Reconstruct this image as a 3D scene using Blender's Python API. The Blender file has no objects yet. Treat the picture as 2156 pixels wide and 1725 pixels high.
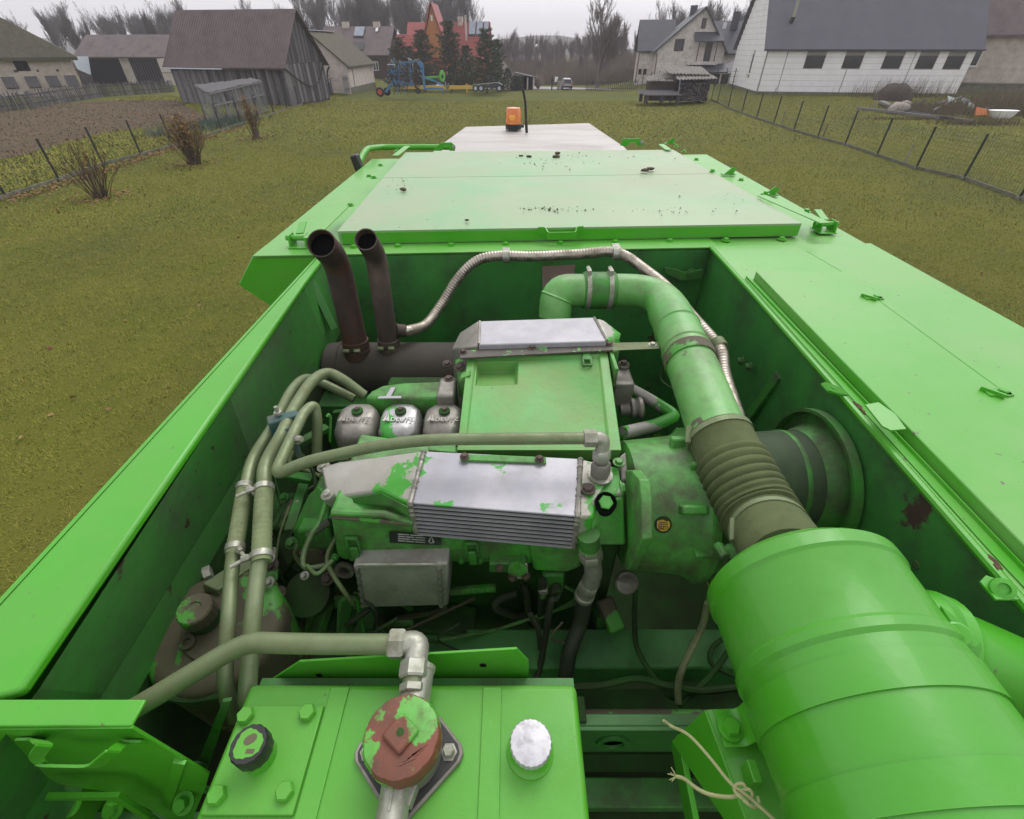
import bpy, bmesh, math, random
import numpy as np
from mathutils import Vector, Matrix, Quaternion

random.seed(11)
RNG = np.random.default_rng(5)
R = math.radians
SC = bpy.context.scene
COL = SC.collection
PI = math.pi

# ------------------------------------------------------------------ camera
EYE = 4.3                       # metres above the lawn
PITCH = R(38.16)
FOC = 976.0                     # focal length for a picture 2156 units wide
cd = bpy.data.cameras.new("camera")
cam = bpy.data.objects.new("camera", cd)
COL.objects.link(cam)
cam.location = (0, 0, EYE)
cam.rotation_euler = (R(90) - PITCH, 0, 0)
cd.sensor_width = 36.0
cd.lens = FOC / 2156.0 * 36.0
cd.clip_start = 0.02
cd.clip_end = 3000
SC.camera = cam

# ------------------------------------------------------------------ light: overcast day
SUN_EL, SUN_AZ = 52.0, 22.0     # azimuth from straight ahead towards the right
w = bpy.data.worlds.new("World")
SC.world = w
w.use_nodes = True
nt = w.node_tree
nt.nodes.clear()
out = nt.nodes.new("ShaderNodeOutputWorld")
bg = nt.nodes.new("ShaderNodeBackground")
sky = nt.nodes.new("ShaderNodeTexSky")
sky.sky_type = 'NISHITA'
sky.sun_disc = False
sky.sun_elevation = R(SUN_EL)
sky.sun_rotation = R(SUN_AZ)
sky.air_density = 1.0
sky.dust_density = 6.0
sky.ozone_density = 1.0
hs = nt.nodes.new("ShaderNodeHueSaturation")
hs.inputs['Saturation'].default_value = 0.10
tint = nt.nodes.new("ShaderNodeMix")
tint.data_type = 'RGBA'
tint.blend_type = 'MULTIPLY'
tint.inputs[0].default_value = 1.0
tint.inputs[7].default_value = (1.0, 0.975, 1.0, 1)
nt.links.new(sky.outputs[0], hs.inputs['Color'])
nt.links.new(hs.outputs[0], tint.inputs[6])
veil = nt.nodes.new("ShaderNodeMix")        # even cloud cover over the clear-sky gradient
veil.data_type = 'RGBA'
veil.inputs[0].default_value = 0.62
veil.inputs[7].default_value = (7.4, 7.25, 7.55, 1)
nt.links.new(tint.outputs[2], veil.inputs[6])
nt.links.new(veil.outputs[2], bg.inputs['Color'])
bg.inputs['Strength'].default_value = 0.15
nt.links.new(bg.outputs[0], out.inputs['Surface'])

sd = bpy.data.lights.new("sun", 'SUN')
sd.energy = 0.8
sd.angle = R(40)
sd.color = (1.0, 0.97, 0.93)
sun = bpy.data.objects.new("sun", sd)
COL.objects.link(sun)
_d = Vector((math.sin(R(SUN_AZ)) * math.cos(R(SUN_EL)), math.cos(R(SUN_AZ)) * math.cos(R(SUN_EL)), math.sin(R(SUN_EL))))
sun.rotation_euler = _d.to_track_quat('Z', 'Y').to_euler()
sun.location = _d * 60

SC.render.engine = 'CYCLES'
SC.view_settings.view_transform = 'Standard'
SC.view_settings.look = 'None'
SC.view_settings.exposure = 0.24
SC.view_settings.gamma = 1.0
SC.view_settings.use_curve_mapping = False
SC.cycles.max_bounces = 8
SC.cycles.diffuse_bounces = 4
SC.cycles.glossy_bounces = 4
SC.cycles.transparent_max_bounces = 16
SC.cycles.use_denoising = True

# ------------------------------------------------------------------ measuring helpers
_s, _c = math.sin(PITCH), math.cos(PITCH)


def ray(px, py):
    x = (px - 1078.0) / FOC
    y = (862.5 - py) / FOC
    return Vector((x, _c + _s * y, -_s + _c * y))


def sstep(a, b, x):
    t = min(1.0, max(0.0, (x - a) / (b - a)))
    return t * t * (3 - 2 * t)


def zg(x, y):
    """height of the terrain: flat near the machine, falling gently to the road in the middle"""
    f = 0.0
    if y > 40:
        f = -0.022 * (min(y, 88) - 40)
    k = sstep(-24, -13, x) * (1 - sstep(15, 24, x))
    return f * k


def D(px, py, d):               # a point d metres below eye height
    r = ray(px, py)
    t = d / -r.z
    return Vector((r.x * t, r.y * t, EYE - d))


def YP(px, py, y):              # a point y metres ahead
    r = ray(px, py)
    t = y / r.y
    return Vector((r.x * t, y, EYE + r.z * t))


def XP(px, py, x):              # a point x metres to the side
    r = ray(px, py)
    t = x / r.x
    return Vector((x, r.y * t, EYE + r.z * t))


def G(px, py):                  # a point on the terrain
    r = ray(px, py)
    z = 0.0
    for _ in range(12):
        t = (EYE - z) / -r.z
        z = 0.5 * z + 0.5 * zg(r.x * t, r.y * t)
    return Vector((r.x * t, r.y * t, zg(r.x * t, r.y * t)))


def W(x, y, d):                 # world point from side, ahead, depth below the eye
    return Vector((x, y, EYE - d))


# ------------------------------------------------------------------ mesh helpers
ORG = {}


class MB:
    def __init__(s):
        s.v, s.f = [], []

    def add(s, vs, fs):
        n = len(s.v)
        s.v += [tuple(v) for v in vs]
        s.f += [tuple(i + n for i in f) for f in fs]
        return s

    def prism(s, poly, vec):
        poly = [Vector(p) for p in poly]
        vec = Vector(vec)
        n = len(poly)
        vs = poly + [p + vec for p in poly]
        fs = [tuple(range(n)), tuple(range(2 * n - 1, n - 1, -1))]
        fs += [(i, i + n, (i + 1) % n + n, (i + 1) % n) for i in range(n)]
        return s.add(vs, fs)

    def hexa(s, a, b):
        """solid between two loops with the same number of corners"""
        n = len(a)
        fs = [tuple(range(n)), tuple(range(2 * n - 1, n - 1, -1))]
        fs += [(i, i + n, (i + 1) % n + n, (i + 1) % n) for i in range(n)]
        return s.add(list(a) + list(b), fs)

    def box(s, x0, x1, y0, y1, z0, z1, M=None):
        p = [Vector(q) for q in ((x0, y0, z0), (x1, y0, z0), (x1, y1, z0), (x0, y1, z0))]
        q = [Vector((a.x, a.y, z1)) for a in p]
        if M is not None:
            p = [M @ a for a in p]
            q = [M @ a for a in q]
        return s.hexa(p, q)

    def beam(s, a, b, wd, ht, up=(0, 0, 1)):
        a, b = Vector(a), Vector(b)
        ax = (b - a).normalized()
        up = Vector(up)
        sd_ = ax.cross(up)
        if sd_.length < 1e-4:
            sd_ = ax.cross(Vector((1, 0, 0)))
        sd_.normalize()
        u = sd_.cross(ax).normalized()
        o = [sd_ * (i * wd / 2) + u * (j * ht / 2) for i, j in ((-1, -1), (1, -1), (1, 1), (-1, 1))]
        return s.hexa([a + k for k in o], [b + k for k in o])

    def tube(s, path, r, n=12, caps=True):
        path = [Vector(p) for p in path]
        m = len(path)
        rs = r if isinstance(r, (list, tuple)) else [r] * m
        tang = []
        for i in range(m):
            a = path[max(0, i - 1)]
            b = path[min(m - 1, i + 1)]
            tang.append((b - a).normalized())
        t0 = tang[0]
        nrm = t0.orthogonal().normalized()
        vs, fs = [], []
        for i in range(m):
            if i:
                q = tang[i - 1].rotation_difference(tang[i])
                nrm = (q @ nrm)
                nrm = (nrm - tang[i] * nrm.dot(tang[i])).normalized()
            bn = tang[i].cross(nrm)
            for k in range(n):
                a = 2 * PI * k / n
                vs.append(path[i] + (nrm * math.cos(a) + bn * math.sin(a)) * rs[i])
        for i in range(m - 1):
            for k in range(n):
                k2 = (k + 1) % n
                fs.append((i * n + k, i * n + k2, (i + 1) * n + k2, (i + 1) * n + k))
        if caps:
            fs.append(tuple(range(n - 1, -1, -1)))
            fs.append(tuple(range((m - 1) * n, m * n)))
        return s.add(vs, fs)

    def pipe(s, path, r, wall=0.004, n=16):
        """hollow pipe"""
        path = [Vector(p) for p in path]
        a, b = MB(), MB()
        a.tube(path, r, n, False)
        b.tube(path, r - wall, n, False)
        m = len(path)
        k = len(a.v)
        s.add(a.v + b.v, a.f + [tuple(i + k for i in reversed(f)) for f in b.f] +
              [(i, (i + 1) % n, k + (i + 1) % n, k + i) for i in range(n)] +
              [((m - 1) * n + i, k + (m - 1) * n + i, k + (m - 1) * n + (i + 1) % n, (m - 1) * n + (i + 1) % n) for i in range(n)])
        return s

    def lathe(s, prof, o, axis=(0, 0, 1), n=24, wob=None):
        """prof: list of (radius, height along axis)"""
        o = Vector(o)
        ax = Vector(axis).normalized()
        e1 = ax.orthogonal().normalized()
        if abs(ax.z) > .9:
            e1 = Vector((1, 0, 0))
        e2 = ax.cross(e1).normalized()
        e1 = e2.cross(ax).normalized()
        vs, fs = [], []
        for (r, h) in prof:
            for k in range(n):
                a = 2 * PI * k / n
                rr = r * (wob(a) if wob else 1)
                vs.append(o + ax * h + (e1 * math.cos(a) + e2 * math.sin(a)) * rr)
        for i in range(len(prof) - 1):
            for k in range(n):
                k2 = (k + 1) % n
                fs.append((i * n + k, i * n + k2, (i + 1) * n + k2, (i + 1) * n + k))
        fs.append(tuple(range(n - 1, -1, -1)))
        fs.append(tuple(range((len(prof) - 1) * n, len(prof) * n)))
        return s.add(vs, fs)

    def cyl(s, a, b, r, n=16):
        a, b = Vector(a), Vector(b)
        return s.lathe([(r, 0), (r, (b - a).length)], a, b - a, n)

    def nut(s, a, b, r):
        a, b = Vector(a), Vector(b)
        L = (b - a).length
        return s.lathe([(r * .9, 0), (r, L * .12), (r, L * .88), (r * .9, L)], a, b - a, 6)

    def bolt(s, p, ax=(0, 0, 1), r=.012, h=.009, washer=True):
        p = Vector(p)
        ax = Vector(ax).normalized()
        if washer:
            s.lathe([(r * 1.5, -.002), (r * 1.5, .002)], p, ax, 14)
        s.lathe([(r, 0.001), (r, h * .8), (r * .85, h)], p, ax, 6)
        return s

    def ribbon(s, path, wv, th):
        """flat strip that follows path, wv wide, th thick"""
        path = [Vector(p) for p in path]
        wv = Vector(wv)
        m = len(path)
        vs, fs = [], []
        for i in range(m):
            t = (path[min(m - 1, i + 1)] - path[max(0, i - 1)]).normalized()
            nn = t.cross(wv).normalized() * th / 2
            vs += [path[i] - nn, path[i] + nn, path[i] + nn + wv, path[i] - nn + wv]
        for i in range(m - 1):
            for k in range(4):
                k2 = (k + 1) % 4
                fs.append((i * 4 + k, i * 4 + k2, i * 4 + 4 + k2, i * 4 + 4 + k))
        fs.append((3, 2, 1, 0))
        e = (m - 1) * 4
        fs.append((e, e + 1, e + 2, e + 3))
        return s.add(vs, fs)

    def face(s, pts):
        return s.add(pts, [tuple(range(len(pts)))])

    def blob(s, c, rad, seed=0, rough=.25, sub=1, flat=1.0):
        bm = bmesh.new()
        bmesh.ops.create_icosphere(bm, subdivisions=sub, radius=1)
        rr = random.Random(seed)
        c = Vector(c)
        rad = Vector(rad) if not isinstance(rad, (int, float)) else Vector((rad, rad, rad))
        bm.verts.index_update()
        vs = []
        for v in bm.verts:
            k = 1 + rr.uniform(-rough, rough)
            vs.append(c + Vector((v.co.x * rad.x * k, v.co.y * rad.y * k, v.co.z * rad.z * k * flat)))
        fs = [tuple(v.index for v in f.verts) for f in bm.faces]
        bm.free()
        return s.add(vs, fs)

    def build(s, name, m, parent=None, bevel=0.0, segs=2, ang=32, recalc=True, smooth=True, kind=None):
        o = Vector((0, 0, 0)) if parent is None else ORG[parent.name]
        me = bpy.data.meshes.new(name)
        me.from_pydata([(v[0] - o.x, v[1] - o.y, v[2] - o.z) for v in s.v], [], s.f)
        if recalc:
            bm = bmesh.new()
            bm.from_mesh(me)
            bmesh.ops.recalc_face_normals(bm, faces=bm.faces)
            bm.to_mesh(me)
            bm.free()
        if smooth:
            me.polygons.foreach_set('use_smooth', [True] * len(me.polygons))
            me.set_sharp_from_angle(angle=R(ang))
        if m is not None:
            me.materials.append(m)
        ob = bpy.data.objects.new(name, me)
        COL.objects.link(ob)
        ORG[ob.name] = o
        if parent is not None:
            ob.parent = parent
        if bevel > 0:
            b = ob.modifiers.new("bevel", 'BEVEL')
            b.width = bevel
            b.segments = segs
            b.limit_method = 'ANGLE'
            b.angle_limit = R(40)
        if kind:
            ob["kind"] = kind
        return ob


def fillet(pts, rad, n=5):
    """round the corners of a polyline; rad one value or one per corner"""
    pts = [Vector(p) for p in pts]
    out_ = [pts[0]]
    for i in range(1, len(pts) - 1):
        a, b, c = pts[i - 1], pts[i], pts[i + 1]
        r_ = rad[i - 1] if isinstance(rad, (list, tuple)) else rad
        la, lc = (a - b).length, (c - b).length
        d_ = min(r_, la * .49, lc * .49)
        p, q = b + (a - b).normalized() * d_, b + (c - b).normalized() * d_
        for k in range(n + 1):
            t = k / n
            out_.append(p * (1 - t) ** 2 + b * 2 * t * (1 - t) + q * t * t)
    out_.append(pts[-1])
    return out_


def resample(path, step):
    path = [Vector(p) for p in path]
    L = [0]
    for a, b in zip(path, path[1:]):
        L.append(L[-1] + (b - a).length)
    n = max(2, int(L[-1] / step))
    res = []
    j = 0
    for i in range(n + 1):
        d = L[-1] * i / n
        while j < len(L) - 2 and L[j + 1] < d:
            j += 1
        t = (d - L[j]) / max(1e-9, L[j + 1] - L[j])
        res.append(path[j].lerp(path[j + 1], min(1, t)))
    return res


def spline(pts, n=8):
    pts = [Vector(p) for p in pts]
    P = [pts[0] * 2 - pts[1]] + pts + [pts[-1] * 2 - pts[-2]]
    res = []
    for i in range(1, len(P) - 2):
        for k in range(n):
            t = k / n
            a, b, c, d = P[i - 1], P[i], P[i + 1], P[i + 2]
            res.append(0.5 * ((2 * b) + (c - a) * t + (2 * a - 5 * b + 4 * c - d) * t * t + (3 * b - a - 3 * c + d) * t ** 3))
    res.append(pts[-1])
    return res


def tag(o, label=None, cat=None, group=None, kind=None):
    if label:
        o["label"] = label
    if cat:
        o["category"] = cat
    if group:
        o["group"] = group
    if kind:
        o["kind"] = kind
    return o


def thing(name, loc, label, cat, group=None):
    o = bpy.data.objects.new(name, None)
    o.empty_display_size = .2
    COL.objects.link(o)
    o.location = loc
    ORG[o.name] = Vector(loc)
    return tag(o, label, cat, group)


def copy_tree(o, parent=None, loc=None):
    c = o.copy()
    COL.objects.link(c)
    if parent is not None:
        c.parent = parent
    if loc is not None:
        c.location = loc
    ORG[c.name] = Vector(c.location) if parent is None else ORG[parent.name]
    for ch in o.children:
        copy_tree(ch, c)
    return c


def text_mesh(mb, txt, size, o, ex, ey, depth=.001, align='CENTER', shear=0.0, bold=0.0):
    """flat raised lettering, ex/ey unit vectors of the text plane, added to mb"""
    cu = bpy.data.curves.new("txt", 'FONT')
    cu.body = txt
    cu.size = size
    cu.align_x = align
    cu.align_y = 'CENTER'
    cu.extrude = depth
    cu.offset = bold
    cu.shear = shear
    cu.resolution_u = 2
    ob = bpy.data.objects.new("txt", cu)
    COL.objects.link(ob)
    dg = bpy.context.evaluated_depsgraph_get()
    me = bpy.data.meshes.new_from_object(ob.evaluated_get(dg))
    o, ex, ey = Vector(o), Vector(ex).normalized(), Vector(ey).normalized()
    ez = ex.cross(ey)
    vs = [o + ex * v.co.x + ey * v.co.y + ez * v.co.z for v in me.vertices]
    mb.add(vs, [tuple(p.vertices) for p in me.polygons])
    bpy.data.objects.remove(ob)
    bpy.data.curves.remove(cu)
    bpy.data.meshes.remove(me)
    return mb


# ------------------------------------------------------------------ materials
MATS = {}


def mat(name, base, base2=None, ns=3.0, rough=.5, metal=0.0, coat=0.0, spec=.5, dirt=None, damt=0.0, ds=5.0, drough=.85,
        chip=None, camt=.4, cs=4.0, cmetal=0.0, crough=.4, bump=0.0, bs=60.0, stretch=None, speck=None, samt=.0, ss=60., attr=None, aamt=0,
        trans=0.0, emit=None):
    m = bpy.data.materials.new(name)
    m.use_nodes = True
    t = m.node_tree
    N = t.nodes
    bs_ = N['Principled BSDF']
    L = t.links.new
    tc = N.new('ShaderNodeTexCoord')
    vec = tc.outputs['Object']
    if stretch:
        mp = N.new('ShaderNodeMapping')
        mp.inputs['Scale'].default_value = stretch
        L(vec, mp.inputs[0])
        vec = mp.outputs[0]

    def noise(sc, det=6, ro=.6, off=0):
        n = N.new('ShaderNodeTexNoise')
        n.inputs['Scale'].default_value = sc
        n.inputs['Detail'].default_value = det
        n.inputs['Roughness'].default_value = ro
        v = vec
        if off:
            a = N.new('ShaderNodeVectorMath')
            a.operation = 'ADD'
            a.inputs[1].default_value = (off, off * 1.7, off * .6)
            L(vec, a.inputs[0])
            v = a.outputs[0]
        L(v, n.inputs['Vector'])
        return n.outputs[0]

    def ramp(x, a, b):
        r_ = N.new('ShaderNodeMapRange')
        r_.interpolation_type = 'SMOOTHSTEP'
        r_.inputs[1].default_value = a
        r_.inputs[2].default_value = b
        L(x, r_.inputs[0])
        return r_.outputs[0]

    def mix(f, a, b):
        x = N.new('ShaderNodeMix')
        x.data_type = 'RGBA'
        if isinstance(f, float):
            x.inputs[0].default_value = f
        else:
            L(f, x.inputs[0])
        for s_, v in ((6, a), (7, b)):
            if isinstance(v, tuple):
                x.inputs[s_].default_value = (*v, 1)
            else:
                L(v, x.inputs[s_])
        return x.outputs[2]

    def mixf(f, a, b):
        x = N.new('ShaderNodeMix')
        x.data_type = 'FLOAT'
        L(f, x.inputs[0])
        for s_, v in ((2, a), (3, b)):
            if isinstance(v, (int, float)):
                x.inputs[s_].default_value = v
            else:
                L(v, x.inputs[s_])
        return x.outputs[0]

    colr = base
    if base2:
        colr = mix(ramp(noise(ns, 5, .65), .32, .68), base, base2)
    rg, mt = rough, metal
    if attr:
        at = N.new('ShaderNodeAttribute')
        at.attribute_name = 'tone'
        colr = mix(ramp(at.outputs['Fac'], 0.0, 1.0), colr, attr)
    if chip:
        f = ramp(noise(cs, 9, .62, 3.3), 1 - camt - .012, 1 - camt + .012)
        colr = mix(f, colr, chip)
        mt = mixf(f, mt, cmetal)
        rg = mixf(f, rg, crough)
    if dirt:
        f = ramp(noise(ds, 8, .68, 7.1), 1 - damt - .2, 1 - damt + .2)
        colr = mix(f, colr, dirt)
        rg = mixf(f, rg, drough)
        if metal or chip:
            mt = mixf(f, mt, 0.0)
    if speck:
        f = ramp(noise(ss, 3, .5, 13.7), 1 - samt - .02, 1 - samt + .02)
        colr = mix(f, colr, speck)
    for sock, v in (('Base Color', colr), ('Roughness', rg), ('Metallic', mt)):
        if isinstance(v, tuple):
            bs_.inputs[sock].default_value = (*v, 1)
        elif isinstance(v, (int, float)):
            bs_.inputs[sock].default_value = v
        else:
            L(v, bs_.inputs[sock])
    bs_.inputs['Specular IOR Level'].default_value = spec
    bs_.inputs['Coat Weight'].default_value = coat
    bs_.inputs['Coat Roughness'].default_value = .12
    if trans:
        bs_.inputs['Transmission Weight'].default_value = trans
    if emit:
        bs_.inputs['Emission Color'].default_value = (*emit[:3], 1)
        bs_.inputs['Emission Strength'].default_value = emit[3]
    if bump:
        b = N.new('ShaderNodeBump')
        b.inputs['Strength'].default_value = bump
        b.inputs['Distance'].default_value = .01 if bs > 20 else .04
        L(noise(bs, 5, .6, 1.9), b.inputs['Height'])
        L(b.outputs[0], bs_.inputs['Normal'])
    MATS[name] = m
    return m


GR = (.050, .335, .008)
GR2 = (.066, .36, .014)
DUST = (.30, .42, .22)
GRIME = (.030, .032, .018)
M_green = mat('green_paint', GR, GR2, ns=2.5, rough=.36, coat=.2, dirt=(.085, .33, .03), damt=.44, ds=4.5, drough=.6, bump=.05, bs=9, speck=(.10, .14, .05), samt=.27, ss=70)
M_deck = mat('green_deck_paint', (.075, .35, .024), (.112, .38, .05), ns=2.0, rough=.42, coat=.2, dirt=(.175, .37, .105), damt=.42, ds=2.2, drough=.6, bump=.04, bs=7, speck=(.09, .12, .05), samt=.29, ss=38)
M_lid = mat('green_lid_dusty_paint', (.26, .37, .19), (.14, .38, .15), ns=1.5, rough=.42, coat=.15, dirt=(.30, .36, .22), damt=.5, ds=1.1, drough=.65, bump=.04, bs=4, speck=(.16, .17, .09), samt=.26, ss=26)
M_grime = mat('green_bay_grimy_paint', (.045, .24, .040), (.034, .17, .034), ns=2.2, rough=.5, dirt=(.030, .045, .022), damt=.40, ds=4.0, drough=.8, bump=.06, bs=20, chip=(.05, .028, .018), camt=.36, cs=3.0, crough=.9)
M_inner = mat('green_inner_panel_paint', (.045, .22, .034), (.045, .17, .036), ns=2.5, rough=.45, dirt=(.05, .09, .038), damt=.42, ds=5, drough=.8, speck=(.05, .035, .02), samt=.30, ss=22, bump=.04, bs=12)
M_engine = mat('green_engine_paint', (.042, .30, .026), (.09, .38, .06), ns=7, rough=.42, coat=.1, dirt=(.065, .085, .036), damt=.50, ds=9, drough=.75, bump=.1, bs=30, speck=(.10, .10, .06), samt=.27, ss=80)
M_cast = mat('green_cast_dirty_paint', (.042, .25, .026), (.03, .16, .02), ns=6, rough=.5, dirt=(.055, .062, .035), damt=.46, ds=8, drough=.85, bump=.15, bs=40)
M_alu = mat('bare_aluminium', (.42, .42, .44), (.34, .34, .36), ns=8, rough=.55, metal=.4, dirt=(.42, .42, .38), damt=.30, ds=11, drough=.7, bump=.06, bs=50)
M_alugreen = mat('aluminium_with_flaked_paint', (.36, .35, .30), (.46, .45, .41), ns=6, rough=.5, metal=.35, chip=(.06, .34, .035), camt=.46, cs=6.5, crough=.4, bump=.06, bs=60)
M_castalu = mat('dirty_cast_aluminium', (.33, .32, .28), (.22, .21, .18), ns=9, rough=.42, metal=.6, dirt=(.12, .11, .085), damt=.42, ds=12, drough=.75, bump=.1, bs=50)
M_sheetalu = mat('dirty_sheet_aluminium', (.42, .41, .37), (.30, .29, .255), ns=7, rough=.5, metal=.4, dirt=(.15, .145, .11), damt=.42, ds=9, drough=.75, chip=(.06, .30, .035), camt=.36, cs=9, bump=.08, bs=40)
M_steel = mat('zinc_tube', (.20, .25, .135), (.145, .195, .09), ns=7, rough=.40, metal=.35, dirt=(.12, .14, .06), damt=.45, ds=14, drough=.75, bump=.05, bs=50)
M_steelgreen = mat('olive_rubber_hose', (.14, .19, .075), (.19, .23, .11), ns=9, rough=.7, dirt=(.10, .11, .055), damt=.4, ds=18, bump=.12, bs=120)
M_zinc = mat('zinc_fitting', (.44, .45, .39), (.33, .34, .27), ns=12, rough=.36, metal=.6, dirt=(.15, .15, .09), damt=.44, ds=22, drough=.7, bump=.05, bs=60)
M_flex = mat('stainless_flex_tube', (.50, .46, .40), (.40, .36, .30), ns=14, rough=.34, metal=.9, dirt=(.20, .165, .11), damt=.40, ds=16, drough=.6)
M_rust = mat('rusty_exhaust_steel', (.105, .044, .027), (.062, .04, .029), ns=8, rough=.75, metal=.15, dirt=(.035, .03, .024), damt=.5, ds=7, drough=.9, bump=.1, bs=60)
M_rust2 = mat('scorched_exhaust_steel', (.10, .075, .055), (.055, .045, .036), ns=9, rough=.7, metal=.25, dirt=(.17, .13, .10), damt=.36, ds=10, drough=.8, bump=.1, bs=60, stretch=(1, 1, .35))
M_soot = mat('sooty_steel', (.062, .056, .042), (.048, .042, .032), ns=5, rough=.8, metal=.1, bump=.05, bs=50)
M_can = mat('green_canister_paint', (.048, .30, .008), (.060, .325, .014), ns=2.0, rough=.32, coat=.3, dirt=(.075, .29, .03), damt=.42, ds=4.5, bump=.03, bs=14, speck=(.12, .2, .06), samt=.24, ss=90)
M_can.node_tree.nodes['Principled BSDF'].inputs['Coat Roughness'].default_value = .07
M_black = mat('black_plastic', (.018, .018, .018), rough=.45)
M_hole = mat('opening_shade_black', (.006, .006, .006), rough=.95, spec=.1)  # flat black stands for the shade inside doorways, bores, slots and gaps
M_rubber = mat('dusty_rubber', (.105, .13, .055), (.08, .10, .042), ns=8, rough=.85, spec=.2, dirt=(.06, .074, .03), damt=.4, ds=10, bump=.15, bs=140)
M_darkrub = mat('dark_rubber', (.026, .036, .02), (.036, .046, .026), ns=6, rough=.6, spec=.3, dirt=(.055, .068, .034), damt=.38, ds=6)
M_brown = mat('brown_dusty_tank_paint', (.075, .068, .04), (.095, .085, .05), ns=8, rough=.75, chip=(.06, .26, .03), camt=.455, cs=6, crough=.5, bump=.05, bs=40)
M_dark = mat('oily_and_shade_dark_steel', (.026, .042, .020), (.040, .050, .024), ns=5, rough=.85, spec=.15, dirt=(.03, .11, .022), damt=.46, ds=4, bump=.12, bs=30)
M_red = mat('red_cap_flaked_paint', (.185, .056, .032), (.125, .052, .032), ns=14, rough=.6, chip=(.10, .38, .05), camt=.455, cs=15, dirt=(.09, .055, .03), damt=.38, ds=22, crough=.4, bump=.08, bs=60)
M_capsil = mat('silver_cap', (.52, .52, .54), (.40, .40, .42), ns=24, rough=.42, metal=.5, dirt=(.3, .3, .3), damt=.35, ds=40, bump=.03, bs=80)
M_amber = mat('amber_lens', (.62, .16, .035), (.70, .24, .06), ns=18, rough=.25, spec=.5, coat=.3)
M_cab = mat('cab_roof_white_paint', (.41, .395, .365), (.46, .45, .425), ns=1.6, rough=.5, dirt=(.34, .31, .275), damt=.4, ds=2.5, stretch=(.4, 2, 1))
M_paper = mat('pinkish_paper_label', (.24, .17, .145), (.30, .22, .19), ns=9, rough=.85)
M_string = mat('pale_twine', (.40, .42, .20), rough=.9, bump=.2, bs=400)
M_yellow = mat('yellow_sticker', (.62, .42, .03), (.5, .33, .03), ns=40, rough=.5)
M_plate = mat('black_data_plate', (.02, .022, .02), rough=.4)
M_platew = mat('plate_print', (.40, .40, .38), rough=.5)
M_deutz = mat('bright_rubbed_metal', (.50, .50, .48), rough=.35, metal=.7)
M_teal = mat('teal_plastic_clamp', (.02, .10, .10), (.05, .09, .075), ns=12, rough=.5, dirt=(.1, .1, .06), damt=.45, ds=14)
M_crumb = mat('chaff_crumb', (.10, .095, .045), (.14, .12, .07), ns=40, rough=.95)
M_sleeve = mat('dusty_green_rubber', (.042, .066, .034), (.03, .05, .024), ns=5, rough=.65, spec=.25, dirt=(.06, .12, .045), damt=.45, ds=7)
M_clod = mat('dry_soil_clod', (.055, .042, .028), (.09, .07, .045), ns=30, rough=.95)
M_pin = mat('core_fins', (.06, .058, .05), (.035, .033, .03), ns=30, rough=.5, metal=.5)
# =================================================================== the setting
M_soilgrass = mat('lawn_soil', (.090, .106, .014), (.12, .118, .022), ns=.5, rough=.95, spec=.1, dirt=(.06, .075, .014), damt=.45, ds=.16, bump=.3, bs=14, speck=(.09, .08, .03), samt=.27, ss=5)
M_blade = mat('grass_blades', (.145, .188, .014), (.235, .235, .032), ns=1.9, rough=.85, spec=.12, dirt=(.185, .175, .036), damt=.42, ds=.35, attr=(.245, .225, .05))
_t = M_blade.node_tree             # blades shade partly like the lawn they form
_g, _v, _a = _t.nodes.new('ShaderNodeNewGeometry'), _t.nodes.new('ShaderNodeVectorMath'), _t.nodes.new('ShaderNodeVectorMath')
_v.operation, _a.operation = 'SCALE', 'ADD'
_v.inputs['Scale'].default_value = .95
_a.inputs[1].default_value = (0, 0, 1)
_t.links.new(_g.outputs['Normal'], _v.inputs[0])
_t.links.new(_v.outputs[0], _a.inputs[0])
_t.links.new(_a.outputs[0], _t.nodes['Principled BSDF'].inputs['Normal'])
M_soil = mat('dug_soil', (.085, .058, .036), (.12, .085, .055), ns=1.2, rough=.95, spec=.1, dirt=(.075, .072, .032), damt=.42, ds=.5, bump=.8, bs=6)
M_road = mat('pale_asphalt_road', (.34, .33, .34), (.28, .28, .28), ns=.7, rough=.9)
M_whitewall = mat('whitewashed_brick', (.60, .53, .49), (.52, .46, .42), ns=1.6, rough=.9, dirt=(.36, .31, .27), damt=.35, ds=1.2)
M_limebrick = mat('lime_brick', (.56, .50, .44), (.46, .41, .36), ns=2.2, rough=.9, dirt=(.34, .29, .25), damt=.4, ds=1.5, bump=.2, bs=9)
M_board = mat('weathered_boards', (.10, .098, .105), (.17, .165, .17), ns=5, rough=.9, spec=.2, stretch=(6, 6, .5), dirt=(.055, .05, .05), damt=.42, ds=3, bump=.3, bs=22)
M_board2 = mat('pale_weathered_boards', (.19, .185, .19), (.25, .24, .24), ns=5, rough=.9, spec=.2, stretch=(6, 6, .5), dirt=(.085, .08, .08), damt=.42, ds=3, bump=.3, bs=22)
M_board3 = mat('dark_weathered_boards', (.05, .048, .053), (.09, .086, .09), ns=5, rough=.9, spec=.2, stretch=(6, 6, .5), dirt=(.035, .032, .034), damt=.42, ds=3, bump=.3, bs=22)
M_brownroof = mat('brown_metal_roofing', (.105, .074, .072), (.088, .064, .063), ns=.8, rough=.5, dirt=(.075, .056, .053), damt=.4, ds=.9)
M_moss = mat('mossy_old_roof', (.075, .068, .045), (.055, .058, .030), ns=1.2, rough=.95, dirt=(.10, .088, .062), damt=.42, ds=2.5, bump=.8, bs=5)
M_grayroof = mat('grey_sheet_roof', (.085, .085, .105), (.070, .070, .090), ns=.5, rough=.5, dirt=(.10, .10, .11), damt=.35, ds=1.1)
M_slate = mat('dark_tile_roof', (.058, .062, .075), (.045, .048, .058), ns=1.5, rough=.6, bump=.3, bs=6)
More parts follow.
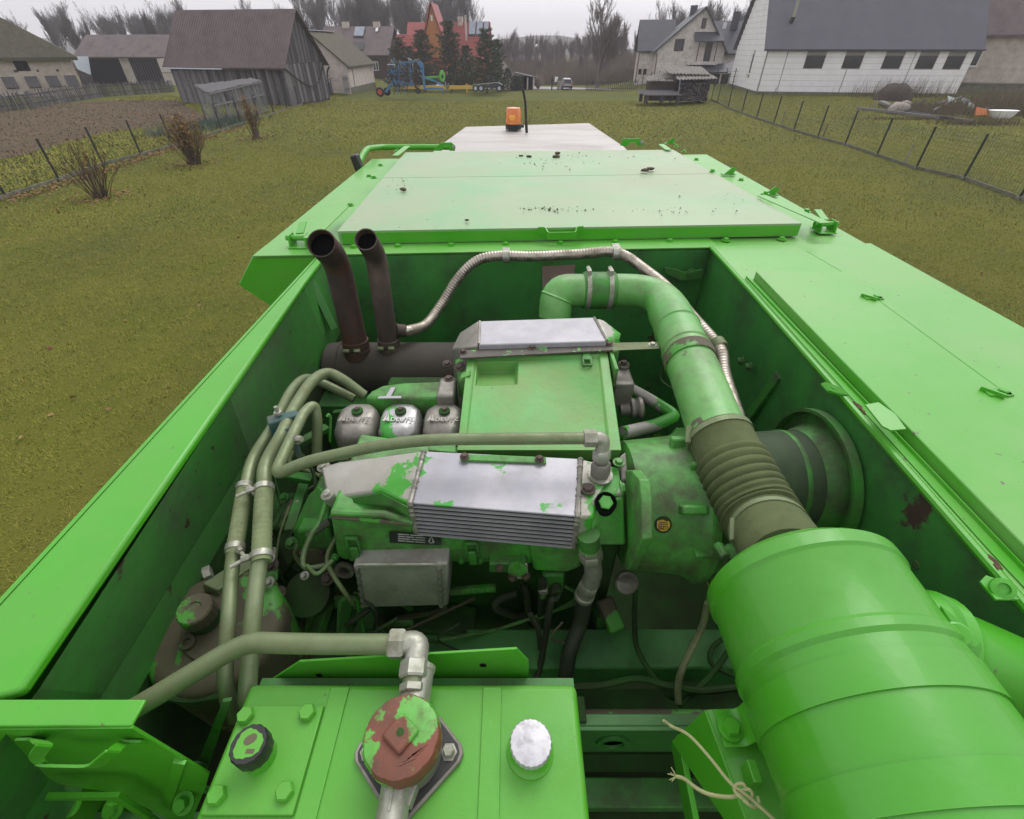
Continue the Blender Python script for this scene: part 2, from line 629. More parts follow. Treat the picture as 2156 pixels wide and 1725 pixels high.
M_redroof = mat('red_tile_roof', (.33, .075, .065), (.27, .062, .055), ns=1.4, rough=.6, bump=.3, bs=5)
M_orange = mat('orange_pine_cladding', (.42, .17, .045), (.35, .13, .035), ns=3, rough=.7, stretch=(1, 1, 6))
M_styro = mat('white_insulation_board', (.86, .85, .86), (.80, .79, .80), ns=1.4, rough=.9, dirt=(.70, .68, .67), damt=.3, ds=1.6)
M_gluegrey = mat('grey_joint_glue', (.30, .29, .29), rough=.9)
M_plaster = mat('patchy_white_plaster', (.70, .66, .63), (.54, .50, .46), ns=2.0, rough=.9, dirt=(.30, .27, .24), damt=.35, ds=2.4)
M_win = mat('dark_window_glass', (.012, .013, .015), rough=.12, spec=.6)
M_winframe = mat('white_window_frame', (.7, .7, .69), rough=.5)
M_winbrown = mat('brown_window_frame', (.10, .035, .02), rough=.6)
M_dkwood = mat('dark_brown_boards', (.045, .030, .024), (.065, .045, .035), ns=4, rough=.9, stretch=(4, 4, .6))
M_concrete = mat('grey_concrete', (.20, .195, .16), (.15, .15, .11), ns=2.5, rough=.9, dirt=(.09, .10, .045), damt=.5, ds=3)
M_post = mat('dark_green_post', (.018, .022, .02), rough=.5)
M_wire = mat('fence_wire', (.040, .045, .042), rough=.6)
M_film = mat('greenhouse_film', (.34, .35, .36), (.16, .17, .18), ns=2.5, rough=.35, dirt=(.10, .11, .10), damt=.45, ds=1.4, stretch=(1, 1.4, .35), bump=.5, bs=6)
M_film.node_tree.nodes['Principled BSDF'].inputs['Alpha'].default_value = .55
M_twig = mat('brown_twigs', (.10, .068, .038), (.075, .055, .035), ns=9, rough=.9)
M_bark = mat('grey_bark', (.115, .10, .095), (.085, .075, .072), ns=6, rough=.95)
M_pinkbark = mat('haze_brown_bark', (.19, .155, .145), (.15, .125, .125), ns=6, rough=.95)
M_leafy = mat('yellow_brown_leaves', (.24, .12, .035), (.16, .085, .03), ns=20, rough=.8, attr=(.30, .19, .04))
M_needle = mat('pine_needles', (.042, .062, .036), (.058, .076, .044), ns=2.5, rough=.8, spec=.2, attr=(.085, .105, .06))
M_evergreen = mat('dark_evergreen', (.022, .040, .022), (.035, .052, .026), ns=4, rough=.8, attr=(.05, .07, .035))
M_blue = mat('blue_implement_paint', (.045, .19, .42), (.06, .24, .50), ns=4, rough=.45, dirt=(.10, .14, .17), damt=.35, ds=5)
M_tyre = mat('tyre_rubber', (.022, .022, .022), rough=.85)
M_rim = mat('red_rim', (.50, .07, .03), rough=.5)
M_yel = mat('yellow_drawbar_paint', (.62, .40, .05), rough=.5)
M_disc = mat('worn_disc_steel', (.12, .085, .07), (.16, .13, .11), ns=8, rough=.6, metal=.3)
M_darkmet = mat('dark_frame_paint', (.035, .04, .042), rough=.6)
M_lime = mat('lime_green_disc', (.12, .42, .07), rough=.5)
M_asb = mat('grey_corrugated_sheet', (.27, .26, .24), (.20, .19, .17), ns=3, rough=.9, dirt=(.13, .12, .10), damt=.4, ds=4)
M_log = mat('split_firewood', (.13, .11, .09), (.19, .165, .13), ns=9, rough=.9)
M_solar = mat('solar_collector', (.22, .25, .30), (.28, .31, .36), ns=1.5, rough=.2)
M_sheet = mat('pale_blue_sheet_metal', (.46, .52, .58), (.40, .46, .53), ns=2, rough=.45)
M_mound = mat('dark_soil_heap', (.040, .030, .024), (.06, .045, .034), ns=3, rough=.95, bump=.8, bs=8)
M_stone = mat('pale_boulder', (.36, .32, .28), (.28, .25, .22), ns=5, rough=.9, bump=.4, bs=14)
M_dry = mat('dry_weeds', (.12, .10, .055), (.085, .085, .035), ns=4, rough=.9, attr=(.16, .13, .08))

# ---- ground: one large sheet that follows the terrain, lawn blades near the machine
gx = np.concatenate([np.linspace(-500, -70, 12), np.linspace(-60, 70, 66), np.linspace(90, 500, 12)])
gy = np.concatenate([np.linspace(-60, -5, 6), np.linspace(0, 110, 56), np.linspace(130, 900, 14)])
mb = MB()
mb.v = [(float(x), float(y), zg(x, y)) for y in gy for x in gx]
nx = len(gx)
mb.f = [(j * nx + i, j * nx + i + 1, (j + 1) * nx + i + 1, (j + 1) * nx + i) for j in range(len(gy) - 1) for i in range(nx - 1)]
tag(mb.build('ground', M_soilgrass, recalc=False), kind='structure')


def patch(name, pts, m, lift, n=1):
    """flat area lying on the terrain"""
    cx = sum(p[0] for p in pts) / len(pts)
    cy = sum(p[1] for p in pts) / len(pts)
    b_ = MB()
    b_.face([(x, y, zg(x, y) + lift) for x, y in pts])
    return tag(b_.build(name, m, recalc=False), kind='structure')


soil_px = [(-700, 330), (-500, 262), (-60, 240), (60, 232), (130, 219), (250, 212), (372, 211), (392, 224), (430, 244), (436, 262), (330, 268), (245, 276), (150, 296), (60, 325), (-80, 350), (-300, 380)]
spoly = [(G(*p).x, G(*p).y) for p in soil_px]
patch('garden_soil', spoly, M_soil, .012)
road = [(-30, 86.0), (-6, 87.0), (8, 86.5), (15, 85.0), (15.6, 88.5), (8, 91), (-6, 91.5), (-30, 91)]
patch('road', road, M_road, .02)


def inpoly(x, y, poly):
    c = np.zeros(len(x), bool)
    n = len(poly)
    j = n - 1
    for i in range(n):
        xi, yi = poly[i]
        xj, yj = poly[j]
        k = ((yi > y) != (yj > y)) & (x < (xj - xi) * (y - yi) / ((yj - yi) + 1e-12) + xi)
        c ^= k
        j = i
    return c


def tri_mesh(name, V, m, tone=None, kind='stuff', parent=None):
    """V: n x 3 x 3 array of loose triangles"""
    V = np.asarray(V, dtype=np.float32)
    n = len(V)
    if parent is not None:
        V = V - np.array(ORG[parent.name], dtype=np.float32)
    me = bpy.data.meshes.new(name)
    me.vertices.add(n * 3)
    me.vertices.foreach_set('co', V.reshape(-1))
    me.loops.add(n * 3)
    me.loops.foreach_set('vertex_index', np.arange(n * 3, dtype=np.int32))
    me.polygons.add(n)
    me.polygons.foreach_set('loop_start', np.arange(0, n * 3, 3, dtype=np.int32))
    me.update(calc_edges=True)
    if tone is not None:
        at = me.attributes.new('tone', 'FLOAT', 'FACE')
        at.data.foreach_set('value', np.asarray(tone, dtype=np.float32))
    me.materials.append(m)
    ob = bpy.data.objects.new(name, me)
    COL.objects.link(ob)
    ORG[ob.name] = Vector((0, 0, 0)) if parent is None else ORG[parent.name]
    if parent is not None:
        ob.parent = parent
    if kind:
        ob['kind'] = kind
    return ob


def blades(n, xr, yr, ln, wd, lean=.9, keep=None):
    x = RNG.uniform(*xr, n)
    y = RNG.uniform(*yr, n)
    if keep is not None:
        k = keep(x, y)
        x, y = x[k], y[k]
    n = len(x)
    z = np.array([zg(a, c) for a, c in zip(x, y)]) if yr[1] > 40 else np.zeros(n)
    L = RNG.uniform(ln * .5, ln * 1.3, n)
    clump = np.sin(x * 9.1 + np.sin(y * 7.3) * 1.7) * np.cos(y * 8.3 + np.sin(x * 6.1))
    L *= 1 + .55 * clump
    a = RNG.uniform(0, 2 * PI, n)
    t = RNG.uniform(.35, lean, n)
    dx, dy, dz = np.cos(a) * np.sin(t * 1.45) * L, np.sin(a) * np.sin(t * 1.45) * L, np.cos(t * 1.45) * L
    wx, wy = -np.sin(a) * wd, np.cos(a) * wd
    P = np.zeros((n, 3, 3))
    P[:, 0] = np.stack([x - wx, y - wy, z - .005], 1)
    P[:, 1] = np.stack([x + wx, y + wy, z - .005], 1)
    P[:, 2] = np.stack([x + dx, y + dy, z + dz], 1)
    return P, np.clip(RNG.normal(.45, .3, n) + .25 * clump, 0, 1)


def lawn_keep(x, y):
    body = (x > -1.0) & (x < 1.7) & (y < 6)
    inside = (y > np.abs(x) * .55 - 1.5) & (x > -19.5)
    return ~body & inside


A1, t1_ = blades(420000, (-17, 17), (1.5, 14), .05, .0055, 1.0, lawn_keep)
A2, t2_ = blades(260000, (-21, 32), (14, 30), .065, .011, 1.0, lawn_keep)
A3, t3_ = blades(150000, (-19, 46), (30, 60), .08, .03, 1.0, lawn_keep)
tri_mesh('lawn_grass', np.concatenate([A1, A2, A3]), M_blade, np.concatenate([t1_, t2_, t3_]))
tag(bpy.data.objects['lawn_grass'], 'short matted autumn grass covering the lawn around the combine', 'grass')


# grass verge and weeds beyond the left fence
def side_keep(x, y):
    return ~inpoly(x, y, spoly) & (x < -18.5)


A1, t1_ = blades(60000, (-40, -18.5), (16, 60), .16, .03, .9, side_keep)
tri_mesh('garden_grass', A1, M_blade, t1_)
tag(bpy.data.objects['garden_grass'], 'longer rough grass in the garden behind the left wire fence', 'grass')
A1, t1_ = blades(26000, (-42, -18.5), (19, 58), .09, .05, 1.0, lambda x, y: inpoly(x, y, spoly))
tri_mesh('garden_stubble', A1, mat('dry_garden_stubble', (.12, .085, .055), (.09, .06, .04), ns=1, rough=.95, attr=(.17, .12, .08)), t1_)
tag(bpy.data.objects['garden_stubble'], 'dry brown stubble over the dug garden soil', 'stubble')


# ---- wire fences
def wire_fence(name, bases, hgt, label, label_board=True, mesh=True, board=.13):
    f = thing(name, bases[0], label, 'fence')
    wv = MB()
    for i, p in enumerate(bases):
        MB().box(p.x - .03, p.x + .03, p.y - .03, p.y + .03, p.z - .05, p.z + hgt).build('post', M_post, f)
        cbk = MB().box(p.x - .09, p.x + .09, p.y - .10, p.y + .10, p.z - .05, p.z + board * .8)
        cbk.build('post_foot', M_concrete, f)
    for a, c in zip(bases, bases[1:]):
        MB().beam(a + Vector((0, 0, board / 2)), c + Vector((0, 0, board / 2)), .05, board).build('base_board', M_concrete, f)
        if mesh:
            L = (c - a).length
            n = max(2, int(L / .16))
            for k in range(1, n):
                p = a.lerp(c, k / n)
                wv.beam(p + Vector((0, 0, board)), p + Vector((0, 0, hgt - .05)), .0035, .0035, (0, 1, 0))
            for z in np.arange(board + .05, hgt - .03, .155):
                wv.beam(a + Vector((0, 0, z)), c + Vector((0, 0, z)), .0045, .0045)
    if mesh:
        wv.build('wire_mesh', M_wire, f, recalc=False, smooth=False, kind='stuff')
    return f


lf = [(-110, 470), (14, 417), (126, 382), (218, 348), (298, 328), (364, 310), (467, 277), (508, 263), (545, 252), (577, 241), (605, 231), (630, 223), (652, 215), (669.5, 209), (687, 203.5), (702, 199.5)]
lb_ = [G(*p) for p in lf]
LFX = [(-18.2 - .05 * i * .0) for i in range(len(lb_))]
wire_fence('wire_fence', lb_, 1.5, 'dark wire mesh fence with concrete base boards along the garden on the left')
rf = [(c * .4011 + 1291.5, d * .4011) for c, d in ((545, 540), (600, 570), (672, 597), (750, 626), (840, 655), (945, 690), (1070, 727), (1213, 765), (1380, 822), (1585, 890), (1835, 945), (2125, 1050))]
rb_ = [G(*p) for p in rf]
e_ = rb_[-1] + (rb_[-1] - rb_[-2])
wire_fence('wire_fence', [G(1497, 212)] + rb_ + [e_], 1.62, 'dark wire mesh fence running along the lawn on the right below the white workshop')
for k, ((a, c), lb) in enumerate(zip((((1646.5, 265), (1652.5, 235)), ((1731, 293), (1743, 263)), ((1903, 343), (1924.5, 305)), ((1626, 206.5), (1635, 184.5)), ((1799, 204.5), (1806, 185.7)), ((1839, 228.6), (1848, 205.3))),
                                   ('short pale stake between the fourth and fifth posts of the right fence', 'dark slim stake beside the right fence at its middle posts', 'pale leaning stake nearest to the camera at the right fence',
                                    'thin brown stake standing in front of the left part of the white workshop', 'thin brown stake in front of the white workshop below its third window', 'pale wooden stake standing beside the dark soil heap'))):
    p = G(*a)
    q = YP(c[0], c[1], p.y)
    o = MB().beam(p, q, .05, .035).build('stake', M_asb if k in (0, 2, 5) else M_twig)
    tag(o, lb, 'stake', 'stakes in the right hand garden')

# ---- helpers for buildings
def frame(A, B):
    A, B = Vector(A), Vector(B)
    ex = Vector((B.x - A.x, B.y - A.y, 0))
    L = ex.length
    ex.normalize()
    ey = Vector((-ex.y, ex.x, 0))
    M = Matrix(((ex.x, ey.x, 0, A.x), (ex.y, ey.y, 0, A.y), (0, 0, 1, A.z), (0, 0, 0, 1)))
    return M, L


def lp(M, x, y, z):
    return M @ Vector((x, y, z))


def gable(root, M, L, Dp, eave, ridge, wall, roofm, over=.35, along='x', th=.12, base=-.5, roof=True, gable_m=None, rid=None):
    """walls and a pitched roof; along='x': ridge parallel to the front wall"""
    rid = rid if rid is not None else .5
    if along == 'x':
        sec_ = [(0, base), (Dp, base), (Dp, eave), (Dp * rid, ridge), (0, eave)]
        b_ = MB().prism([lp(M, 0, y, z) for y, z in sec_], lp(M, L, 0, 0) - lp(M, 0, 0, 0))
        b_.build('wall', wall, root)
        if roof:
            for s_, (y0, y1) in enumerate(((0, Dp * rid), (Dp, Dp * rid))):
                k = (eave - ridge) / (Dp * rid) if s_ == 0 else (eave - ridge) / (Dp * (1 - rid))
                o_ = over * (-1 if s_ == 0 else 1)
                ze = eave + k * over
                pts = [lp(M, -over, y0 + o_, ze), lp(M, L + over, y0 + o_, ze), lp(M, L + over, y1, ridge), lp(M, -over, y1, ridge)]
                MB().prism([p + Vector((0, 0, .02)) for p in pts], (0, 0, th)).build('roof', roofm, root)
    else:
        sec_ = [(0, base), (L, base), (L, eave), (L * rid, ridge), (0, eave)]
        b_ = MB().prism([lp(M, x, 0, z) for x, z in sec_], lp(M, 0, Dp, 0) - lp(M, 0, 0, 0))
        b_.build('wall', wall, root)
        if roof:
            for s_, (x0, x1) in enumerate(((0, L * rid), (L, L * rid))):
                w_ = L * rid if s_ == 0 else L * (1 - rid)
                k = (eave - ridge) / w_
                o_ = over * (-1 if s_ == 0 else 1)
                ze = eave + k * over
                pts = [lp(M, x0 + o_, -over, ze), lp(M, x0 + o_, Dp + over, ze), lp(M, x1, Dp + over, ridge), lp(M, x1, -over, ridge)]
                MB().prism([p + Vector((0, 0, .02)) for p in pts], (0, 0, th)).build('roof', roofm, root)


def window(root, M, x, z, wd, ht, framem, glass=None, y=0.0, mull=1, sill=None, depth=.05, side=None):
    """window set proud of the front wall; side: a matrix of its own"""
    M = side or M
    f = .07
    b_ = MB()
    for (x0, x1, z0, z1) in ((x, x + wd, z, z + f), (x, x + wd, z + ht - f, z + ht), (x, x + f, z + f, z + ht - f), (x + wd - f, x + wd, z + f, z + ht - f)):
        b_.box(x0, x1, y - depth, y + .02, z0, z1, M)
    for k in range(mull):
        xm = x + wd * (k + 1) / (mull + 1)
        b_.box(xm - .035, xm + .035, y - depth, y + .01, z + f, z + ht - f, M)
    wn = b_.build('window', framem, root)
    MB().box(x + f, x + wd - f, y - .012, y + .01, z + f, z + ht - f, M).build('pane', glass or M_win, wn)
    if sill:
        MB().box(x - .06, x + wd + .06, y - .14, y, z - .06, z - .003, M).build('sill', sill, wn)
    return wn


# ---- grey board barn with the brown metal roof
A = Vector((-30.9, 52.0, 0))
B = Vector((-20.0, 50.2, 0))
M, L = frame(A, B)
barn = thing('timber_barn', A, 'grey weathered plank barn with a reddish brown metal roof on the left', 'barn')
DpB = 7.4
gable(barn, M, L, DpB, 3.1, 6.75, M_board3, M_brownroof, over=.42, th=.05)
rn = random.Random(4)
x = 0.0
protos = {}
while x < L - .05:
    wd = rn.uniform(.17, .25)
    wd = min(wd, L - x)
    m_ = rn.choice((M_board, M_board, M_board2, M_board3))
    MB().box(x + .008, x + wd - .008, -.03 - rn.uniform(0, .012), -.002, rn.uniform(-.1, .12), 3.05 + rn.uniform(-.06, .02), M).build('plank', m_, barn)
    x += wd
Mg, Lg = frame(lp(M, L, 0, 0), lp(M, L, DpB, 0))
x = 0.0
while x < Lg - .05:
    wd = min(rn.uniform(.17, .25), Lg - x)
    m_ = rn.choice((M_board, M_board2, M_board3))
    MB().box(x + .008, x + wd - .008, -.03 - rn.uniform(0, .012), -.002, rn.uniform(-.1, .1), 3.0 + rn.uniform(-.04, .04), Mg).build('plank', m_, barn)
    hx = 3.12 + (6.6 - 3.12) * (1 - abs((x + wd / 2) - Lg / 2) / (Lg / 2))
    if hx > 3.35:
        MB().box(x + .008, x + wd - .008, -.045 - rn.uniform(0, .012), -.002, 3.03, hx - .06, Mg).build('plank', rn.choice((M_board, M_board3)), barn)
    x += wd
k = 0
slope = (6.75 - 3.1) / (DpB / 2)
for x in np.arange(-.3, L + .4, .24):
    b = MB().beam(lp(M, x, -.42, 3.1 - slope * .42 + .085), lp(M, x, DpB / 2, 6.75 + .085), .035, .025)
    b.build('roof_rib', M_brownroof, barn)
b = MB().tube([lp(M, -.4, -.5, 2.68), lp(M, L * .5, -.5, 2.64)], .05, 8)
b.build('gutter', M_sheet, barn)
MB().beam(lp(M, L * .5, -.5, 2.62), lp(M, L + .4, -.5, 2.66), .06, .1).build('eave_board', M_dkwood, barn)
MB().tube([lp(M, 4.6, -.07, 2.9), lp(M, 4.75, -.07, 0)], .035, 8).build('downpipe', M_dkwood, barn)
hz = spline([lp(Mg, .1, -.1, 2.75), lp(Mg, 1.5, -.12, 2.0), lp(Mg, 3.2, -.14, 1.35), lp(Mg, 4.8, -.13, 1.25), lp(Mg, 6.2, -.12, 1.9), lp(Mg, 7.1, -.1, 2.8)], 6)
o = MB().tube(hz, .05, 8).build('cable', M_tyre)
tag(o, 'slack black cable hanging along the gable wall of the grey plank barn', 'cable')

# ---- greenhouse lean-to covered with film
A = G(457, 263)
A.x = -20.2
gh = thing('film_shelter', (A.x, A.y, 0), 'low timber frame greenhouse covered with torn translucent film by the barn', 'greenhouse')
GL, GD, GH = 8.4, .7, 1.75
for k in range(6):
    y = A.y + GL * k / 5
    lean = .03
    MB().beam((A.x, y, 0), (A.x, y, GH + .25 * k / 5), .09, .07).build('upright', M_board2, gh)
    MB().beam((A.x - GD, y, 0), (A.x - GD, y, GH + .4), .07, .07).build('upright', M_board, gh)
    MB().beam((A.x, y, GH + .25 * k / 5), (A.x - GD, y, GH + .42), .06, .06).build('rafter', M_board2, gh)
for z0, z1 in ((GH, GH + .25), (GH * .62, GH * .66), (.06, .06)):
    MB().beam((A.x + .05, A.y, z0), (A.x + .05, A.y + GL, z1), .06, .09).build('rail', M_board2, gh)
rn = random.Random(2)
for k in range(5):
    y0, y1 = A.y + GL * k / 5 + .05, A.y + GL * (k + 1) / 5 - .05
    b = MB()
    n = 10
    vs = []
    for j in range(9):
        for i in range(n + 1):
            u, v = i / n, j / 8
            top = GH + .25 * (k + u) / 5
            vs.append((A.x - .09 + .05 * math.sin(u * 9 + v * 4 + k) * math.sin(v * PI) + rn.uniform(-.012, .012), y0 + (y1 - y0) * u, .12 + (top - .14) * v))
    b.add(vs, [(j * (n + 1) + i, j * (n + 1) + i + 1, (j + 1) * (n + 1) + i + 1, (j + 1) * (n + 1) + i) for j in range(8) for i in range(n) if not (k == 1 and j > 4 and 2 < i < 8)])
    b.build('film_panel', M_film, gh, recalc=False, ang=180)
b = MB()
n = 24
vs = []
for j in range(4):
    for i in range(n + 1):
        u, v = i / n, j / 3
        vs.append((A.x + .08 - (GD + .1) * v, A.y - .05 + (GL + .1) * u, GH + .06 + .25 * u * (1 - v) + .42 * v + rn.uniform(-.03, .05)))
b.add(vs, [(j * (n + 1) + i, j * (n + 1) + i + 1, (j + 1) * (n + 1) + i + 1, (j + 1) * (n + 1) + i) for j in range(3) for i in range(n)])
b.build('film_roof', M_board, gh, recalc=False, ang=180)
b = MB().face([(A.x, A.y - .02, .1), (A.x - GD, A.y - .02, .1), (A.x - GD, A.y - .02, GH + .4), (A.x, A.y - .02, GH)])
b.build('film_end', M_film, gh, recalc=False)

# ---- old picket fence at the far end of the garden
pk = [G(-420, 300), G(-160, 262), G(0, 235.6), G(74, 228), G(115, 220), G(223, 204), G(368, 193.5)]
pf = thing('picket_fence', pk[2], 'long old grey picket fence of uneven slats below the pale brick barn', 'fence')
rn = random.Random(9)
pts = resample([G(-40, 243)] + pk[2:], .118)[-296:]
pm = None
for i, p in enumerate(pts):
    t = (pts[min(i + 1, len(pts) - 1)] - pts[max(i - 1, 0)]).normalized()
    h_ = rn.uniform(1.0, 1.3)
    b = MB().beam(p + Vector((0, 0, -.05)), p + Vector((rn.uniform(-.08, .08), 0, h_)), rn.uniform(.07, .105), .025, Vector((-t.y, t.x, 0)))
    b.build('slat', rn.choice((M_board, M_board2, M_board3, M_board)), pf)
for z in (.35, .95):
    MB().tube([p + Vector((0, .03, z)) for p in pts[::8]], .04, 6).build('rail', M_board3, pf)

# ---- far left barn of pale brick with a mossy roof
A, B = Vector((-69.6, 45.0, 0)), Vector((-47.2, 62, 0))
M, L = frame(A, B)
bb = thing('pale_brick_barn', A, 'long pale brick barn with a mossy dark roof and small slanted shutters at far left', 'barn')
MB().box(0, L, 0, 9, -.5, 3.15, M).build('wall', M_limebrick, bb)
ez = 3.05
e4 = [lp(M, -.6, -.6, ez), lp(M, L + .7, -.6, ez), lp(M, L + .7, 9.6, ez), lp(M, -.6, 9.6, ez)]
r1, r2 = lp(M, 6.0, 4.5, 8.9), lp(M, L - 8.0, 4.5, 8.9)
dz = Vector((0, 0, .28))
b = MB().add(e4 + [p + dz for p in e4] + [r1 + dz, r2 + dz], [(0, 1, 2, 3), (0, 1, 5, 4), (1, 2, 6, 5), (2, 3, 7, 6), (3, 0, 4, 7), (4, 5, 9, 8), (5, 6, 9), (6, 7, 8, 9), (7, 4, 8)])
b.build('roof', M_moss, bb)
# courses of brick as shallow proud bands
b = MB()
rn = random.Random(6)
for r_ in range(21):
    x = 8 - (r_ % 2) * .13
    while x < L - .05:
        z = .1 + r_ * .145
        if rn.random() < .8:
            b.box(x + .006, min(x + .254, L), -.008 - rn.uniform(0, .008), -.001, z, z + .125, M)
        x += .26
b.build('brick', M_limebrick, bb, smooth=False, recalc=False, kind='stuff')
for px, wd in ((19, .9), (68, .9), (112, .9), (152, .9)):
    q = YP(px - 8, 178, 62 + (75 - 47) * 0)
    # position along the wall
    r = ray(px, 172)
    t = (A.y + (B.y - A.y) * .5) / r.y
    for _ in range(6):
        X = r.x * t
        Y = A.y + (B.y - A.y) * (X - A.x) / (B.x - A.x)
        t = Y / r.y
    xl_ = (M.inverted() @ Vector((r.x * t, Y, 0))).x
    wn = MB().box(xl_ - .5, xl_ + .5, -.05, -.012, .75, 1.75, M).build('window', M_dkwood, bb)
    b = MB().box(xl_ - .46, xl_ + .46, -.06, -.052, .80, 1.70, M)
    b.build('pane', M_win, wn)
    MB().hexa([lp(M, xl_ - .52, -.06, 1.74), lp(M, xl_ + .52, -.06, 1.74), lp(M, xl_ + .5, -.34, .82), lp(M, xl_ - .5, -.34, .82)], [lp(M, xl_ - .52, -.03, 1.74), lp(M, xl_ + .52, -.03, 1.74), lp(M, xl_ + .5, -.31, .82), lp(M, xl_ - .5, -.31, .82)]).build('shutter', M_board, wn)
    for dx in (-.9, .75):
        MB().box(xl_ + dx, xl_ + dx + .16, -.025, -.013, 2.1, 2.3, M).build('vent_hole', M_dkwood, bb)
r = ray(50, 132)
t = 64 / r.y
xl_ = (M.inverted() @ Vector((r.x * t, 64, 0))).x
MB().box(xl_ - .55, xl_ + .55, -.04, -.012, 2.2, 3.1, M).build('loft_opening', M_hole, bb)

# ---- open shed with a brown roof
A, B = Vector((-59.5, 80, 0)), Vector((-44.5, 79, 0))
M, L = frame(A, B)
sh = thing('open_shed', A, 'low shed with brown roof and two dark doorways between pale brick piers', 'shed')
gable(sh, M, L, 7, 3.2, 5.3, M_limebrick, M_brownroof, over=.5, th=.15)
for x0, x1 in ((.4, 5.6), (7.0, 12.0)):
    MB().box(x0, x1, -.03, -.012, -.2, 3.1, M).build('doorway', M_hole, sh)
    for k in range(12 if x0 > 5 else 0):
        xx = x0 + .15 + k * .4
        MB().box(xx, xx + .22, -.06, -.035, -.2, 3.0, M).build('door_board', M_board3, sh)
MB().box(12.3, 14.6, -1.8, -.02, -.3, 2.9, M).build('side_annex', M_whitewall, sh)
MB().box(12.25, 14.65, -1.84, -.02, 1.35, 1.42, M).build('annex_ledge', M_concrete, sh)
# pale sheet roofs in between
A, B = Vector((-50.5, 72, 0)), Vector((-45.8, 76, 0))
b = thing('lean_to', (-50, 74, 0), 'small dark board lean-to with a pale blue sheet roof beside the brick barn', 'shed')
MB().prism([YP(151, 121, 72), YP(186, 120, 78), YP(192, 158, 76), YP(163, 146, 70)], (0, 0, .06)).build('roof', M_sheet, b)
MB().prism([YP(163, 149, 70.5), YP(193, 160, 76.4), YP(196, 186, 76.4), YP(176, 190, 70.5)], (0, .2, 0)).build('wall', M_board3, b)
b = thing('long_shed', (-60, 100, 0), 'far shed showing only its pale sheet roof above the brown roofed shed', 'shed')
p = [YP(216, 107, 100), YP(302, 107, 100), YP(290, 98.5, 106), YP(226, 98.5, 106)]
MB().prism(p, (0, 0, .1)).build('roof', M_sheet, b)
MB().box(p[0].x, p[1].x, 100.4, 106, -.3, p[0].z - .1).build('wall', M_board3, b)

# ---- white brick cottage with the mossy roof
A, B = Vector((-26.3, 66.3, -.1)), Vector((-18.9, 66.0, -.1))
M, L = frame(A, B)
ct = thing('brick_cottage', A, 'small whitewashed brick cottage with a mossy grey roof beside the plank barn', 'cottage')
gable(ct, M, L, 10.5, 2.55, 5.5, M_whitewall, M_moss, over=.3, along='y', th=.18)
b = MB()
rn = random.Random(16)
for r_ in range(36):
    z = .05 + r_ * .145
    x0, x1 = (0, L) if z < 2.5 else (L / 2 * (z - 2.5) / 3.0, L - L / 2 * (z - 2.5) / 3.0)
    x = x0 + .05
    while x < x1 - .3:
        if rn.random() < .75:
            b.box(x + .006, x + .254, -.010 - rn.uniform(0, .008), -.001, z, z + .125, M)
        x += .26
b.build('brick', M_whitewall, ct, smooth=False, recalc=False, kind='stuff')
MB().box(L * .42, L * .42 + .35, -.03, -.015, 3.0, 3.5, M).build('vent_opening', M_hole, ct)
Ms, Ls = frame(lp(M, L, 0, 0), lp(M, L, 10.5, 0))
MB().box(.2, 1.5, -.03, -.012, -.2, 2.2, Ms).build('door', M_whitewall, ct)
MB().box(1.5, 1.68, -.05, -.012, -.2, 2.4, Ms).build('door_post', M_dkwood, ct)
MB().box(0, 10.5, -.06, -.013, -.4, .5, Ms).build('plinth', M_concrete, ct)
MB().beam(lp(M, L / 2, -.35, 5.74), lp(M, L / 2, 8, 5.74), .5, .06).build('ridge_cap', M_sheet, ct)

# ---- brown roofed house behind
A, B = Vector((-31.5, 96, -.4)), Vector((-20.3, 95, -.4))
M, L = frame(A, B)
bh = thing('brown_house', A, 'old house with a wide brown roof, two chimneys and a solar collector', 'house')
gable(bh, M, L, 9, 3.6, 7.0, M_dkwood, M_brownroof, over=.4, th=.15)
def onroof(M, Dp, eave, ridge, x, v, up=.2):
    return lp(M, x, Dp / 2 * v, eave + (ridge - eave) * v + up)
def roof_panel(root, M, Dp, eave, ridge, x0, x1, v0, v1, m, name, th=.08):
    pts = [onroof(M, Dp, eave, ridge, x0, v0), onroof(M, Dp, eave, ridge, x1, v0), onroof(M, Dp, eave, ridge, x1, v1), onroof(M, Dp, eave, ridge, x0, v1)]
    o_ = MB().prism(pts, (0, -.02, th)).build(name, m, root)
    return o_
roof_panel(bh, M, 9, 3.6, 7.0, 5.1, 6.9, .55, .93, M_darkmet, 'collector_frame')
roof_panel(bh, M, 9, 3.75, 7.15, 5.2, 6.8, .57, .91, M_solar, 'solar_collector')
roof_panel(bh, M, 9, 3.6, 7.0, 5.2, 7.3, .08, .36, M_darkmet, 'solar_panel')
roof_panel(bh, M, 9, 3.7, 7.1, 8.7, 9.1, .76, .88, M_styro, 'skylight')
for x in (2.9, 8.2):
    MB().box(x, x + 1.0, 4.2, 5.0, 6.6, 7.75, M).build('chimney', M_limebrick, bh)
    MB().box(x - .05, x + 1.05, 4.15, 5.05, 7.75, 7.87, M).build('chimney_cap', M_concrete, bh)
for x in (6.2, 8.6):
    window(bh, M, x, 1.4, .9, 1.2, M_winframe)

# ---- red roofed timber house with the pointed gable
A, B = Vector((-17.2, 96, -.9)), Vector((-4.3, 95.2, -.9))
M, L = frame(A, B)
rh = thing('red_roof_house', A, 'orange timber house with red tiled roof and a tall pointed gable tower', 'house')
gable(rh, M, L, 9, 3.6, 8.0, M_orange, M_redroof, over=.45, th=.2)
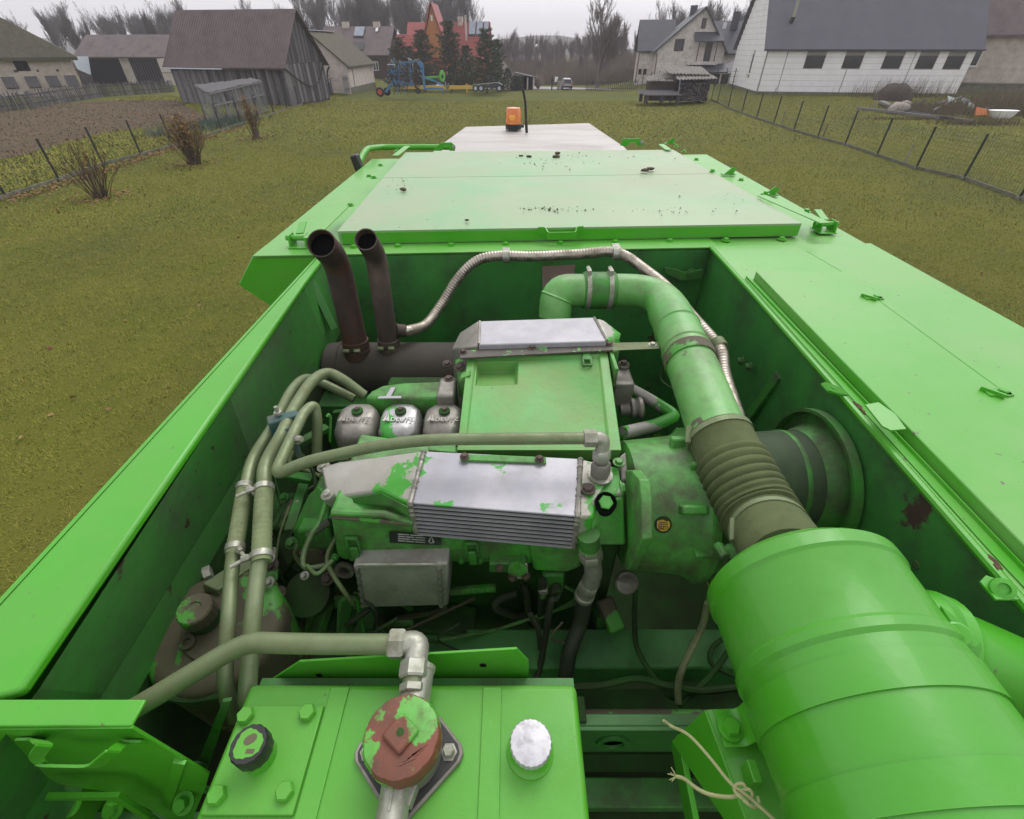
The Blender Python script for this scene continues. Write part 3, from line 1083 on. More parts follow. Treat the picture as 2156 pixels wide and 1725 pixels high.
# tower with steep roof
tx0, tx1 = 3.4, 5.9
b = MB().prism([lp(M, tx0, -.6, 3.6), lp(M, tx1, -.6, 3.6), lp(M, tx1, -.6, 6.4), lp(M, (tx0 + tx1) / 2, -.6, 10.0), lp(M, tx0, -.6, 6.4)], lp(M, 0, 5, 0) - lp(M, 0, 0, 0))
b.build('tower', M_orange, rh)
for s_ in (-1, 1):
    xm = (tx0 + tx1) / 2
    xe = xm + s_ * 1.75
    pts = [lp(M, xe, -.95, 5.4), lp(M, xm, -.95, 10.35), lp(M, xm, 4.6, 10.35), lp(M, xe, 4.6, 5.4)]
    MB().prism(pts, (s_ * .16, 0, .04)).build('tower_roof', M_redroof, rh)
MB().box((tx0 + tx1) / 2 - .14, (tx0 + tx1) / 2 + .14, -.66, -.6, 8.2, 8.9, M).build('tower_ornament', M_winframe, rh)
# lower front roof on the left
pts = [lp(M, -1.5, -3.2, 3.9), lp(M, 3.9, -3.2, 3.9), lp(M, 3.9, 0, 6.4), lp(M, -1.5, 0, 6.4)]
MB().prism(pts, (0, 0, .18)).build('porch_roof', M_redroof, rh)
for k in range(9):
    v = (k + .5) / 9
    MB().beam(lp(M, -1.5, -3.2 + 3.2 * v, 3.9 + 2.5 * v + .2), lp(M, 3.9, -3.2 + 3.2 * v, 3.9 + 2.5 * v + .2), .10, .07).build('tile_course', M_redroof, rh)
for k in range(15):
    v = (k + .5) / 15
    MB().beam(onroof(M, 9, 3.6, 8.0, 6.0, v, .25), onroof(M, 9, 3.6, 8.0, L + .4, v, .25), .10, .06).build('tile_course', M_redroof, rh)
MB().box(-1.3, 3.7, -2.9, -.02, -.4, 3.9, M).build('porch_wall', M_orange, rh)
for x0, x1 in ((9.9, 11.05), (11.15, 12.25), (12.35, 13.2)):
    roof_panel(rh, M, 9, 3.75, 8.15, x0, x1, .55, .97, M_darkmet, 'collector_frame')
    roof_panel(rh, M, 9, 3.88, 8.28, x0 + .06, x1 - .06, .58, .95, M_solar, 'solar_collector', .04)
MB().box(8.0, 8.8, 4.0, 4.8, 7.3, 8.9, M).build('chimney', M_limebrick, rh)
MB().box(9.45, 9.75, 2.0, 2.3, 5.4, 9.0, M).build('flue', M_limebrick, rh)
MB().box(9.5, 9.7, 2.05, 2.25, 9.0, 9.7, M).build('flue_pipe', M_darkmet, rh)
for x in (6.4, 9.3):
    window(rh, M, x, 1.2, 1.3, 1.3, M_winframe)

# ---- white gable cottage by the road
A, B = Vector((-1.9, 83.8, -1.0)), Vector((.35, 84.1, -1.0))
M, L = frame(A, B)
wc = thing('white_cottage', A, 'small white cottage end with a grey roof and a dark lean-to garage by the road', 'cottage')
gable(wc, M, L, 7, 2.0, 4.1, M_whitewall, M_asb, over=.25, along='y', th=.15, rid=.15)
MB().prism([lp(M, L, -.2, 2.05), lp(M, L + 3.2, -.2, 1.5), lp(M, L + 3.2, 5, 1.5), lp(M, L, 5, 2.05)], (0, 0, .12)).build('lean_to_roof', M_grayroof, wc)
MB().box(L + .05, L + 2.9, .8, 5, -.3, 1.5, M).build('garage_dark', M_hole, wc)  # black block painted as the shaded inside of the open garage
for x in (L + .1, L + 1.1, L + 2.0, L + 2.9):
    MB().box(x - .09, x + .09, .0, .18, -.3, 1.6, M).build('pillar', M_whitewall, wc)
MB().box(.15, .75, -.03, -.012, .1, 1.4, M).build('window', M_win, wc)

# ---- white house with dark tile roofs, right of centre
A, B = Vector((20.6, 83, -.1)), Vector((30.4, 81.5, -.1))
M, L = frame(A, B)
wh = thing('white_house', A, 'two storey house of patchy white plaster with steep dark tiled gables', 'house')
gable(wh, M, L * .92, 9, 3.9, 8.3, M_plaster, M_slate, over=.5, along='y', th=.2, rid=.60)
# rear wings
M2 = M @ Matrix.Translation((6.4, 3.5, 0))
gable(wh, M2, 7.5, 8, 3.6, 7.0, M_plaster, M_slate, over=.4, th=.2)
M3 = M @ Matrix.Translation((-2.2, 4.0, 0))
gable(wh, M3, 4.5, 7, 3.9, 7.2, M_plaster, M_slate, over=.4, th=.2)
window(wh, M, 2.2, 3.75, 1.3, 1.35, M_winbrown, mull=1)
window(wh, M, 5.3, 6.2, .6, 1.1, M_winbrown, mull=0)
window(wh, M, 1.7, .5, 1.5, 1.1, M_winbrown, mull=1)
window(wh, M, 6.45, 2.5, .9, 2.3, M_winbrown, mull=1)
# balcony roof, balcony and porch
MB().prism([lp(M, 4.7, -1.3, 4.75), lp(M, 8.6, -1.3, 4.75), lp(M, 8.2, -.02, 5.7), lp(M, 4.6, -.02, 5.7)], (0, 0, .14)).build('balcony_roof', M_slate, wh)
for x in (5.3, 7.7):
    MB().box(x, x + .12, -1.2, -1.08, 2.5, 4.75, M).build('balcony_post', M_winbrown, wh)
MB().box(4.2, 8.2, -1.35, -.02, 2.25, 2.6, M).build('balcony', M_plaster, wh)
MB().prism([lp(M, 4.7, -2.6, 1.35), lp(M, 9.8, -2.6, 1.35), lp(M, 10.3, -.03, 2.3), lp(M, 4.6, -.03, 2.0)], (0, 0, .14)).build('porch_roof', M_slate, wh)
MB().prism([lp(M, 9.6, -3.0, 1.2), lp(M, 11.6, -2.6, 1.4), lp(M, 12.6, -.03, 3.2), lp(M, 10.3, -.03, 2.6)], (0, 0, .14)).build('porch_roof', M_slate, wh)
MB().box(5.0, 11.0, -1.6, -.03, -.2, 1.2, M).build('porch_recess', M_dkwood, wh)
for x in (5.0, 8.8, 10.0):
    MB().box(x, x + .18, -2.45, -2.27, -.3, 1.4, M).build('porch_post', M_whitewall, wh)
for (x, y, z0, z1) in ((4.3, 5.5, 7.4, 8.9), (10.5, 6.0, 6.2, 8.2)):
    MB().box(x, x + .9, y, y + .8, z0, z1, M).build('chimney', M_slate, wh)
MB().box(9.1, 9.6, 5.0, 5.1, 6.3, 7.0, M).build('skylight', M_winframe, wh)
MB().tube([lp(M, .05, -.1, 3.4), lp(M, .05, -.1, -.2)], .06, 6).build('downpipe', M_winbrown, wh)
MB().tube([lp(M, -2.25, 3.8, 3.5), lp(M, -2.25, 3.8, -.2)], .06, 6).build('downpipe', M_winbrown, wh)
for x in (-1.0, .2 - 1.9):
    window(wh, M3, x + 1.9, .9, .5, .7, M_winbrown, mull=0)

# ---- white workshop with blue-grey roof on the right
A, B = Vector((27.3, 62.6, 0)), Vector((47.2, 59.5, 0))
M, L = frame(A, B)
ws = thing('white_workshop', A, 'long white workshop clad in insulation boards under a blue grey sheet roof', 'workshop')
WE, WR, WD = 4.35, 13.2, 14.5
gable(ws, M, L, WD, WE, WR, M_gluegrey, M_grayroof, over=.45, th=.16)


def wall_px(M, px, py):
    """where a sight line meets the front wall plane -> local x, z"""
    o_ = M.inverted() @ Vector((0, 0, EYE))
    d_ = M.to_3x3().inverted() @ ray(px, py)
    t_ = -o_.y / d_.y
    return o_.x + d_.x * t_, o_.z + d_.z * t_


wins = []
for pl_ in ([(1691, 142), (1740, 114)], [(1771, 143), (1820, 115)], [(1853, 146), (1904, 117)], [(1923, 148), (1974, 120)], [(1981, 150), (2032, 121)]):
    x0, z0 = wall_px(M, *pl_[0])
    x1, z1 = wall_px(M, *pl_[1])
    wins.append((x0, x1, min(z0, z1) + .05, max(z0, z1)))
wz0 = sum(w_[2] for w_ in wins) / 5
wz1 = sum(w_[3] for w_ in wins) / 5
wins = [(a, c, wz0, wz1) for a, c, _, _ in wins]
joints = [0] + [wall_px(M, p, 190)[0] for p in (1636, 1767, 1895)] + [L]
rows = 8
rn = random.Random(3)
for r_ in range(rows):
    z0, z1 = .25 + (WE - .27) * r_ / rows + .01, .25 + (WE - .27) * (r_ + 1) / rows - .01
    for j0, j1 in zip(joints, joints[1:]):
        segs_ = [(j0 + .05, j1 - .05)]
        if z1 > wz0 and z0 < wz1:
            for (a, c, _, _) in wins:
                ns_ = []
                for (p, q) in segs_:
                    if c < p or a > q:
                        ns_.append((p, q))
                    else:
                        if a - .03 > p:
                            ns_.append((p, a - .03))
                        if c + .03 < q:
                            ns_.append((c + .03, q))
                segs_ = ns_
        for p, q in segs_:
            if q - p > .08:
                MB().box(p, q, -.06 - rn.uniform(0, .006), -.002, z0, z1, M).build('insulation_board', M_styro, ws)
for (a, c, z0, z1) in wins:
    f_ = MB().box(a, c, -.012, -.001, z0, z1, M).build('window', M_winbrown, ws)
    MB().box(a + .05, c - .05, -.02, -.013, z0 + .05, z1 - .05, M).build('pane', M_win, f_)
MB().box(0, L, -.10, -.001, -.3, .24, M).build('plinth', M_concrete, ws)
# gable end facing left
Mg, Lg = frame(lp(M, 0, WD, 0), lp(M, 0, 0, 0))
for r_ in range(26):
    z0, z1 = .25 + .51 * r_ + .01, .25 + .51 * (r_ + 1) - .01
    inset = 0 if z1 < WE else (z1 - WE) / (WR - WE) * Lg / 2 + .05
    if Lg - 2 * inset < .4:
        break
    segs_ = [(inset + .02, Lg * .62), (Lg * .62 + .07, Lg - inset - .02)]
    for p, q in segs_:
        if q - p > .1:
            if 1.6 < z1 and z0 < 3.6 and q > Lg * .62 and p > Lg * .5 or (1.6 < z1 and z0 < 3.6 and p < Lg * .3):
                MB().box(p, Lg * .54, -.06, -.002, z0, z1, Mg).build('insulation_board', M_styro, ws)
                MB().box(Lg * .54 + 2.05, q, -.06, -.002, z0, z1, Mg).build('insulation_board', M_styro, ws) if q > Lg * .54 + 2.2 else None
            else:
                MB().box(p, q, -.06 - rn.uniform(0, .006), -.002, z0, z1, Mg).build('insulation_board', M_styro, ws)
window(ws, Mg, Lg * .54 + .05, 1.65, 1.95, 1.95, M_winframe, glass=M_dkwood, mull=1, y=-.03, sill=M_winframe)
MB().box(0, Lg, -.10, -.001, -.5, .24, Mg).build('plinth', M_concrete, ws)
MB().box(-.02, .10, -.09, -.02, .24, WE, M).build('corner_trim', M_gluegrey, ws)
MB().beam(lp(M, -.5, -.5, WE - .42), lp(M, L + .5, -.5, WE - .42), .1, .1).build('gutter', M_slate, ws)
# stove pipe on the roof
fx = wall_px(M, 1645, 60)[0] + 1.2
v = .20
p = onroof(M, WD, WE, WR, fx, v)
sp_ = MB().tube([p + Vector((0, -.2, .3)), p + Vector((.0, -.25, 3.4))], .17, 12).build('stove_pipe', M_zinc, ws)
MB().tube([p + Vector((0, 0, -.2)), p + Vector((0, -.2, .32))], .20, 12).build('pipe_base', M_darkmet, sp_)

# ---- brick house at the far right
A, B = Vector((46.5, 66, 0)), Vector((66, 60, 0))
M, L = frame(A, B)
kb = thing('brick_house', A, 'unplastered pale brick house with a brown roof at the right edge', 'house')
b = MB().box(0, L, 0, 9, -.5, 5.1, M)
b.build('wall', M_limebrick, kb)
rf_ = [lp(M, -.5, -.6, 5.0), lp(M, L, -.6, 5.0), lp(M, L, 4.5, 10.8), lp(M, 7.0, 4.5, 10.8)]
MB().prism(rf_, (0, 0, .2)).build('roof', M_brownroof, kb)
rn = random.Random(12)
b = MB()
for r_ in range(26):
    z = .7 + r_ * .165
    x = -(r_ % 2) * .2
    while x < 12:
        if rn.random() < .85 and not ((2.4 < z < 4.1) and (1.0 < x < 2.5 or 4.2 < x < 5.7)):
            b.box(max(.01, x + .008), x + .39, -.012 - rn.uniform(0, .012), -.001, z, z + .145, M)
        x += .40
b.build('brick', M_limebrick, kb, smooth=False, recalc=False, kind='stuff')
for x in (1.2, 4.4):
    window(kb, M, x, 2.45, 1.15, 1.5, M_winframe, mull=0, sill=M_winframe, depth=.04, y=-.02)
MB().box(-.3, 12, -.5, -.05, -.5, .9, M).build('lower_ledge', M_concrete, kb)
MB().box(-.4, 12.1, -.62, -.05, .9, 1.0, M).build('ledge_sheet', M_asb, kb)

# ---- firewood stack with corrugated sheets, right of centre
q0 = G(1352, 200)
A = Vector((13.4, 55, 0))
wp = thing('woodpile_shelter', A, 'stack of split firewood under sagging grey corrugated sheets with planks beside it', 'woodpile')
rn = random.Random(21)
for r_ in range(9):
    for k in range(12):
        x = A.x + 2.9 + k * .24 + rn.uniform(-.03, .03)
        z = .08 + r_ * .165
        MB().tube([(x, A.y - .9, z), (x + rn.uniform(-.02, .02), A.y - .1, z)], rn.uniform(.065, .09), 6).build('log', rn.choice((M_log, M_board, M_board3)), wp)
MB().box(A.x + 2.8, A.x + 5.8, A.y, A.y + 2.2, -.05, 1.7).build('stack_core', M_board3, wp)
MB().box(A.x + .2, A.x + 2.75, A.y + .4, A.y + 2.2, -.05, 1.5).build('stack_core', M_dkwood, wp)


def corrugated(p00, p10, p11, p01, n, amp):
    b_ = MB()
    vs = []
    N_ = n * 8
    for j in range(2):
        for i in range(N_ + 1):
            u = i / N_
            a_ = Vector(p00).lerp(Vector(p10), u) if j == 0 else Vector(p01).lerp(Vector(p11), u)
            vs.append(a_ + Vector((0, 0, amp * math.sin(u * n * 2 * PI))))
    vs2 = [v_ + Vector((0, 0, -.02)) for v_ in vs]
    m_ = N_ + 1
    fs = [(i, i + 1, m_ + i + 1, m_ + i) for i in range(N_)]
    fs += [(i + 2 * m_, m_ + i + 2 * m_, m_ + i + 1 + 2 * m_, i + 1 + 2 * m_) for i in range(N_)]
    fs += [(i, i + 2 * m_, i + 1 + 2 * m_, i + 1) for i in range(N_)]
    return b_.add(vs + vs2, fs)


for (a, c, d_, e_) in (((2.2, -1.4, 1.75), (6.0, -1.3, 1.85), (6.0, .2, 2.05), (2.4, .2, 2.2)), ((1.6, -.6, 2.2), (5.6, -.5, 2.1), (5.3, 1.8, 2.65), (1.2, 1.8, 2.75)), ((-.2, .2, 1.55), (2.2, -.2, 1.9), (2.2, 2.0, 2.3), (.0, 2.2, 1.8))):
    corrugated(*[A + Vector(v_) for v_ in (a, c, d_, e_)], 12, .05).build('roof_sheet', M_asb, wp)
for k in range(9):
    y = A.y - 2.6 + k * .3
    MB().beam((A.x - 1.2 + rn.uniform(-.2, .2), y, .62 + .03 * k), (A.x + 2.4 + rn.uniform(-.4, .3), y, .62 + .03 * k), .26, .04).build('plank', rn.choice((M_board, M_board2)), wp)
for (x, y) in ((-.9, -2.5), (.6, -2.6), (2.1, -2.6), (-.9, -.4), (2.1, -.5)):
    MB().box(A.x + x, A.x + x + .3, A.y + y, A.y + y + .25, -.05, .6).build('plank_support', M_board3, wp)
MB().beam((A.x + 2.3, A.y - 2.4, 0), (A.x + 2.45, A.y - 1.5, 1.7), .08, .08).build('prop', M_board2, wp)

# ---- builders' rubble behind the right fence
mnd = G(1895, 214)
b = MB().blob(mnd + Vector((0, 1.2, -.3)), (1.75, 1.5, 1.75), 5, .06, 3)
o = b.build('soil_heap', M_mound, ang=180)
tag(o, 'dark rounded heap of dug soil in front of the white workshop', 'soil heap')
for k, (pa, pb, y0, wd, lb, m_) in enumerate((
        ((1805, 231), (2040, 262), 0, .28, 'longest grey timber beam lying on the grass in front of the rubble', M_board2),
        ((1880, 236), (2000, 258), 0, .22, 'dark sunken beam lying behind the longest grey beam', M_board3),
        ((1853, 219), (1885, 236), 0, .5, 'short stack end of pale slats leaning beside the soil heap', M_board2),
        ((1905, 240), (1945, 218), 0, .22, 'dark beam leaning upwards beside the pale boulder', M_board3),
        ((1968, 226), (2012, 216), 0, .3, 'pale plank lying on top of the weeds in the rubble', M_board2),
        ((1955, 230), (2020, 226), 0, .2, 'narrow grey plank lying across the weeds', M_board),
        ((1960, 243), (2020, 214), 0, .12, 'thin pale batten slanting up through the weeds', M_board2),
        ((2056, 245), (2090, 238), 0, .25, 'dark board lying near the white tub', M_board3))):
    a, c = G(*pa), G(*pb)
    o = MB().beam(a + Vector((0, 0, .12 + .03 * k)), c + Vector((0, 0, .2 + .03 * k)), wd, .16).build('beam', m_)
    tag(o, lb, 'beam', 'timber lying in the rubble')
for k, (px, py, r_, lb) in enumerate(((1888, 243, .62, 'large pale boulder lying at the end of the soil heap'), (1903, 232, .42, 'smaller pale boulder behind the large one'))):
    q = G(px, py - 4)
    o = MB().blob(q + Vector((0, 0, r_ * .5)), (r_ * 1.2, r_, r_ * .8), 31 + k, .16, 2).build('boulder', M_stone, ang=60)
    tag(o, lb, 'boulder', 'boulders by the soil heap')
q = G(2105, 249)
b = MB()
prof = [(.62, .0), (.74, .12), (.88, .42), (.95, .5)]
vs = []
for (r_, h_) in prof:
    for k in range(28):
        a = 2 * PI * k / 28
        vs.append(q + Vector((math.cos(a) * r_ * 1.15, math.sin(a) * r_ * .62, h_)))
fs = [(i * 28 + k, i * 28 + (k + 1) % 28, (i + 1) * 28 + (k + 1) % 28, (i + 1) * 28 + k) for i in range(3) for k in range(28)]
fs.append(tuple(range(27, -1, -1)))
fs.append(tuple(range(84, 112)))
b.add(vs, fs)
o = b.build('white_tub', M_styro)
tag(o, 'upturned white plastic tub lying at the right end of the rubble', 'tub')
for k, (px, py, sx, sy, m_, lb, nm) in enumerate(((2030, 226, .8, .5, M_sheet, 'pale blue plastic canister lying on the rubble', 'canister'), (2063, 249, .9, .6, mat('orange_sheet', (.45, .14, .04), rough=.7), 'crumpled orange plastic sheet among the weeds', 'plastic_sheet'), (2002, 222, .7, .9, mat('pale_mint_film', (.5, .6, .55), rough=.4), 'scrap of pale mint film hanging on the planks', 'plastic_scrap'), (2040, 236, .5, .35, M_winframe, 'small white board lying on the rubble', 'board_scrap'))):
    q = G(px, py)
    o = MB().hexa([q + Vector((-sx / 2, 0, .15)), q + Vector((sx / 2, -.1, .2)), q + Vector((sx / 2, sy / 2, .55)), q + Vector((-sx / 2, sy / 2, .7))], [q + Vector((-sx / 2, .1, .1)), q + Vector((sx / 2, 0, .12)), q + Vector((sx / 2 - .1, sy / 2 + .1, .5)), q + Vector((-sx / 2 + .1, sy / 2 + .1, .6))]).build(nm, m_, bevel=.03)
    tag(o, lb, nm.replace('_', ' '))

# ---- loose weeds
def weeds(name, areas, m, label, cat='weeds'):
    P, T = [], []
    for (cx, cy, rx, ry, n, ln, wd) in areas:
        x = cx + RNG.normal(0, rx * .5, n)
        y = cy + RNG.normal(0, ry * .5, n)
        L_ = RNG.uniform(.4, 1.2, n) * ln
        a = RNG.uniform(0, 2 * PI, n)
        t = RNG.uniform(.05, .5, n)
        z = np.zeros(n)
        V = np.zeros((n, 3, 3))
        V[:, 0] = np.stack([x - wd * np.sin(a), y + wd * np.cos(a), z], 1)
        V[:, 1] = np.stack([x + wd * np.sin(a), y - wd * np.cos(a), z], 1)
        V[:, 2] = np.stack([x + L_ * np.sin(t) * np.cos(a), y + L_ * np.sin(t) * np.sin(a), z + L_ * np.cos(t)], 1)
        P.append(V)
        T.append(RNG.random(n))
    o_ = tri_mesh(name, np.concatenate(P), m, np.concatenate(T))
    return tag(o_, label, cat)


wl = []
for px, py, rx, ry, n, ln in ((1900, 204, 5, 2, 500, 1.9), (1950, 235, 3, 2.5, 1500, .7), (2000, 240, 4, 2.5, 1600, .6), (2070, 235, 4, 3, 1500, 1.0), (2120, 225, 5, 3, 1600, 1.5), (2060, 262, 3, 1, 900, .45), (1930, 252, 5, .6, 700, .3), (2150, 240, 4, 3, 1500, 1.4)):
    q = G(px, py)
    wl.append((q.x, q.y, rx, ry, n, ln, .02))
weeds('rubble_weeds', wl, M_dry, 'dry weeds and tall grass growing through the rubble on the right')
q1, q2 = G(505, 251), G(352, 312)
weeds('garden_herbs', [(G(500, 262).x - 1.2, G(500, 262).y, 1.6, 3.5, 2200, .4, .03)], mat('blue_green_herbs', (.05, .09, .06), (.07, .11, .07), ns=3, rough=.8, attr=(.10, .14, .10)), 'low blue green herbs along the film shelter behind the left fence', 'herbs')
weeds('iris_clump', [(G(345, 285).x, G(345, 285).y, 1.0, .7, 260, .55, .03)], mat('grey_green_iris', (.10, .13, .09), (.14, .16, .11), ns=3, rough=.8, attr=(.2, .22, .15)), 'grey green clump of iris leaves behind the left fence', 'plant clump')


# =================================================================== trees
def grow(rn, pos, d, length, r, depth, tubes, twigs, spread, up, shrink=.72, nch=(2, 3), wob=.12, mind=0):
    pts = [pos]
    n = 4
    dd = d.copy()
    for i in range(n):
        dd = (dd + Vector((rn.uniform(-wob, wob), rn.uniform(-wob, wob), rn.uniform(-wob, wob) + up * .12))).normalized()
        pts.append(pts[-1] + dd * length / n)
    tubes.append((pts, r, r * .6))
    if depth <= mind:
        for k in range(7):
            f = rn.random()
            b0 = pts[int(f * n)]
            a = Vector((rn.uniform(-1, 1), rn.uniform(-1, 1), rn.uniform(-.5, 1))).normalized()
            dr_ = (dd + a * spread * 1.3).normalized()
            twigs.append((b0, b0 + dr_ * length * rn.uniform(.4, .95), r * .55))
        return
    k = rn.randint(*nch)
    for j in range(k + 1):
        f = 1.0 if j == 0 else rn.uniform(.35, .95)
        i = min(n, max(1, int(f * n)))
        a = Vector((rn.uniform(-1, 1), rn.uniform(-1, 1), rn.uniform(-.6, .6)))
        a = (a - dd * a.dot(dd)).normalized()
        nd = (dd + a * spread * (0.45 if j == 0 else 1) + Vector((0, 0, up * .25))).normalized()
        grow(rn, pts[i], nd, length * shrink * rn.uniform(.8, 1.1), r * (.62 if j else .72), depth - 1, tubes, twigs, spread, up, shrink, nch, wob, mind)


def tree_mesh(seed, h, r, spread, up, depth=5, trunk=.3, shrink=.72, nch=(2, 3), wob=.12, tw=1.0):
    rn_ = random.Random(seed)
    tubes, twigs = [], []
    grow(rn_, Vector((0, 0, 0)), Vector((0, 0, 1)), h * trunk, r, depth, tubes, twigs, spread, up, shrink, nch, wob)
    zmax = max(max(p.z for p in t[0]) for t in tubes)
    zmax = max(zmax, max(t[1].z for t in twigs))
    k = h / zmax
    b_ = MB()
    for i, (pts, r0, r1) in enumerate(tubes):
        m_ = len(pts)
        n_ = 7 if i == 0 else (5 if r0 > r * .35 else 3)
        b_.tube([p * k for p in pts], [r0 + (r1 - r0) * j / (m_ - 1) for j in range(m_)], n_, False)
    for a, c, rr_ in twigs:
        w_ = Vector((rn_.uniform(-1, 1), rn_.uniform(-1, 1), .2)).normalized() * max(.011, rr_ * .8) * tw
        b_.add([a * k - w_, a * k + w_, c * k], [(0, 1, 2)])
    return b_


def make_tree_protos():
    P = {}
    P['birch'] = [tree_mesh(s_, 14, .14, .42, .55, 6, .26, .74, (2, 3)) for s_ in (1, 2, 3)]
    P['poplar'] = [tree_mesh(s_, 16, .20, .30, 1.1, 6, .20, .76, (2, 3), .08) for s_ in (4, 5, 6)]
    P['round'] = [tree_mesh(s_, 11, .2, .62, .55, 6, .20, .74, (2, 3)) for s_ in (7, 8, 9)]
    return P


TP = make_tree_protos()
TREE = {}


def place_tree(kind, i, loc, h, label, group, m, rz=0, wide=1.0, name='bare_tree'):
    key = (kind, i, m.name)
    root = thing(name, loc, label, 'tree', group)
    if key not in TREE:
        b_ = TP[kind][i]
        n_tr = 5 * 7                                   # first tube is the trunk
        tb = MB()
        tb.v = b_.v[:n_tr]
        tb.f = [f for f in b_.f if max(f) < n_tr]
        cb_ = MB()
        cb_.v = b_.v[n_tr:]
        cb_.f = [tuple(x_ - n_tr for x_ in f) for f in b_.f if min(f) >= n_tr]
        ORG['__t'] = Vector((0, 0, 0))
        t_ = tb.build('trunk', m, recalc=False)
        c_ = cb_.build('crown', m, recalc=False, smooth=False)
        hh = max(v_[2] for v_ in b_.v)
        TREE[key] = (t_.data, c_.data, hh)
        bpy.data.objects.remove(t_)
        bpy.data.objects.remove(c_)
    td, cdt, hh = TREE[key]
    for nm, dt in (('trunk', td), ('crown', cdt)):
        o_ = bpy.data.objects.new(nm, dt)
        COL.objects.link(o_)
        o_.parent = root
        ORG[o_.name] = ORG[root.name]
    s_ = h / hh
    root.scale = (s_ * wide, s_ * wide, s_)
    root.rotation_euler.z = rz
    return root


def at_px(px, y, ptop, sink=.3):
    """trunk foot below px at distance y and the height that puts the top at row ptop"""
    top = YP(px, ptop, y)
    z0 = zg(top.x, y) if y < 200 else -1
    return Vector((top.x, y, z0 - sink)), top.z - z0 + sink


rn = random.Random(77)
for k, (kind, i, px, pt, y, wide, m_, lb, gp) in enumerate((
        ('poplar', 0, 78, 10, 118, .8, M_bark, 'slim bare tree leaning over the mossy barn roof at far left', 'bare trees behind the left barns'),
        ('poplar', 1, 130, 12, 112, .9, M_bark, 'tall bare tree right of the mossy barn roof', 'bare trees behind the left barns'),
        ('poplar', 2, 168, 40, 110, .9, M_bark, 'bare tree above the pale blue sheet roof', 'bare trees behind the left barns'),
        ('round', 0, 215, 48, 120, .8, M_bark, 'bushy bare tree left above the brown roofed shed', 'bare trees behind the left barns'),
        ('poplar', 0, 250, 46, 122, .8, M_bark, 'bare tree above the middle of the brown roofed shed', 'bare trees behind the left barns'),
        ('poplar', 1, 305, 12, 105, .8, M_bark, 'tallest bare tree just left of the plank barn', 'bare trees behind the left barns'),
        ('round', 1, 350, 38, 125, .6, M_bark, 'bare tree half hidden by the left edge of the plank barn roof', 'bare trees behind the left barns'),
        ('round', 2, 20, 55, 125, .9, M_bark, 'low bare tree above the mossy roof at the left edge', 'bare trees behind the left barns'),
        ('birch', 0, 640, 14, 118, .9, M_bark, 'spreading bare tree between plank barn and brown house', 'bare trees behind the brown house'),
        ('birch', 1, 668, 8, 120, .8, M_bark, 'tall bare tree at the left end of the brown roof', 'bare trees behind the brown house'),
        ('birch', 2, 722, 10, 125, .9, M_bark, 'bare tree above the collector of the brown house', 'bare trees behind the brown house'),
        ('birch', 0, 765, 18, 130, .9, M_bark, 'bare tree above the right chimney of the brown house', 'bare trees behind the brown house'),
        ('round', 0, 880, 38, 112, .6, M_bark, 'small bare tree left of the pointed red gable', 'bare trees behind the brown house'),
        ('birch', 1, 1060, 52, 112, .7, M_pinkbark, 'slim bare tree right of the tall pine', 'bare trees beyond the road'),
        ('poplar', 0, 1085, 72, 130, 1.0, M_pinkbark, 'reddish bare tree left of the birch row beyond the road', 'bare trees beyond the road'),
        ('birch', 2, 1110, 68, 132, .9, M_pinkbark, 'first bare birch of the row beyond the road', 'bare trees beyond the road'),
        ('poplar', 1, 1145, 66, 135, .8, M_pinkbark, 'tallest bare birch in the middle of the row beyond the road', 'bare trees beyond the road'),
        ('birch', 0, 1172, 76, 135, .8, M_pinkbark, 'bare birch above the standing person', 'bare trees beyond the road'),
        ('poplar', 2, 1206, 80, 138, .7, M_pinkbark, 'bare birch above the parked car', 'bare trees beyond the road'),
        ('birch', 1, 1236, 66, 128, .7, M_pinkbark, 'bare birch at the left of the large round tree', 'bare trees beyond the road'),
        ('poplar', 1, 1300, 14, 120, 1.0, M_pinkbark, 'tallest bare tree rising behind the round tree', 'bare trees beyond the road'),
        ('poplar', 2, 1318, 40, 122, .8, M_pinkbark, 'bare tree at the right of the large round tree', 'bare trees beyond the road'),
        ('round', 1, 1545, 0, 125, .9, M_bark, 'bare tree between the white house and the workshop roof', 'bare trees on the right'),
        ('birch', 2, 1570, 30, 120, .8, M_bark, 'smaller bare tree touching the left edge of the workshop gable', 'bare trees on the right'),
        ('birch', 0, 2080, 8, 115, 1.0, M_bark, 'bare tree between workshop roof and brick house roof', 'bare trees on the right'),
        ('round', 2, 2120, 22, 120, 1.0, M_bark, 'bushy bare tree above the brick house roof', 'bare trees on the right'))):
    loc, h = at_px(px, y, pt)
    place_tree(kind, i, loc, h, lb, gp, m_, rn.uniform(0, 6), wide * 1.25)
loc, h = at_px(1270, 90, 38)
t_ = place_tree('round', 0, Vector((loc.x, 90, zg(loc.x, 90) - .1)), 11.5, 'large round bare tree with dense upright twigs behind the road', 'trees beside the road', M_pinkbark, 1.0, 1.25)


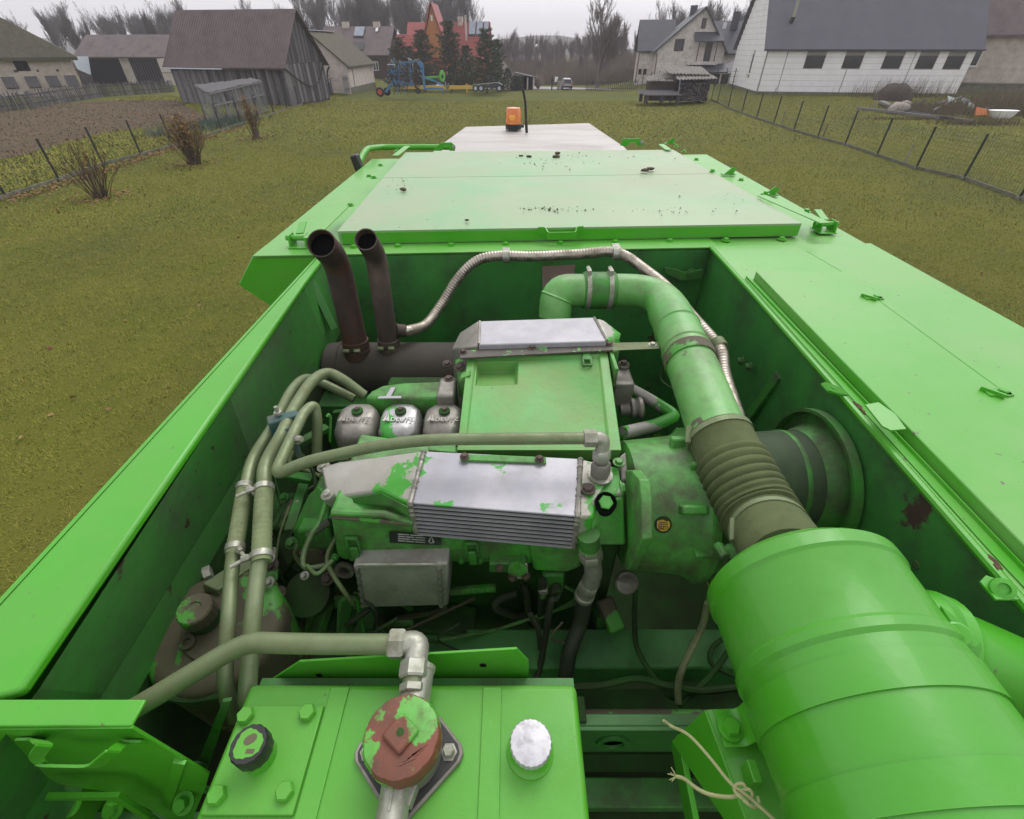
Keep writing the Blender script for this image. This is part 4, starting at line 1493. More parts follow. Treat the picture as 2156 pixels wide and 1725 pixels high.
def wood(name, rows_, m, label, seed, pl=('birch', 'round', 'poplar')):
    """a far belt of trees that reads as one mass"""
    rn_ = random.Random(seed)
    V = []
    for (x0, x1, y0, y1, n, h0, h1) in rows_:
        for _ in range(n):
            kd = rn_.choice(pl)
            b_ = TP[kd][rn_.randrange(3)]
            A_ = np.array(b_.v, dtype=np.float32)
            if not hasattr(b_, 'tri'):
                tr = []
                for f in b_.f:
                    tr.append(f[:3])
                    if len(f) == 4:
                        tr.append((f[0], f[2], f[3]))
                tr = np.array(tr)
                b_.tri = tr
            tr = b_.tri
            sel = np.ones(len(tr), bool) if len(tr) < 1 else (np.random.default_rng(rn_.randrange(999)).random(len(tr)) < .45)
            s_ = rn_.uniform(h0, h1) / A_[:, 2].max()
            a = rn_.uniform(0, 6.28)
            R_ = np.array([[math.cos(a), -math.sin(a), 0], [math.sin(a), math.cos(a), 0], [0, 0, 1]], dtype=np.float32)
            x, y = rn_.uniform(x0, x1), rn_.uniform(y0, y1)
            Q = (A_ @ R_.T) * s_ + np.array([x, y, zg(x, min(y, 110)) - .4], dtype=np.float32)
            V.append(Q[tr[sel]])
    o_ = tri_mesh(name, np.concatenate(V), m, None)
    return tag(o_, label, 'trees')


wood('left_wood', [(-125, -52, 135, 165, 32, 10, 15)], M_bark, 'hazy belt of bare trees far behind the left barns', 1)
wood('middle_wood', [(-45, -10, 140, 170, 30, 15, 21), (-44, -14, 122, 140, 14, 12, 17)], M_bark, 'tall dark belt of bare trees behind the brown house', 2, ('birch', 'birch', 'poplar'))
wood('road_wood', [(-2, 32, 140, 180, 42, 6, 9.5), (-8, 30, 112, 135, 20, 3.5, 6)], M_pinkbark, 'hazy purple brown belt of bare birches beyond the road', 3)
wood('right_wood', [(34, 60, 130, 160, 16, 10, 14), (62, 110, 110, 140, 16, 10, 16)], M_bark, 'belt of bare trees behind the houses on the right', 4)

# undergrowth along the wood edges
P = []
for (x0, x1, y0, y1, n, ln) in ((-4, 32, 96, 112, 9000, 2.2), (-6, 40, 112, 142, 11000, 3.4), (-90, -45, 100, 120, 3500, 3.0), (-44, -8, 104, 122, 3000, 3.0), (30, 55, 100, 112, 2500, 3.0)):
    x, y = RNG.uniform(x0, x1, n), RNG.uniform(y0, y1, n)
    z = np.array([zg(a, c) for a, c in zip(x, y)])
    L_ = RNG.uniform(.3, 1.2, n) * ln
    a = RNG.uniform(0, 6.28, n)
    t = RNG.uniform(0, .5, n)
    V = np.zeros((n, 3, 3))
    V[:, 0] = np.stack([x - .05, y, z - .1], 1)
    V[:, 1] = np.stack([x + .05, y, z - .1], 1)
    V[:, 2] = np.stack([x + L_ * np.sin(t) * np.cos(a), y + L_ * np.sin(t) * np.sin(a), z + L_ * np.cos(t)], 1)
    P.append(V)
o = tri_mesh('undergrowth', np.concatenate(P), mat('dry_undergrowth', (.20, .165, .13), (.13, .11, .095), ns=.25, rough=.95), None)
tag(o, 'dry brown undergrowth along the edge of the far woods', 'undergrowth')

# far hills
b = MB()
N_ = 60
vs = []
for j, (y, hf) in enumerate(((230, 0), (300, .55), (420, 1.0), (560, 1.0))):
    for i in range(N_ + 1):
        x = -500 + 1000 * i / N_
        vs.append((x, y, -3 + hf * (6.5 + 2.5 * math.sin(x * .012 + 1) + 2.5 * math.sin(x * .05) + 3 * math.sin(x * .021 + 2))))
b.add(vs, [(j * (N_ + 1) + i, j * (N_ + 1) + i + 1, (j + 1) * (N_ + 1) + i + 1, (j + 1) * (N_ + 1) + i) for j in range(3) for i in range(N_)])
tag(b.build('hills', mat('wooded_hill', (.05, .055, .045), (.075, .07, .058), ns=.12, rough=.95), recalc=False), kind='structure')


# ---- pines in front of the red house
def pine_mesh(seed, h, r):
    rn_ = random.Random(seed)
    tri, tone, bt = [], [], MB()
    bt.tube([Vector((0, 0, 0)), Vector((rn_.uniform(-.1, .1), 0, h * .5)), Vector((0, 0, h))], [.13, .08, .02], 6, False)
    z = h * .06
    while z < h * .985:
        f = z / h
        rad_ = r * (1 - f) ** .65 * rn_.uniform(.6, 1.25) + .15
        nb = rn_.randint(4, 6)
        a0 = rn_.uniform(0, 6.3)
        for k in range(nb):
            a = a0 + k * 6.283 / nb + rn_.uniform(-.3, .3)
            L_ = rad_ * rn_.uniform(.65, 1.15)
            rise = rn_.uniform(.15, .6) * L_
            tip = Vector((math.cos(a) * L_, math.sin(a) * L_, z + rise))
            base = Vector((0, 0, z))
            bt.tube([base, base.lerp(tip, .55) - Vector((0, 0, .06 * L_)), tip], [.03, .02, .008], 3, False)
            nn = int(26 + 46 * L_)
            for _ in range(nn):
                u = rn_.uniform(.2, 1.05)
                c_ = base.lerp(tip, u) + Vector((rn_.gauss(0, .13), rn_.gauss(0, .13), rn_.gauss(.02, .10))) * (1.2 - .4 * u)
                d_ = Vector((math.cos(a) * .6 + rn_.uniform(-.8, .8), math.sin(a) * .6 + rn_.uniform(-.8, .8), rn_.uniform(-.1, .9))).normalized() * rn_.uniform(.14, .28)
                w_ = d_.cross(Vector((rn_.uniform(-1, 1), rn_.uniform(-1, 1), rn_.uniform(-1, 1)))).normalized() * rn_.uniform(.045, .085)
                tri.append((c_ - w_, c_ + w_, c_ + d_))
                tone.append(rn_.random())
        z += h * .052
    return bt, np.array([[tuple(p) for p in t] for t in tri]), tone


PN = [pine_mesh(s_, 8.0, 2.3) for s_ in (1, 2, 3)]
PD = []
for bt, tr, tn in PN:
    t_ = bt.build('trunk', M_bark, recalc=False)
    c_ = tri_mesh('crown', tr, M_needle, tn, None)
    PD.append((t_.data, c_.data))
    bpy.data.objects.remove(t_)
    bpy.data.objects.remove(c_)
for k, (i, px, pt, y, wd, lb) in enumerate(((0, 838, 78, 80, 1.0, 'bushy pine left of the blue implement in front of the red house'), (1, 884, 62, 80, .95, 'pine standing right behind the blue implement'), (2, 942, 40, 79, 1.0, 'tallest pine in front of the pointed gable'), (0, 1022, 60, 76, 1.05, 'dense dark pine at the right end of the red roof'),
                                            (1, 1046, 82, 80, .55, 'narrow pine at the right of the dense dark pine'), (2, 862, 95, 84, .8, 'low pine between the two left pines'), (1, 980, 95, 84, .8, 'low pine between the tallest and the right pine'))):
    loc, h = at_px(px, y, pt, .1)
    root = thing('pine_tree', loc, lb, 'pine tree', 'pines in front of the red house')
    for nm, dt in (('trunk', PD[i][0]), ('crown', PD[i][1])):
        o_ = bpy.data.objects.new(nm, dt)
        COL.objects.link(o_)
        o_.parent = root
    root.scale = (wd * 1.12, wd * 1.12, h / 8.0)
    root.rotation_euler.z = k * 1.3
# clipped conifers by the white cottage
for k, (px, py, y, h, r_) in enumerate(((1069, 172, 81, 2.6, .75), (1081.5, 175, 82, 1.7, .35), (1087.5, 176, 82, 1.6, .35), (1097, 176, 82, 1.7, .38))):
    rn_ = random.Random(50 + k)
    q = YP(px, py, y)
    q.z = zg(q.x, y)
    tr, tn = [], []
    for _ in range(700):
        f = rn_.random() ** .8
        rr_ = r_ * math.sqrt(max(0, 1 - f ** 2.2)) * rn_.uniform(.75, 1.05)
        a = rn_.uniform(0, 6.28)
        c_ = Vector((math.cos(a) * rr_, math.sin(a) * rr_, f * h))
        d_ = Vector((rn_.uniform(-1, 1), rn_.uniform(-1, 1), rn_.uniform(0, 1))).normalized() * .22
        w_ = d_.cross(Vector((rn_.uniform(-1, 1), rn_.uniform(-1, 1), rn_.uniform(-1, 1)))).normalized() * .07
        tr.append((c_ - w_, c_ + w_, c_ + d_))
        tn.append(rn_.random())
    root = thing('clipped_conifer', q, ('largest rounded dark conifer in front of the white cottage gable', 'first small conifer before the dark garage', 'middle small conifer before the dark garage', 'last small conifer at the right end of the dark garage')[k], 'conifer', 'clipped conifers by the white cottage')
    ob = tri_mesh('crown', np.array([[tuple(p + q) for p in t] for t in tr]), M_evergreen, tn, None, parent=root)
    MB().tube([q, q + Vector((0, 0, h * .8))], .05, 5, False).build('trunk', M_bark, root)

# ---- shrubs at the left fence with yellow leaves, fallen leaves below
def shrub(px, py, h, r_, ns, nl, seed, label):
    rn_ = random.Random(seed)
    q = G(px, py)
    root = thing('shrub', q, label, 'shrub', 'leafless shrubs along the left fence')
    st_, lv, tn = MB(), [], []
    for k in range(ns):
        a = rn_.uniform(0, 6.28)
        b0 = q + Vector((math.cos(a) * r_ * .28 * rn_.random(), math.sin(a) * r_ * .28 * rn_.random(), -.03))
        sp = rn_.random()
        tip = q + Vector((math.cos(a) * r_ * sp, math.sin(a) * r_ * sp, h * rn_.uniform(.6, 1.05) * (1.05 - .25 * sp)))
        mid_ = b0.lerp(tip, .5) + Vector((rn_.uniform(-.06, .06), rn_.uniform(-.06, .06), .06))
        pts = spline([b0, mid_, tip], 4)
        st_.tube(pts, [.014 - .0011 * i for i in range(len(pts))], 4, False)
        for j in range(4):
            p0 = pts[rn_.randint(3, len(pts) - 2)]
            d_ = (tip - b0).normalized() * .3 + Vector((rn_.uniform(-.25, .25), rn_.uniform(-.25, .25), rn_.uniform(0, .25)))
            st_.tube([p0, p0 + d_ * rn_.uniform(.5, 1.1)], [.006, .003], 3, False)
            if rn_.random() < nl:
                for _ in range(3):
                    c_ = p0 + d_ * rn_.uniform(.3, 1.1)
                    e1, e2 = Vector((rn_.uniform(-1, 1), rn_.uniform(-1, 1), rn_.uniform(-1, 1))).normalized() * .05, Vector((rn_.uniform(-1, 1), rn_.uniform(-1, 1), rn_.uniform(-1, 1))).normalized() * .03
                    lv.append((c_ - e1, c_ + e1, c_ + e2))
                    lv.append((c_ - e1, c_ + e1, c_ - e2))
                    t_ = rn_.random()
                    tn += [t_, t_]
    st_.build('stems', M_twig, root, recalc=False)
    if lv:
        tri_mesh('leaves', np.array([[tuple(p) for p in t] for t in lv]), M_leafy, tn, 'stuff', parent=root)
    return q


sq = []
sq.append(shrub(215, 416, 1.75, 1.0, 44, .30, 3, 'nearest shrub with bare stems and a few yellow leaves by the left fence'))
sq.append(shrub(410, 346, 1.9, 1.0, 95, 1.0, 4, 'dense middle shrub thick with brown leaves by the left fence'))
sq.append(shrub(540, 293, 2.1, .7, 44, .9, 5, 'farthest slim shrub growing from an old stump in front of the film shelter'))
q = sq[2]
o = MB().lathe([(.22, -.05), (.17, .3), (.13, .55), (.02, .62)], q + Vector((.05, 0, 0)), (0, 0, 1), 9).build('stump', M_twig)
tag(o, 'broken old stump at the foot of the farthest slim shrub', 'stump')
lv, tn = [], []
rn_ = random.Random(8)
cent = [(p.x, p.y, 1.2, 200) for p in sq] + [(a.x + .35, a.y, .8, 130) for a in lb_[1:7]] + [((a.x + c.x) / 2 + .35, (a.y + c.y) / 2, 1.0, 150) for a, c in zip(lb_[1:7], lb_[2:8])]
for (x, y, s_, n) in cent:
    for _ in range(n):
        c_ = Vector((x + rn_.gauss(0, s_ * .5), y + rn_.gauss(0, s_ * .6), rn_.uniform(.03, .08)))
        if c_.x < -18.0 - .03 * (c_.y - 20) - .1:
            c_.x = -17.4 - .03 * (c_.y - 20)
        e1 = Vector((rn_.uniform(-1, 1), rn_.uniform(-1, 1), rn_.uniform(-.3, .3))).normalized() * .045
        e2 = Vector((rn_.uniform(-1, 1), rn_.uniform(-1, 1), rn_.uniform(-.3, .5))).normalized() * .045
        lv += [(c_ - e1, c_ + e1, c_ + e2), (c_ - e1, c_ + e1, c_ - e2)]
        t_ = rn_.random()
        tn += [t_, t_]
for _ in range(420):
    x, y = rn_.uniform(-16, 16), rn_.uniform(4, 34)
    if abs(x) < 2.2 and y < 7:
        continue
    c_ = Vector((x, y, rn_.uniform(.03, .06)))
    e1 = Vector((rn_.uniform(-1, 1), rn_.uniform(-1, 1), rn_.uniform(-.2, .2))).normalized() * .04
    e2 = Vector((rn_.uniform(-1, 1), rn_.uniform(-1, 1), rn_.uniform(-.2, .4))).normalized() * .04
    lv += [(c_ - e1, c_ + e1, c_ + e2), (c_ - e1, c_ + e1, c_ - e2)]
    t_ = rn_.random()
    tn += [t_, t_]
o = tri_mesh('fallen_leaves', np.array([[tuple(p) for p in t] for t in lv]), mat('fallen_leaf_litter', (.13, .055, .025), (.19, .10, .05), ns=9, rough=.9, attr=(.27, .16, .07)), tn)
tag(o, 'brown fallen leaves along the left fence and shrubs and scattered over the lawn', 'leaves')

# ---- brushwood heap and bean poles between barn and cottage
rn_ = random.Random(14)
q = Vector((-21.5, 61, 0))
root = thing('brush_heap', q, 'tangled heap of dry branches on a rough board pen by the cottage', 'brushwood')
b = MB()
for k in range(150):
    c_ = q + Vector((rn_.uniform(-1.2, 1.2), rn_.uniform(-2.6, 2.6), 1.25 + rn_.gauss(0, .22)))
    d_ = Vector((rn_.uniform(-1, 1), rn_.uniform(-1, 1), rn_.uniform(-.25, .35))).normalized() * rn_.uniform(.6, 1.4)
    b.tube([c_ - d_, c_ + Vector((0, 0, .08)), c_ + d_], [.03, .025, .012], 4, False)
b.build('branches', M_board2, root, recalc=False, kind='stuff')
for k in range(18):
    y = q.y - 2.6 + k * .3
    MB().box(q.x + 1.15, q.x + 1.2, y, y + .24, -.05, 1.0 + rn_.uniform(-.1, .1)).build('board', rn_.choice((M_board, M_board3, M_board2, M_brown)), root)
MB().tube(fillet([q + Vector((1.4, 1.0, 0)), q + Vector((1.4, 1.0, 1.6)), q + Vector((1.6, .9, 2.2)), q + Vector((1.9, .9, 2.5))], .2), .09, 7).build('forked_post', M_board3, root)
q = Vector((-18.9, 64.5, 0))
root = thing('board_gate', q, 'pale patched board gate leaning in front of the cottage corner', 'gate')
for k in range(5):
    MB().box(q.x - .03, q.x, q.y - 1 + k * .4, q.y - .64 + k * .4, -.05, 1.6).build('board', M_board2, root)
for z in (.3, 1.3):
    MB().box(q.x + .003, q.x + .04, q.y - 1, q.y + 1, z, z + .1).build('ledge', M_board, root)

# =================================================================== machines in the field
def IP(c, d, y=62.0):          # position in the enlarged view of the implement
    p = YP(763.6 + c * .15627, 101 + d * .15627, y)
    return p


Y0 = 63.0
imp = thing('folded_cultivator', IP(600, 620, Y0), 'blue folded cultivator with rows of dark tines and one red wheel on the lawn', 'cultivator')


def wheel(root, o_, r_, w_, rimm, ax=(0, 1, 0)):
    wv_ = MB().lathe([(r_ * .55, 0), (r_ * .93, 0), (r_, w_ * .2), (r_, w_ * .8), (r_ * .93, w_), (r_ * .55, w_)], Vector(o_) - Vector(ax) * w_ / 2, ax, 28).build('wheel', M_tyre, root)
    MB().lathe([(r_ * .56, -.01), (r_ * .5, -.02), (r_ * .42, .03), (r_ * .15, .03), (r_ * .12, -.03), (.02, -.03)], Vector(o_) - Vector(ax) * w_ / 2, ax, 24).build('rim', rimm, wv_)
    return wv_


r_ = (IP(235, 660, Y0) - IP(235, 530, Y0)).length / 2
wheel(imp, IP(235, 595, Y0), r_, .35, M_rim)
wheel(imp, IP(745, 580, Y0 + .3), r_ * .62, .25, M_darkmet)
wheel(imp, IP(330, 590, Y0 + 2.2), r_ * .9, .35, M_tyre)
rn_ = random.Random(5)
for (a, c, wd, m_, nm) in (((480, 200), (490, 480), .12, M_blue, 'frame_post'), ((470, 200), (780, 190), .12, M_blue, 'frame_beam'), ((775, 185), (800, 330), .30, M_blue, 'frame_post'), ((800, 200), (835, 560), .22, M_blue, 'frame_post'), ((310, 595), (425, 430), .2, M_blue, 'wheel_arm'), ((410, 470), (700, 480), .14, M_blue, 'frame_beam'),
                          ((850, 545), (1090, 545), .16, M_blue, 'drawbar'), ((845, 410), (960, 440), .14, M_blue, 'drawbar_stay'), ((1085, 540), (1085, 640), .08, M_blue, 'parking_stand'), ((960, 440), (1080, 500), .12, M_blue, 'drawbar_stay'), ((640, 190), (640, 520), .12, M_blue, 'frame_post'), ((560, 200), (570, 240), .1, M_blue, 'frame_post'),
                          ((1180, 560), (1185, 630), .06, M_dry, 'hose_end'), ((330, 225), (450, 225), .1, M_sheet, 'bar_end'), ((610, 140), (660, 165), .1, M_sheet, 'ram'), ((690, 170), (760, 150), .1, M_zinc, 'ram'), ((480, 480), (545, 480), .12, M_sheet, 'plate')):
    MB().beam(IP(*a, Y0), IP(*c, Y0), wd, wd).build(nm, m_, imp)
for k in range(6):
    y = 235 + k * 48
    MB().beam(IP(330 + rn_.uniform(-8, 8), y, Y0 + .25), IP(680, y + 4, Y0 + .25), .09, .09).build('tine_bar', M_darkmet, imp)
    for j in range(18):
        c = 340 + j * 19.5 + rn_.uniform(-5, 5)
        p_ = IP(c, y, Y0 + rn_.uniform(-.5, .9))
        MB().tube([p_, p_ + Vector((.05, -.12, -.10)), p_ + Vector((.0, -.2, -.30))], .04, 4).build('tine', rn_.choice((M_darkmet, M_disc, M_darkmet, M_blue)), imp)
for k in range(16):
    p_ = IP(715 + rn_.uniform(-4, 4), 205 + k * 22, Y0 - .3)
    MB().lathe([(.03, -.02), (.19, -.01), (.19, .01), (.03, .02)], p_, (.25, .5, 1), 12).build('disc', M_disc, imp)
for k in range(9):
    p_ = IP(430 + k * 22, 500, Y0 + .2)
    q_ = IP(425 + k * 23, 635 if k % 2 == 0 else 600, Y0 + .2)
    MB().beam(p_, q_, .07, .07).build('rear_tine', (M_dry, M_darkmet, M_blue, M_darkmet)[k % 4], imp)
for k in range(6):
    y = 240 + k * 36
    MB().beam(IP(830, y, Y0 + .5), IP(1035, y, Y0 + .5), .05, .05).build('harrow_bar', M_darkmet, imp)
MB().beam(IP(840, 400, Y0 + .4), IP(1030, 390, Y0 + .4), .16, .2).build('green_beam', M_lime, imp)
o_ = IP(1073, 380, Y0 + .3)
MB().lathe([(.05, -.05), (.50, -.04), (.54, 0), (.50, .04), (.05, .05)], o_, (.9, -.5, 0), 26).build('marker_disc', M_lime, imp)
MB().lathe([(.20, -.055), (.22, .0), (.20, .055)], o_ + Vector((-.03, -.06, -.05)), (.9, -.5, 0), 16).build('disc_hub', M_tyre, imp)
for k in range(10):
    p_ = IP(1100 + rn_.uniform(0, 60), 460 + rn_.uniform(0, 80), Y0)
    MB().tube(spline([p_, p_ + Vector((rn_.uniform(-.2, .2), 0, .2)), p_ + Vector((rn_.uniform(-.3, .3), -.1, -.25))], 4), .03, 5).build('hydraulic_hose', rn_.choice((M_darkmet, M_sheet, M_zinc)), imp)
for k in range(150):
    p_ = IP(rn_.uniform(330, 780), rn_.uniform(165, 540), Y0 + rn_.uniform(-.4, .6))
    MB().beam(p_, p_ + Vector((rn_.uniform(-.35, .35), rn_.uniform(-.2, .2), rn_.uniform(-.35, .35))), .09, .08).build('linkage', rn_.choice((M_blue, M_darkmet, M_darkmet, M_zinc, M_disc)), imp)

Y1 = 69.0
trl = thing('flat_trailer', IP(1600, 560, Y1), 'low dark flat trailer with a long yellow drawbar behind the blue cultivator', 'trailer')
MB().beam(IP(520, 532, Y1), IP(1480, 532, Y1), .3, .34).build('drawbar', M_yel, trl)
MB().beam(IP(1400, 545, Y1 - .2), IP(1410, 610, Y1 - .2), .14, .14).build('jockey_stand', M_yel, trl)
MB().beam(IP(1395, 480, Y1), IP(1400, 520, Y1), .12, .12).build('drawbar_lug', M_yel, trl)
MB().prism([IP(1480, 505, Y1), IP(1830, 470, Y1), IP(1880, 505, Y1), IP(1560, 520, Y1)], (0, 1.8, 0)).build('deck', M_darkmet, trl)
MB().beam(IP(1500, 520, Y1), IP(1880, 520, Y1), .3, .25).build('chassis', M_darkmet, trl)
for c in (1520, 1595, 1840):
    wheel(trl, IP(c, 545, Y1 - .2), .36, .3, M_sheet)
MB().beam(IP(1830, 500, Y1), IP(1890, 530, Y1), .5, .3).build('tail_box', M_tyre, trl)
for c in (1500, 1565, 1690):
    MB().beam(IP(c, 480, Y1), IP(c, 505, Y1), .08, .08).build('stake_pocket', M_lime, trl)

# ---- steel fence across the road end
def steel_fence(x0, x1, pts, hgt, label):
    f = thing('steel_fence', pts[0], label, 'fence')
    return f


p0, p1 = Vector((10.6, 80.5, 0)), Vector((17.6, 79.2, 0))
f = thing('picket_fence', p0, 'low dark steel picket fence below the round bare tree', 'fence')
for k in range(28):
    p = p0.lerp(p1, k / 27)
    p.z = zg(p.x, p.y)
    MB().box(p.x - .035, p.x + .035, p.y - .02, p.y + .02, p.z, p.z + 1.25).build('picket', M_darkmet, f)
for z in (.25, 1.0):
    a, c = p0.copy(), p1.copy()
    a.z, c.z = zg(a.x, a.y) + z, zg(c.x, c.y) + z
    MB().beam(a, c, .05, .06).build('rail', M_darkmet, f)
p0, p1 = Vector((17.9, 77.8, 0)), Vector((31.5, 72.0, 0))
f = thing('panel_fence', p0, 'tall dark post and wire fence in front of the white house', 'fence')
for k in range(15):
    p = p0.lerp(p1, k / 14)
    p.z = zg(p.x, p.y)
    MB().box(p.x - .04, p.x + .04, p.y - .04, p.y + .04, p.z - .1, p.z + 2.0).build('post', M_darkmet, f)
for z in (.1, .7, 1.3, 1.8):
    a, c = p0.copy(), p1.copy()
    a.z, c.z = zg(a.x, a.y) + z, zg(c.x, c.y) + z
    MB().beam(a, c, .02, .03).build('rail', M_darkmet, f)

# ---- parked car seen from behind and the standing person
q = Vector((8.25, 84.0, zg(8.25, 84.0)))
car = thing('parked_car', q, 'small pale car with a large dark rear window standing at the end of the lawn', 'car')
secs = [(0, .35, .55, .72), (.05, .30, .88, .76), (.35, .25, 1.34, .62), (2.2, .25, 1.38, .62), (3.0, .25, .98, .82), (3.8, .3, .85, .80)]
b = MB()
ring = []
for (y, z0, z1, hw) in secs:
    ring.append([q + Vector((-hw, y, z0)), q + Vector((hw, y, z0)), q + Vector((hw, y, min(z1, .92))), q + Vector((hw * .86, y, z1)), q + Vector((-hw * .86, y, z1)), q + Vector((-hw, y, min(z1, .92)))])
for a, c in zip(ring, ring[1:]):
    b.hexa(a, c)
b.build('body', mat('white_car_paint', (.30, .31, .32), rough=.3, coat=.5), car, bevel=.04)
MB().prism([q + Vector((-.60, .02, .80)), q + Vector((.60, .02, .80)), q + Vector((.50, .32, 1.27)), q + Vector((-.50, .32, 1.27))], (0, -.02, .01)).build('rear_window', M_win, car)
MB().box(q.x - .78, q.x + .78, q.y - .06, q.y, q.z + .3, q.z + .5).build('bumper', M_tyre, car, bevel=.03)
for s_ in (-1, 1):
    MB().box(q.x + s_ * .60 - .1, q.x + s_ * .60 + .1, q.y - .03, q.y + .06, q.z + .65, q.z + .88).build('tail_light', M_rim, car)
    wheel(car, q + Vector((s_ * .66, .7, .30)), .30, .18, M_sheet, (1, 0, 0))
    wheel(car, q + Vector((s_ * .66, 3.0, .30)), .30, .18, M_sheet, (1, 0, 0))


def person(name, loc, label, h=1.74, face=PI * .5):
    root = thing(name, loc, label, 'person')
    k = h / 1.74
    J = {'pel': (0, 0, .92), 'chest': (0, .02, 1.28), 'neck': (0, .02, 1.47), 'head': (0, .05, 1.58), 'top': (0, .05, 1.68),
         'shl': (-.19, .02, 1.40), 'ell': (-.25, .02, 1.12), 'wrl': (-.24, .12, .90), 'shr': (.19, .02, 1.40), 'elr': (.26, .08, 1.14), 'wrr': (.24, .28, 1.05),
         'hl': (-.09, 0, .86), 'kl': (-.10, .03, .48), 'al': (-.10, -.02, .08), 'tl': (-.11, .14, .03), 'hr': (.09, 0, .86), 'kr': (.11, .04, .48), 'ar': (.12, .0, .08), 'tr': (.13, .16, .03),
         'hdl': (-.24, .17, .82), 'hdr': (.23, .36, 1.04)}
    E = [('pel', 'chest'), ('chest', 'neck'), ('neck', 'head'), ('head', 'top'), ('chest', 'shl'), ('shl', 'ell'), ('ell', 'wrl'), ('wrl', 'hdl'), ('chest', 'shr'), ('shr', 'elr'), ('elr', 'wrr'), ('wrr', 'hdr'), ('pel', 'hl'), ('hl', 'kl'), ('kl', 'al'), ('al', 'tl'), ('pel', 'hr'), ('hr', 'kr'), ('kr', 'ar'), ('ar', 'tr')]
    rad_ = {'pel': .16, 'chest': .17, 'neck': .06, 'head': .10, 'top': .085, 'shl': .085, 'ell': .055, 'wrl': .042, 'shr': .085, 'elr': .055, 'wrr': .042, 'hl': .11, 'kl': .075, 'al': .06, 'tl': .045, 'hr': .11, 'kr': .075, 'ar': .06, 'tr': .045, 'hdl': .04, 'hdr': .04}
    nm = list(J)
    me = bpy.data.meshes.new('body')
    cs, sn = math.cos(face), math.sin(face)
    me.from_pydata([(k * (J[n][0] * cs - J[n][1] * sn), k * (J[n][0] * sn + J[n][1] * cs), k * J[n][2]) for n in nm], [(nm.index(a), nm.index(c)) for a, c in E], [])
    me.materials.append(mat('dark_work_clothes', (.035, .03, .03), (.05, .04, .035), ns=6, rough=.9))
    o_ = bpy.data.objects.new('body', me)
    COL.objects.link(o_)
    o_.parent = root
    s_ = o_.modifiers.new('skin', 'SKIN')
    for i, n in enumerate(nm):
        me.skin_vertices[0].data[i].radius = (rad_[n] * k, rad_[n] * k)
        me.skin_vertices[0].data[i].use_root = (i == 0)
    s_.use_smooth_shade = True
    u_ = o_.modifiers.new('sub', 'SUBSURF')
    u_.levels = u_.render_levels = 2
    base_ = Vector(loc)
    hd = base_ + Vector((k * (-.05 * sn), k * .05 * cs, k * 1.635))
    MB().blob(hd + Vector((0, 0, .02)), (.115, .125, .10), 2, .04, 2).build('cap', M_darkmet, root, ang=180)
    MB().blob(hd + Vector((-.05 * sn, .05 * cs, -.07)), (.075, .075, .10), 2, .02, 2).build('face', mat('skin', (.42, .26, .20), rough=.6), root, ang=180)
    return root


q = Vector((5.95, 84.3, zg(5.95, 84.3)))
person('person', q, 'person in dark work clothes and cap standing on the edge of the road', 1.8, -PI * .45)
o = MB().hexa([q + Vector((.35, .3, .9)), q + Vector((.75, .35, 1.0)), q + Vector((.95, .4, 1.55)), q + Vector((.45, .35, 1.6))], [q + Vector((.35, .5, .9)), q + Vector((.75, .55, 1.0)), q + Vector((.95, .55, 1.55)), q + Vector((.45, .55, 1.6))]).build('white_sack', M_styro, bevel=.05)
tag(o, 'pale white sack held up beside the standing person', 'sack')
for (x, lb) in ((1.05, 'pale stump of wood standing on the verge right of the person'),):
    o = MB().lathe([(.22, 0), (.18, .5), (.2, 1.0), (.1, 1.05)], q + Vector((x, .8, 0)), (0, 0, 1), 9).build('wood_block', M_stone)
    tag(o, lb, 'wood block')
q = YP(1128.5, 182, 88)
o = MB().tube([Vector((q.x, 92, zg(q.x, 92))), Vector((q.x + .03, 92, zg(q.x, 92) + 6.2))], [.07, .05], 7).build('street_lamp_pole', M_concrete)
lamp = thing('street_lamp', Vector((q.x, 92, zg(q.x, 92))), 'slim grey street lamp with a pale head beyond the road', 'street lamp')
bpy.data.objects.remove(o)
zz = zg(q.x, 92)
MB().tube([Vector((q.x, 92, zz)), Vector((q.x + .03, 92, zz + 5.2))], [.07, .05], 7).build('pole', M_concrete, lamp)
MB().blob(Vector((q.x + .05, 91.9, zz + 5.3)), (.16, .25, .2), 3, .05, 2).build('lamp_head', M_styro, lamp, ang=180)
# light twiggy bush by the garage
rn_ = random.Random(6)
q = Vector((4.0, 86, zg(4, 86)))
root = thing('grey_bush', q, 'pale twiggy bush at the right end of the dark garage', 'bush')
b = MB()
for k in range(160):
    a = rn_.uniform(0, 6.28)
    t = q + Vector((math.cos(a) * 1.1 * rn_.random(), math.sin(a) * .8 * rn_.random(), rn_.uniform(.6, 2.0)))
    b.tube([q, q.lerp(t, .5) + Vector((0, 0, .15)), t], [.03, .02, .01], 3, False)
b.build('stems', M_stone, root, recalc=False)

# ---- misty air over everything
HAZE = 0.0009
hm = bpy.data.materials.new('haze')
hm.use_nodes = True
N = hm.node_tree.nodes
N.clear()
vo = N.new('ShaderNodeVolumePrincipled')
vo.inputs['Color'].default_value = (.93, .92, .96, 1)
vo.inputs['Density'].default_value = HAZE
vo.inputs['Anisotropy'].default_value = .2
oo = N.new('ShaderNodeOutputMaterial')
hm.node_tree.links.new(vo.outputs[0], oo.inputs['Volume'])
if HAZE > 0:
    hz_ = MB().box(-520, 520, -70, 920, -6, 34).build('haze', hm)
    tag(hz_, kind='stuff', label='thin grey mist over the whole village', cat='haze')
# =================================================================== the combine harvester
CB = thing('combine_harvester', (0.2, 1.0, 0.0),
           'bright green combine harvester seen from its rear deck with open engine bay', 'combine harvester')


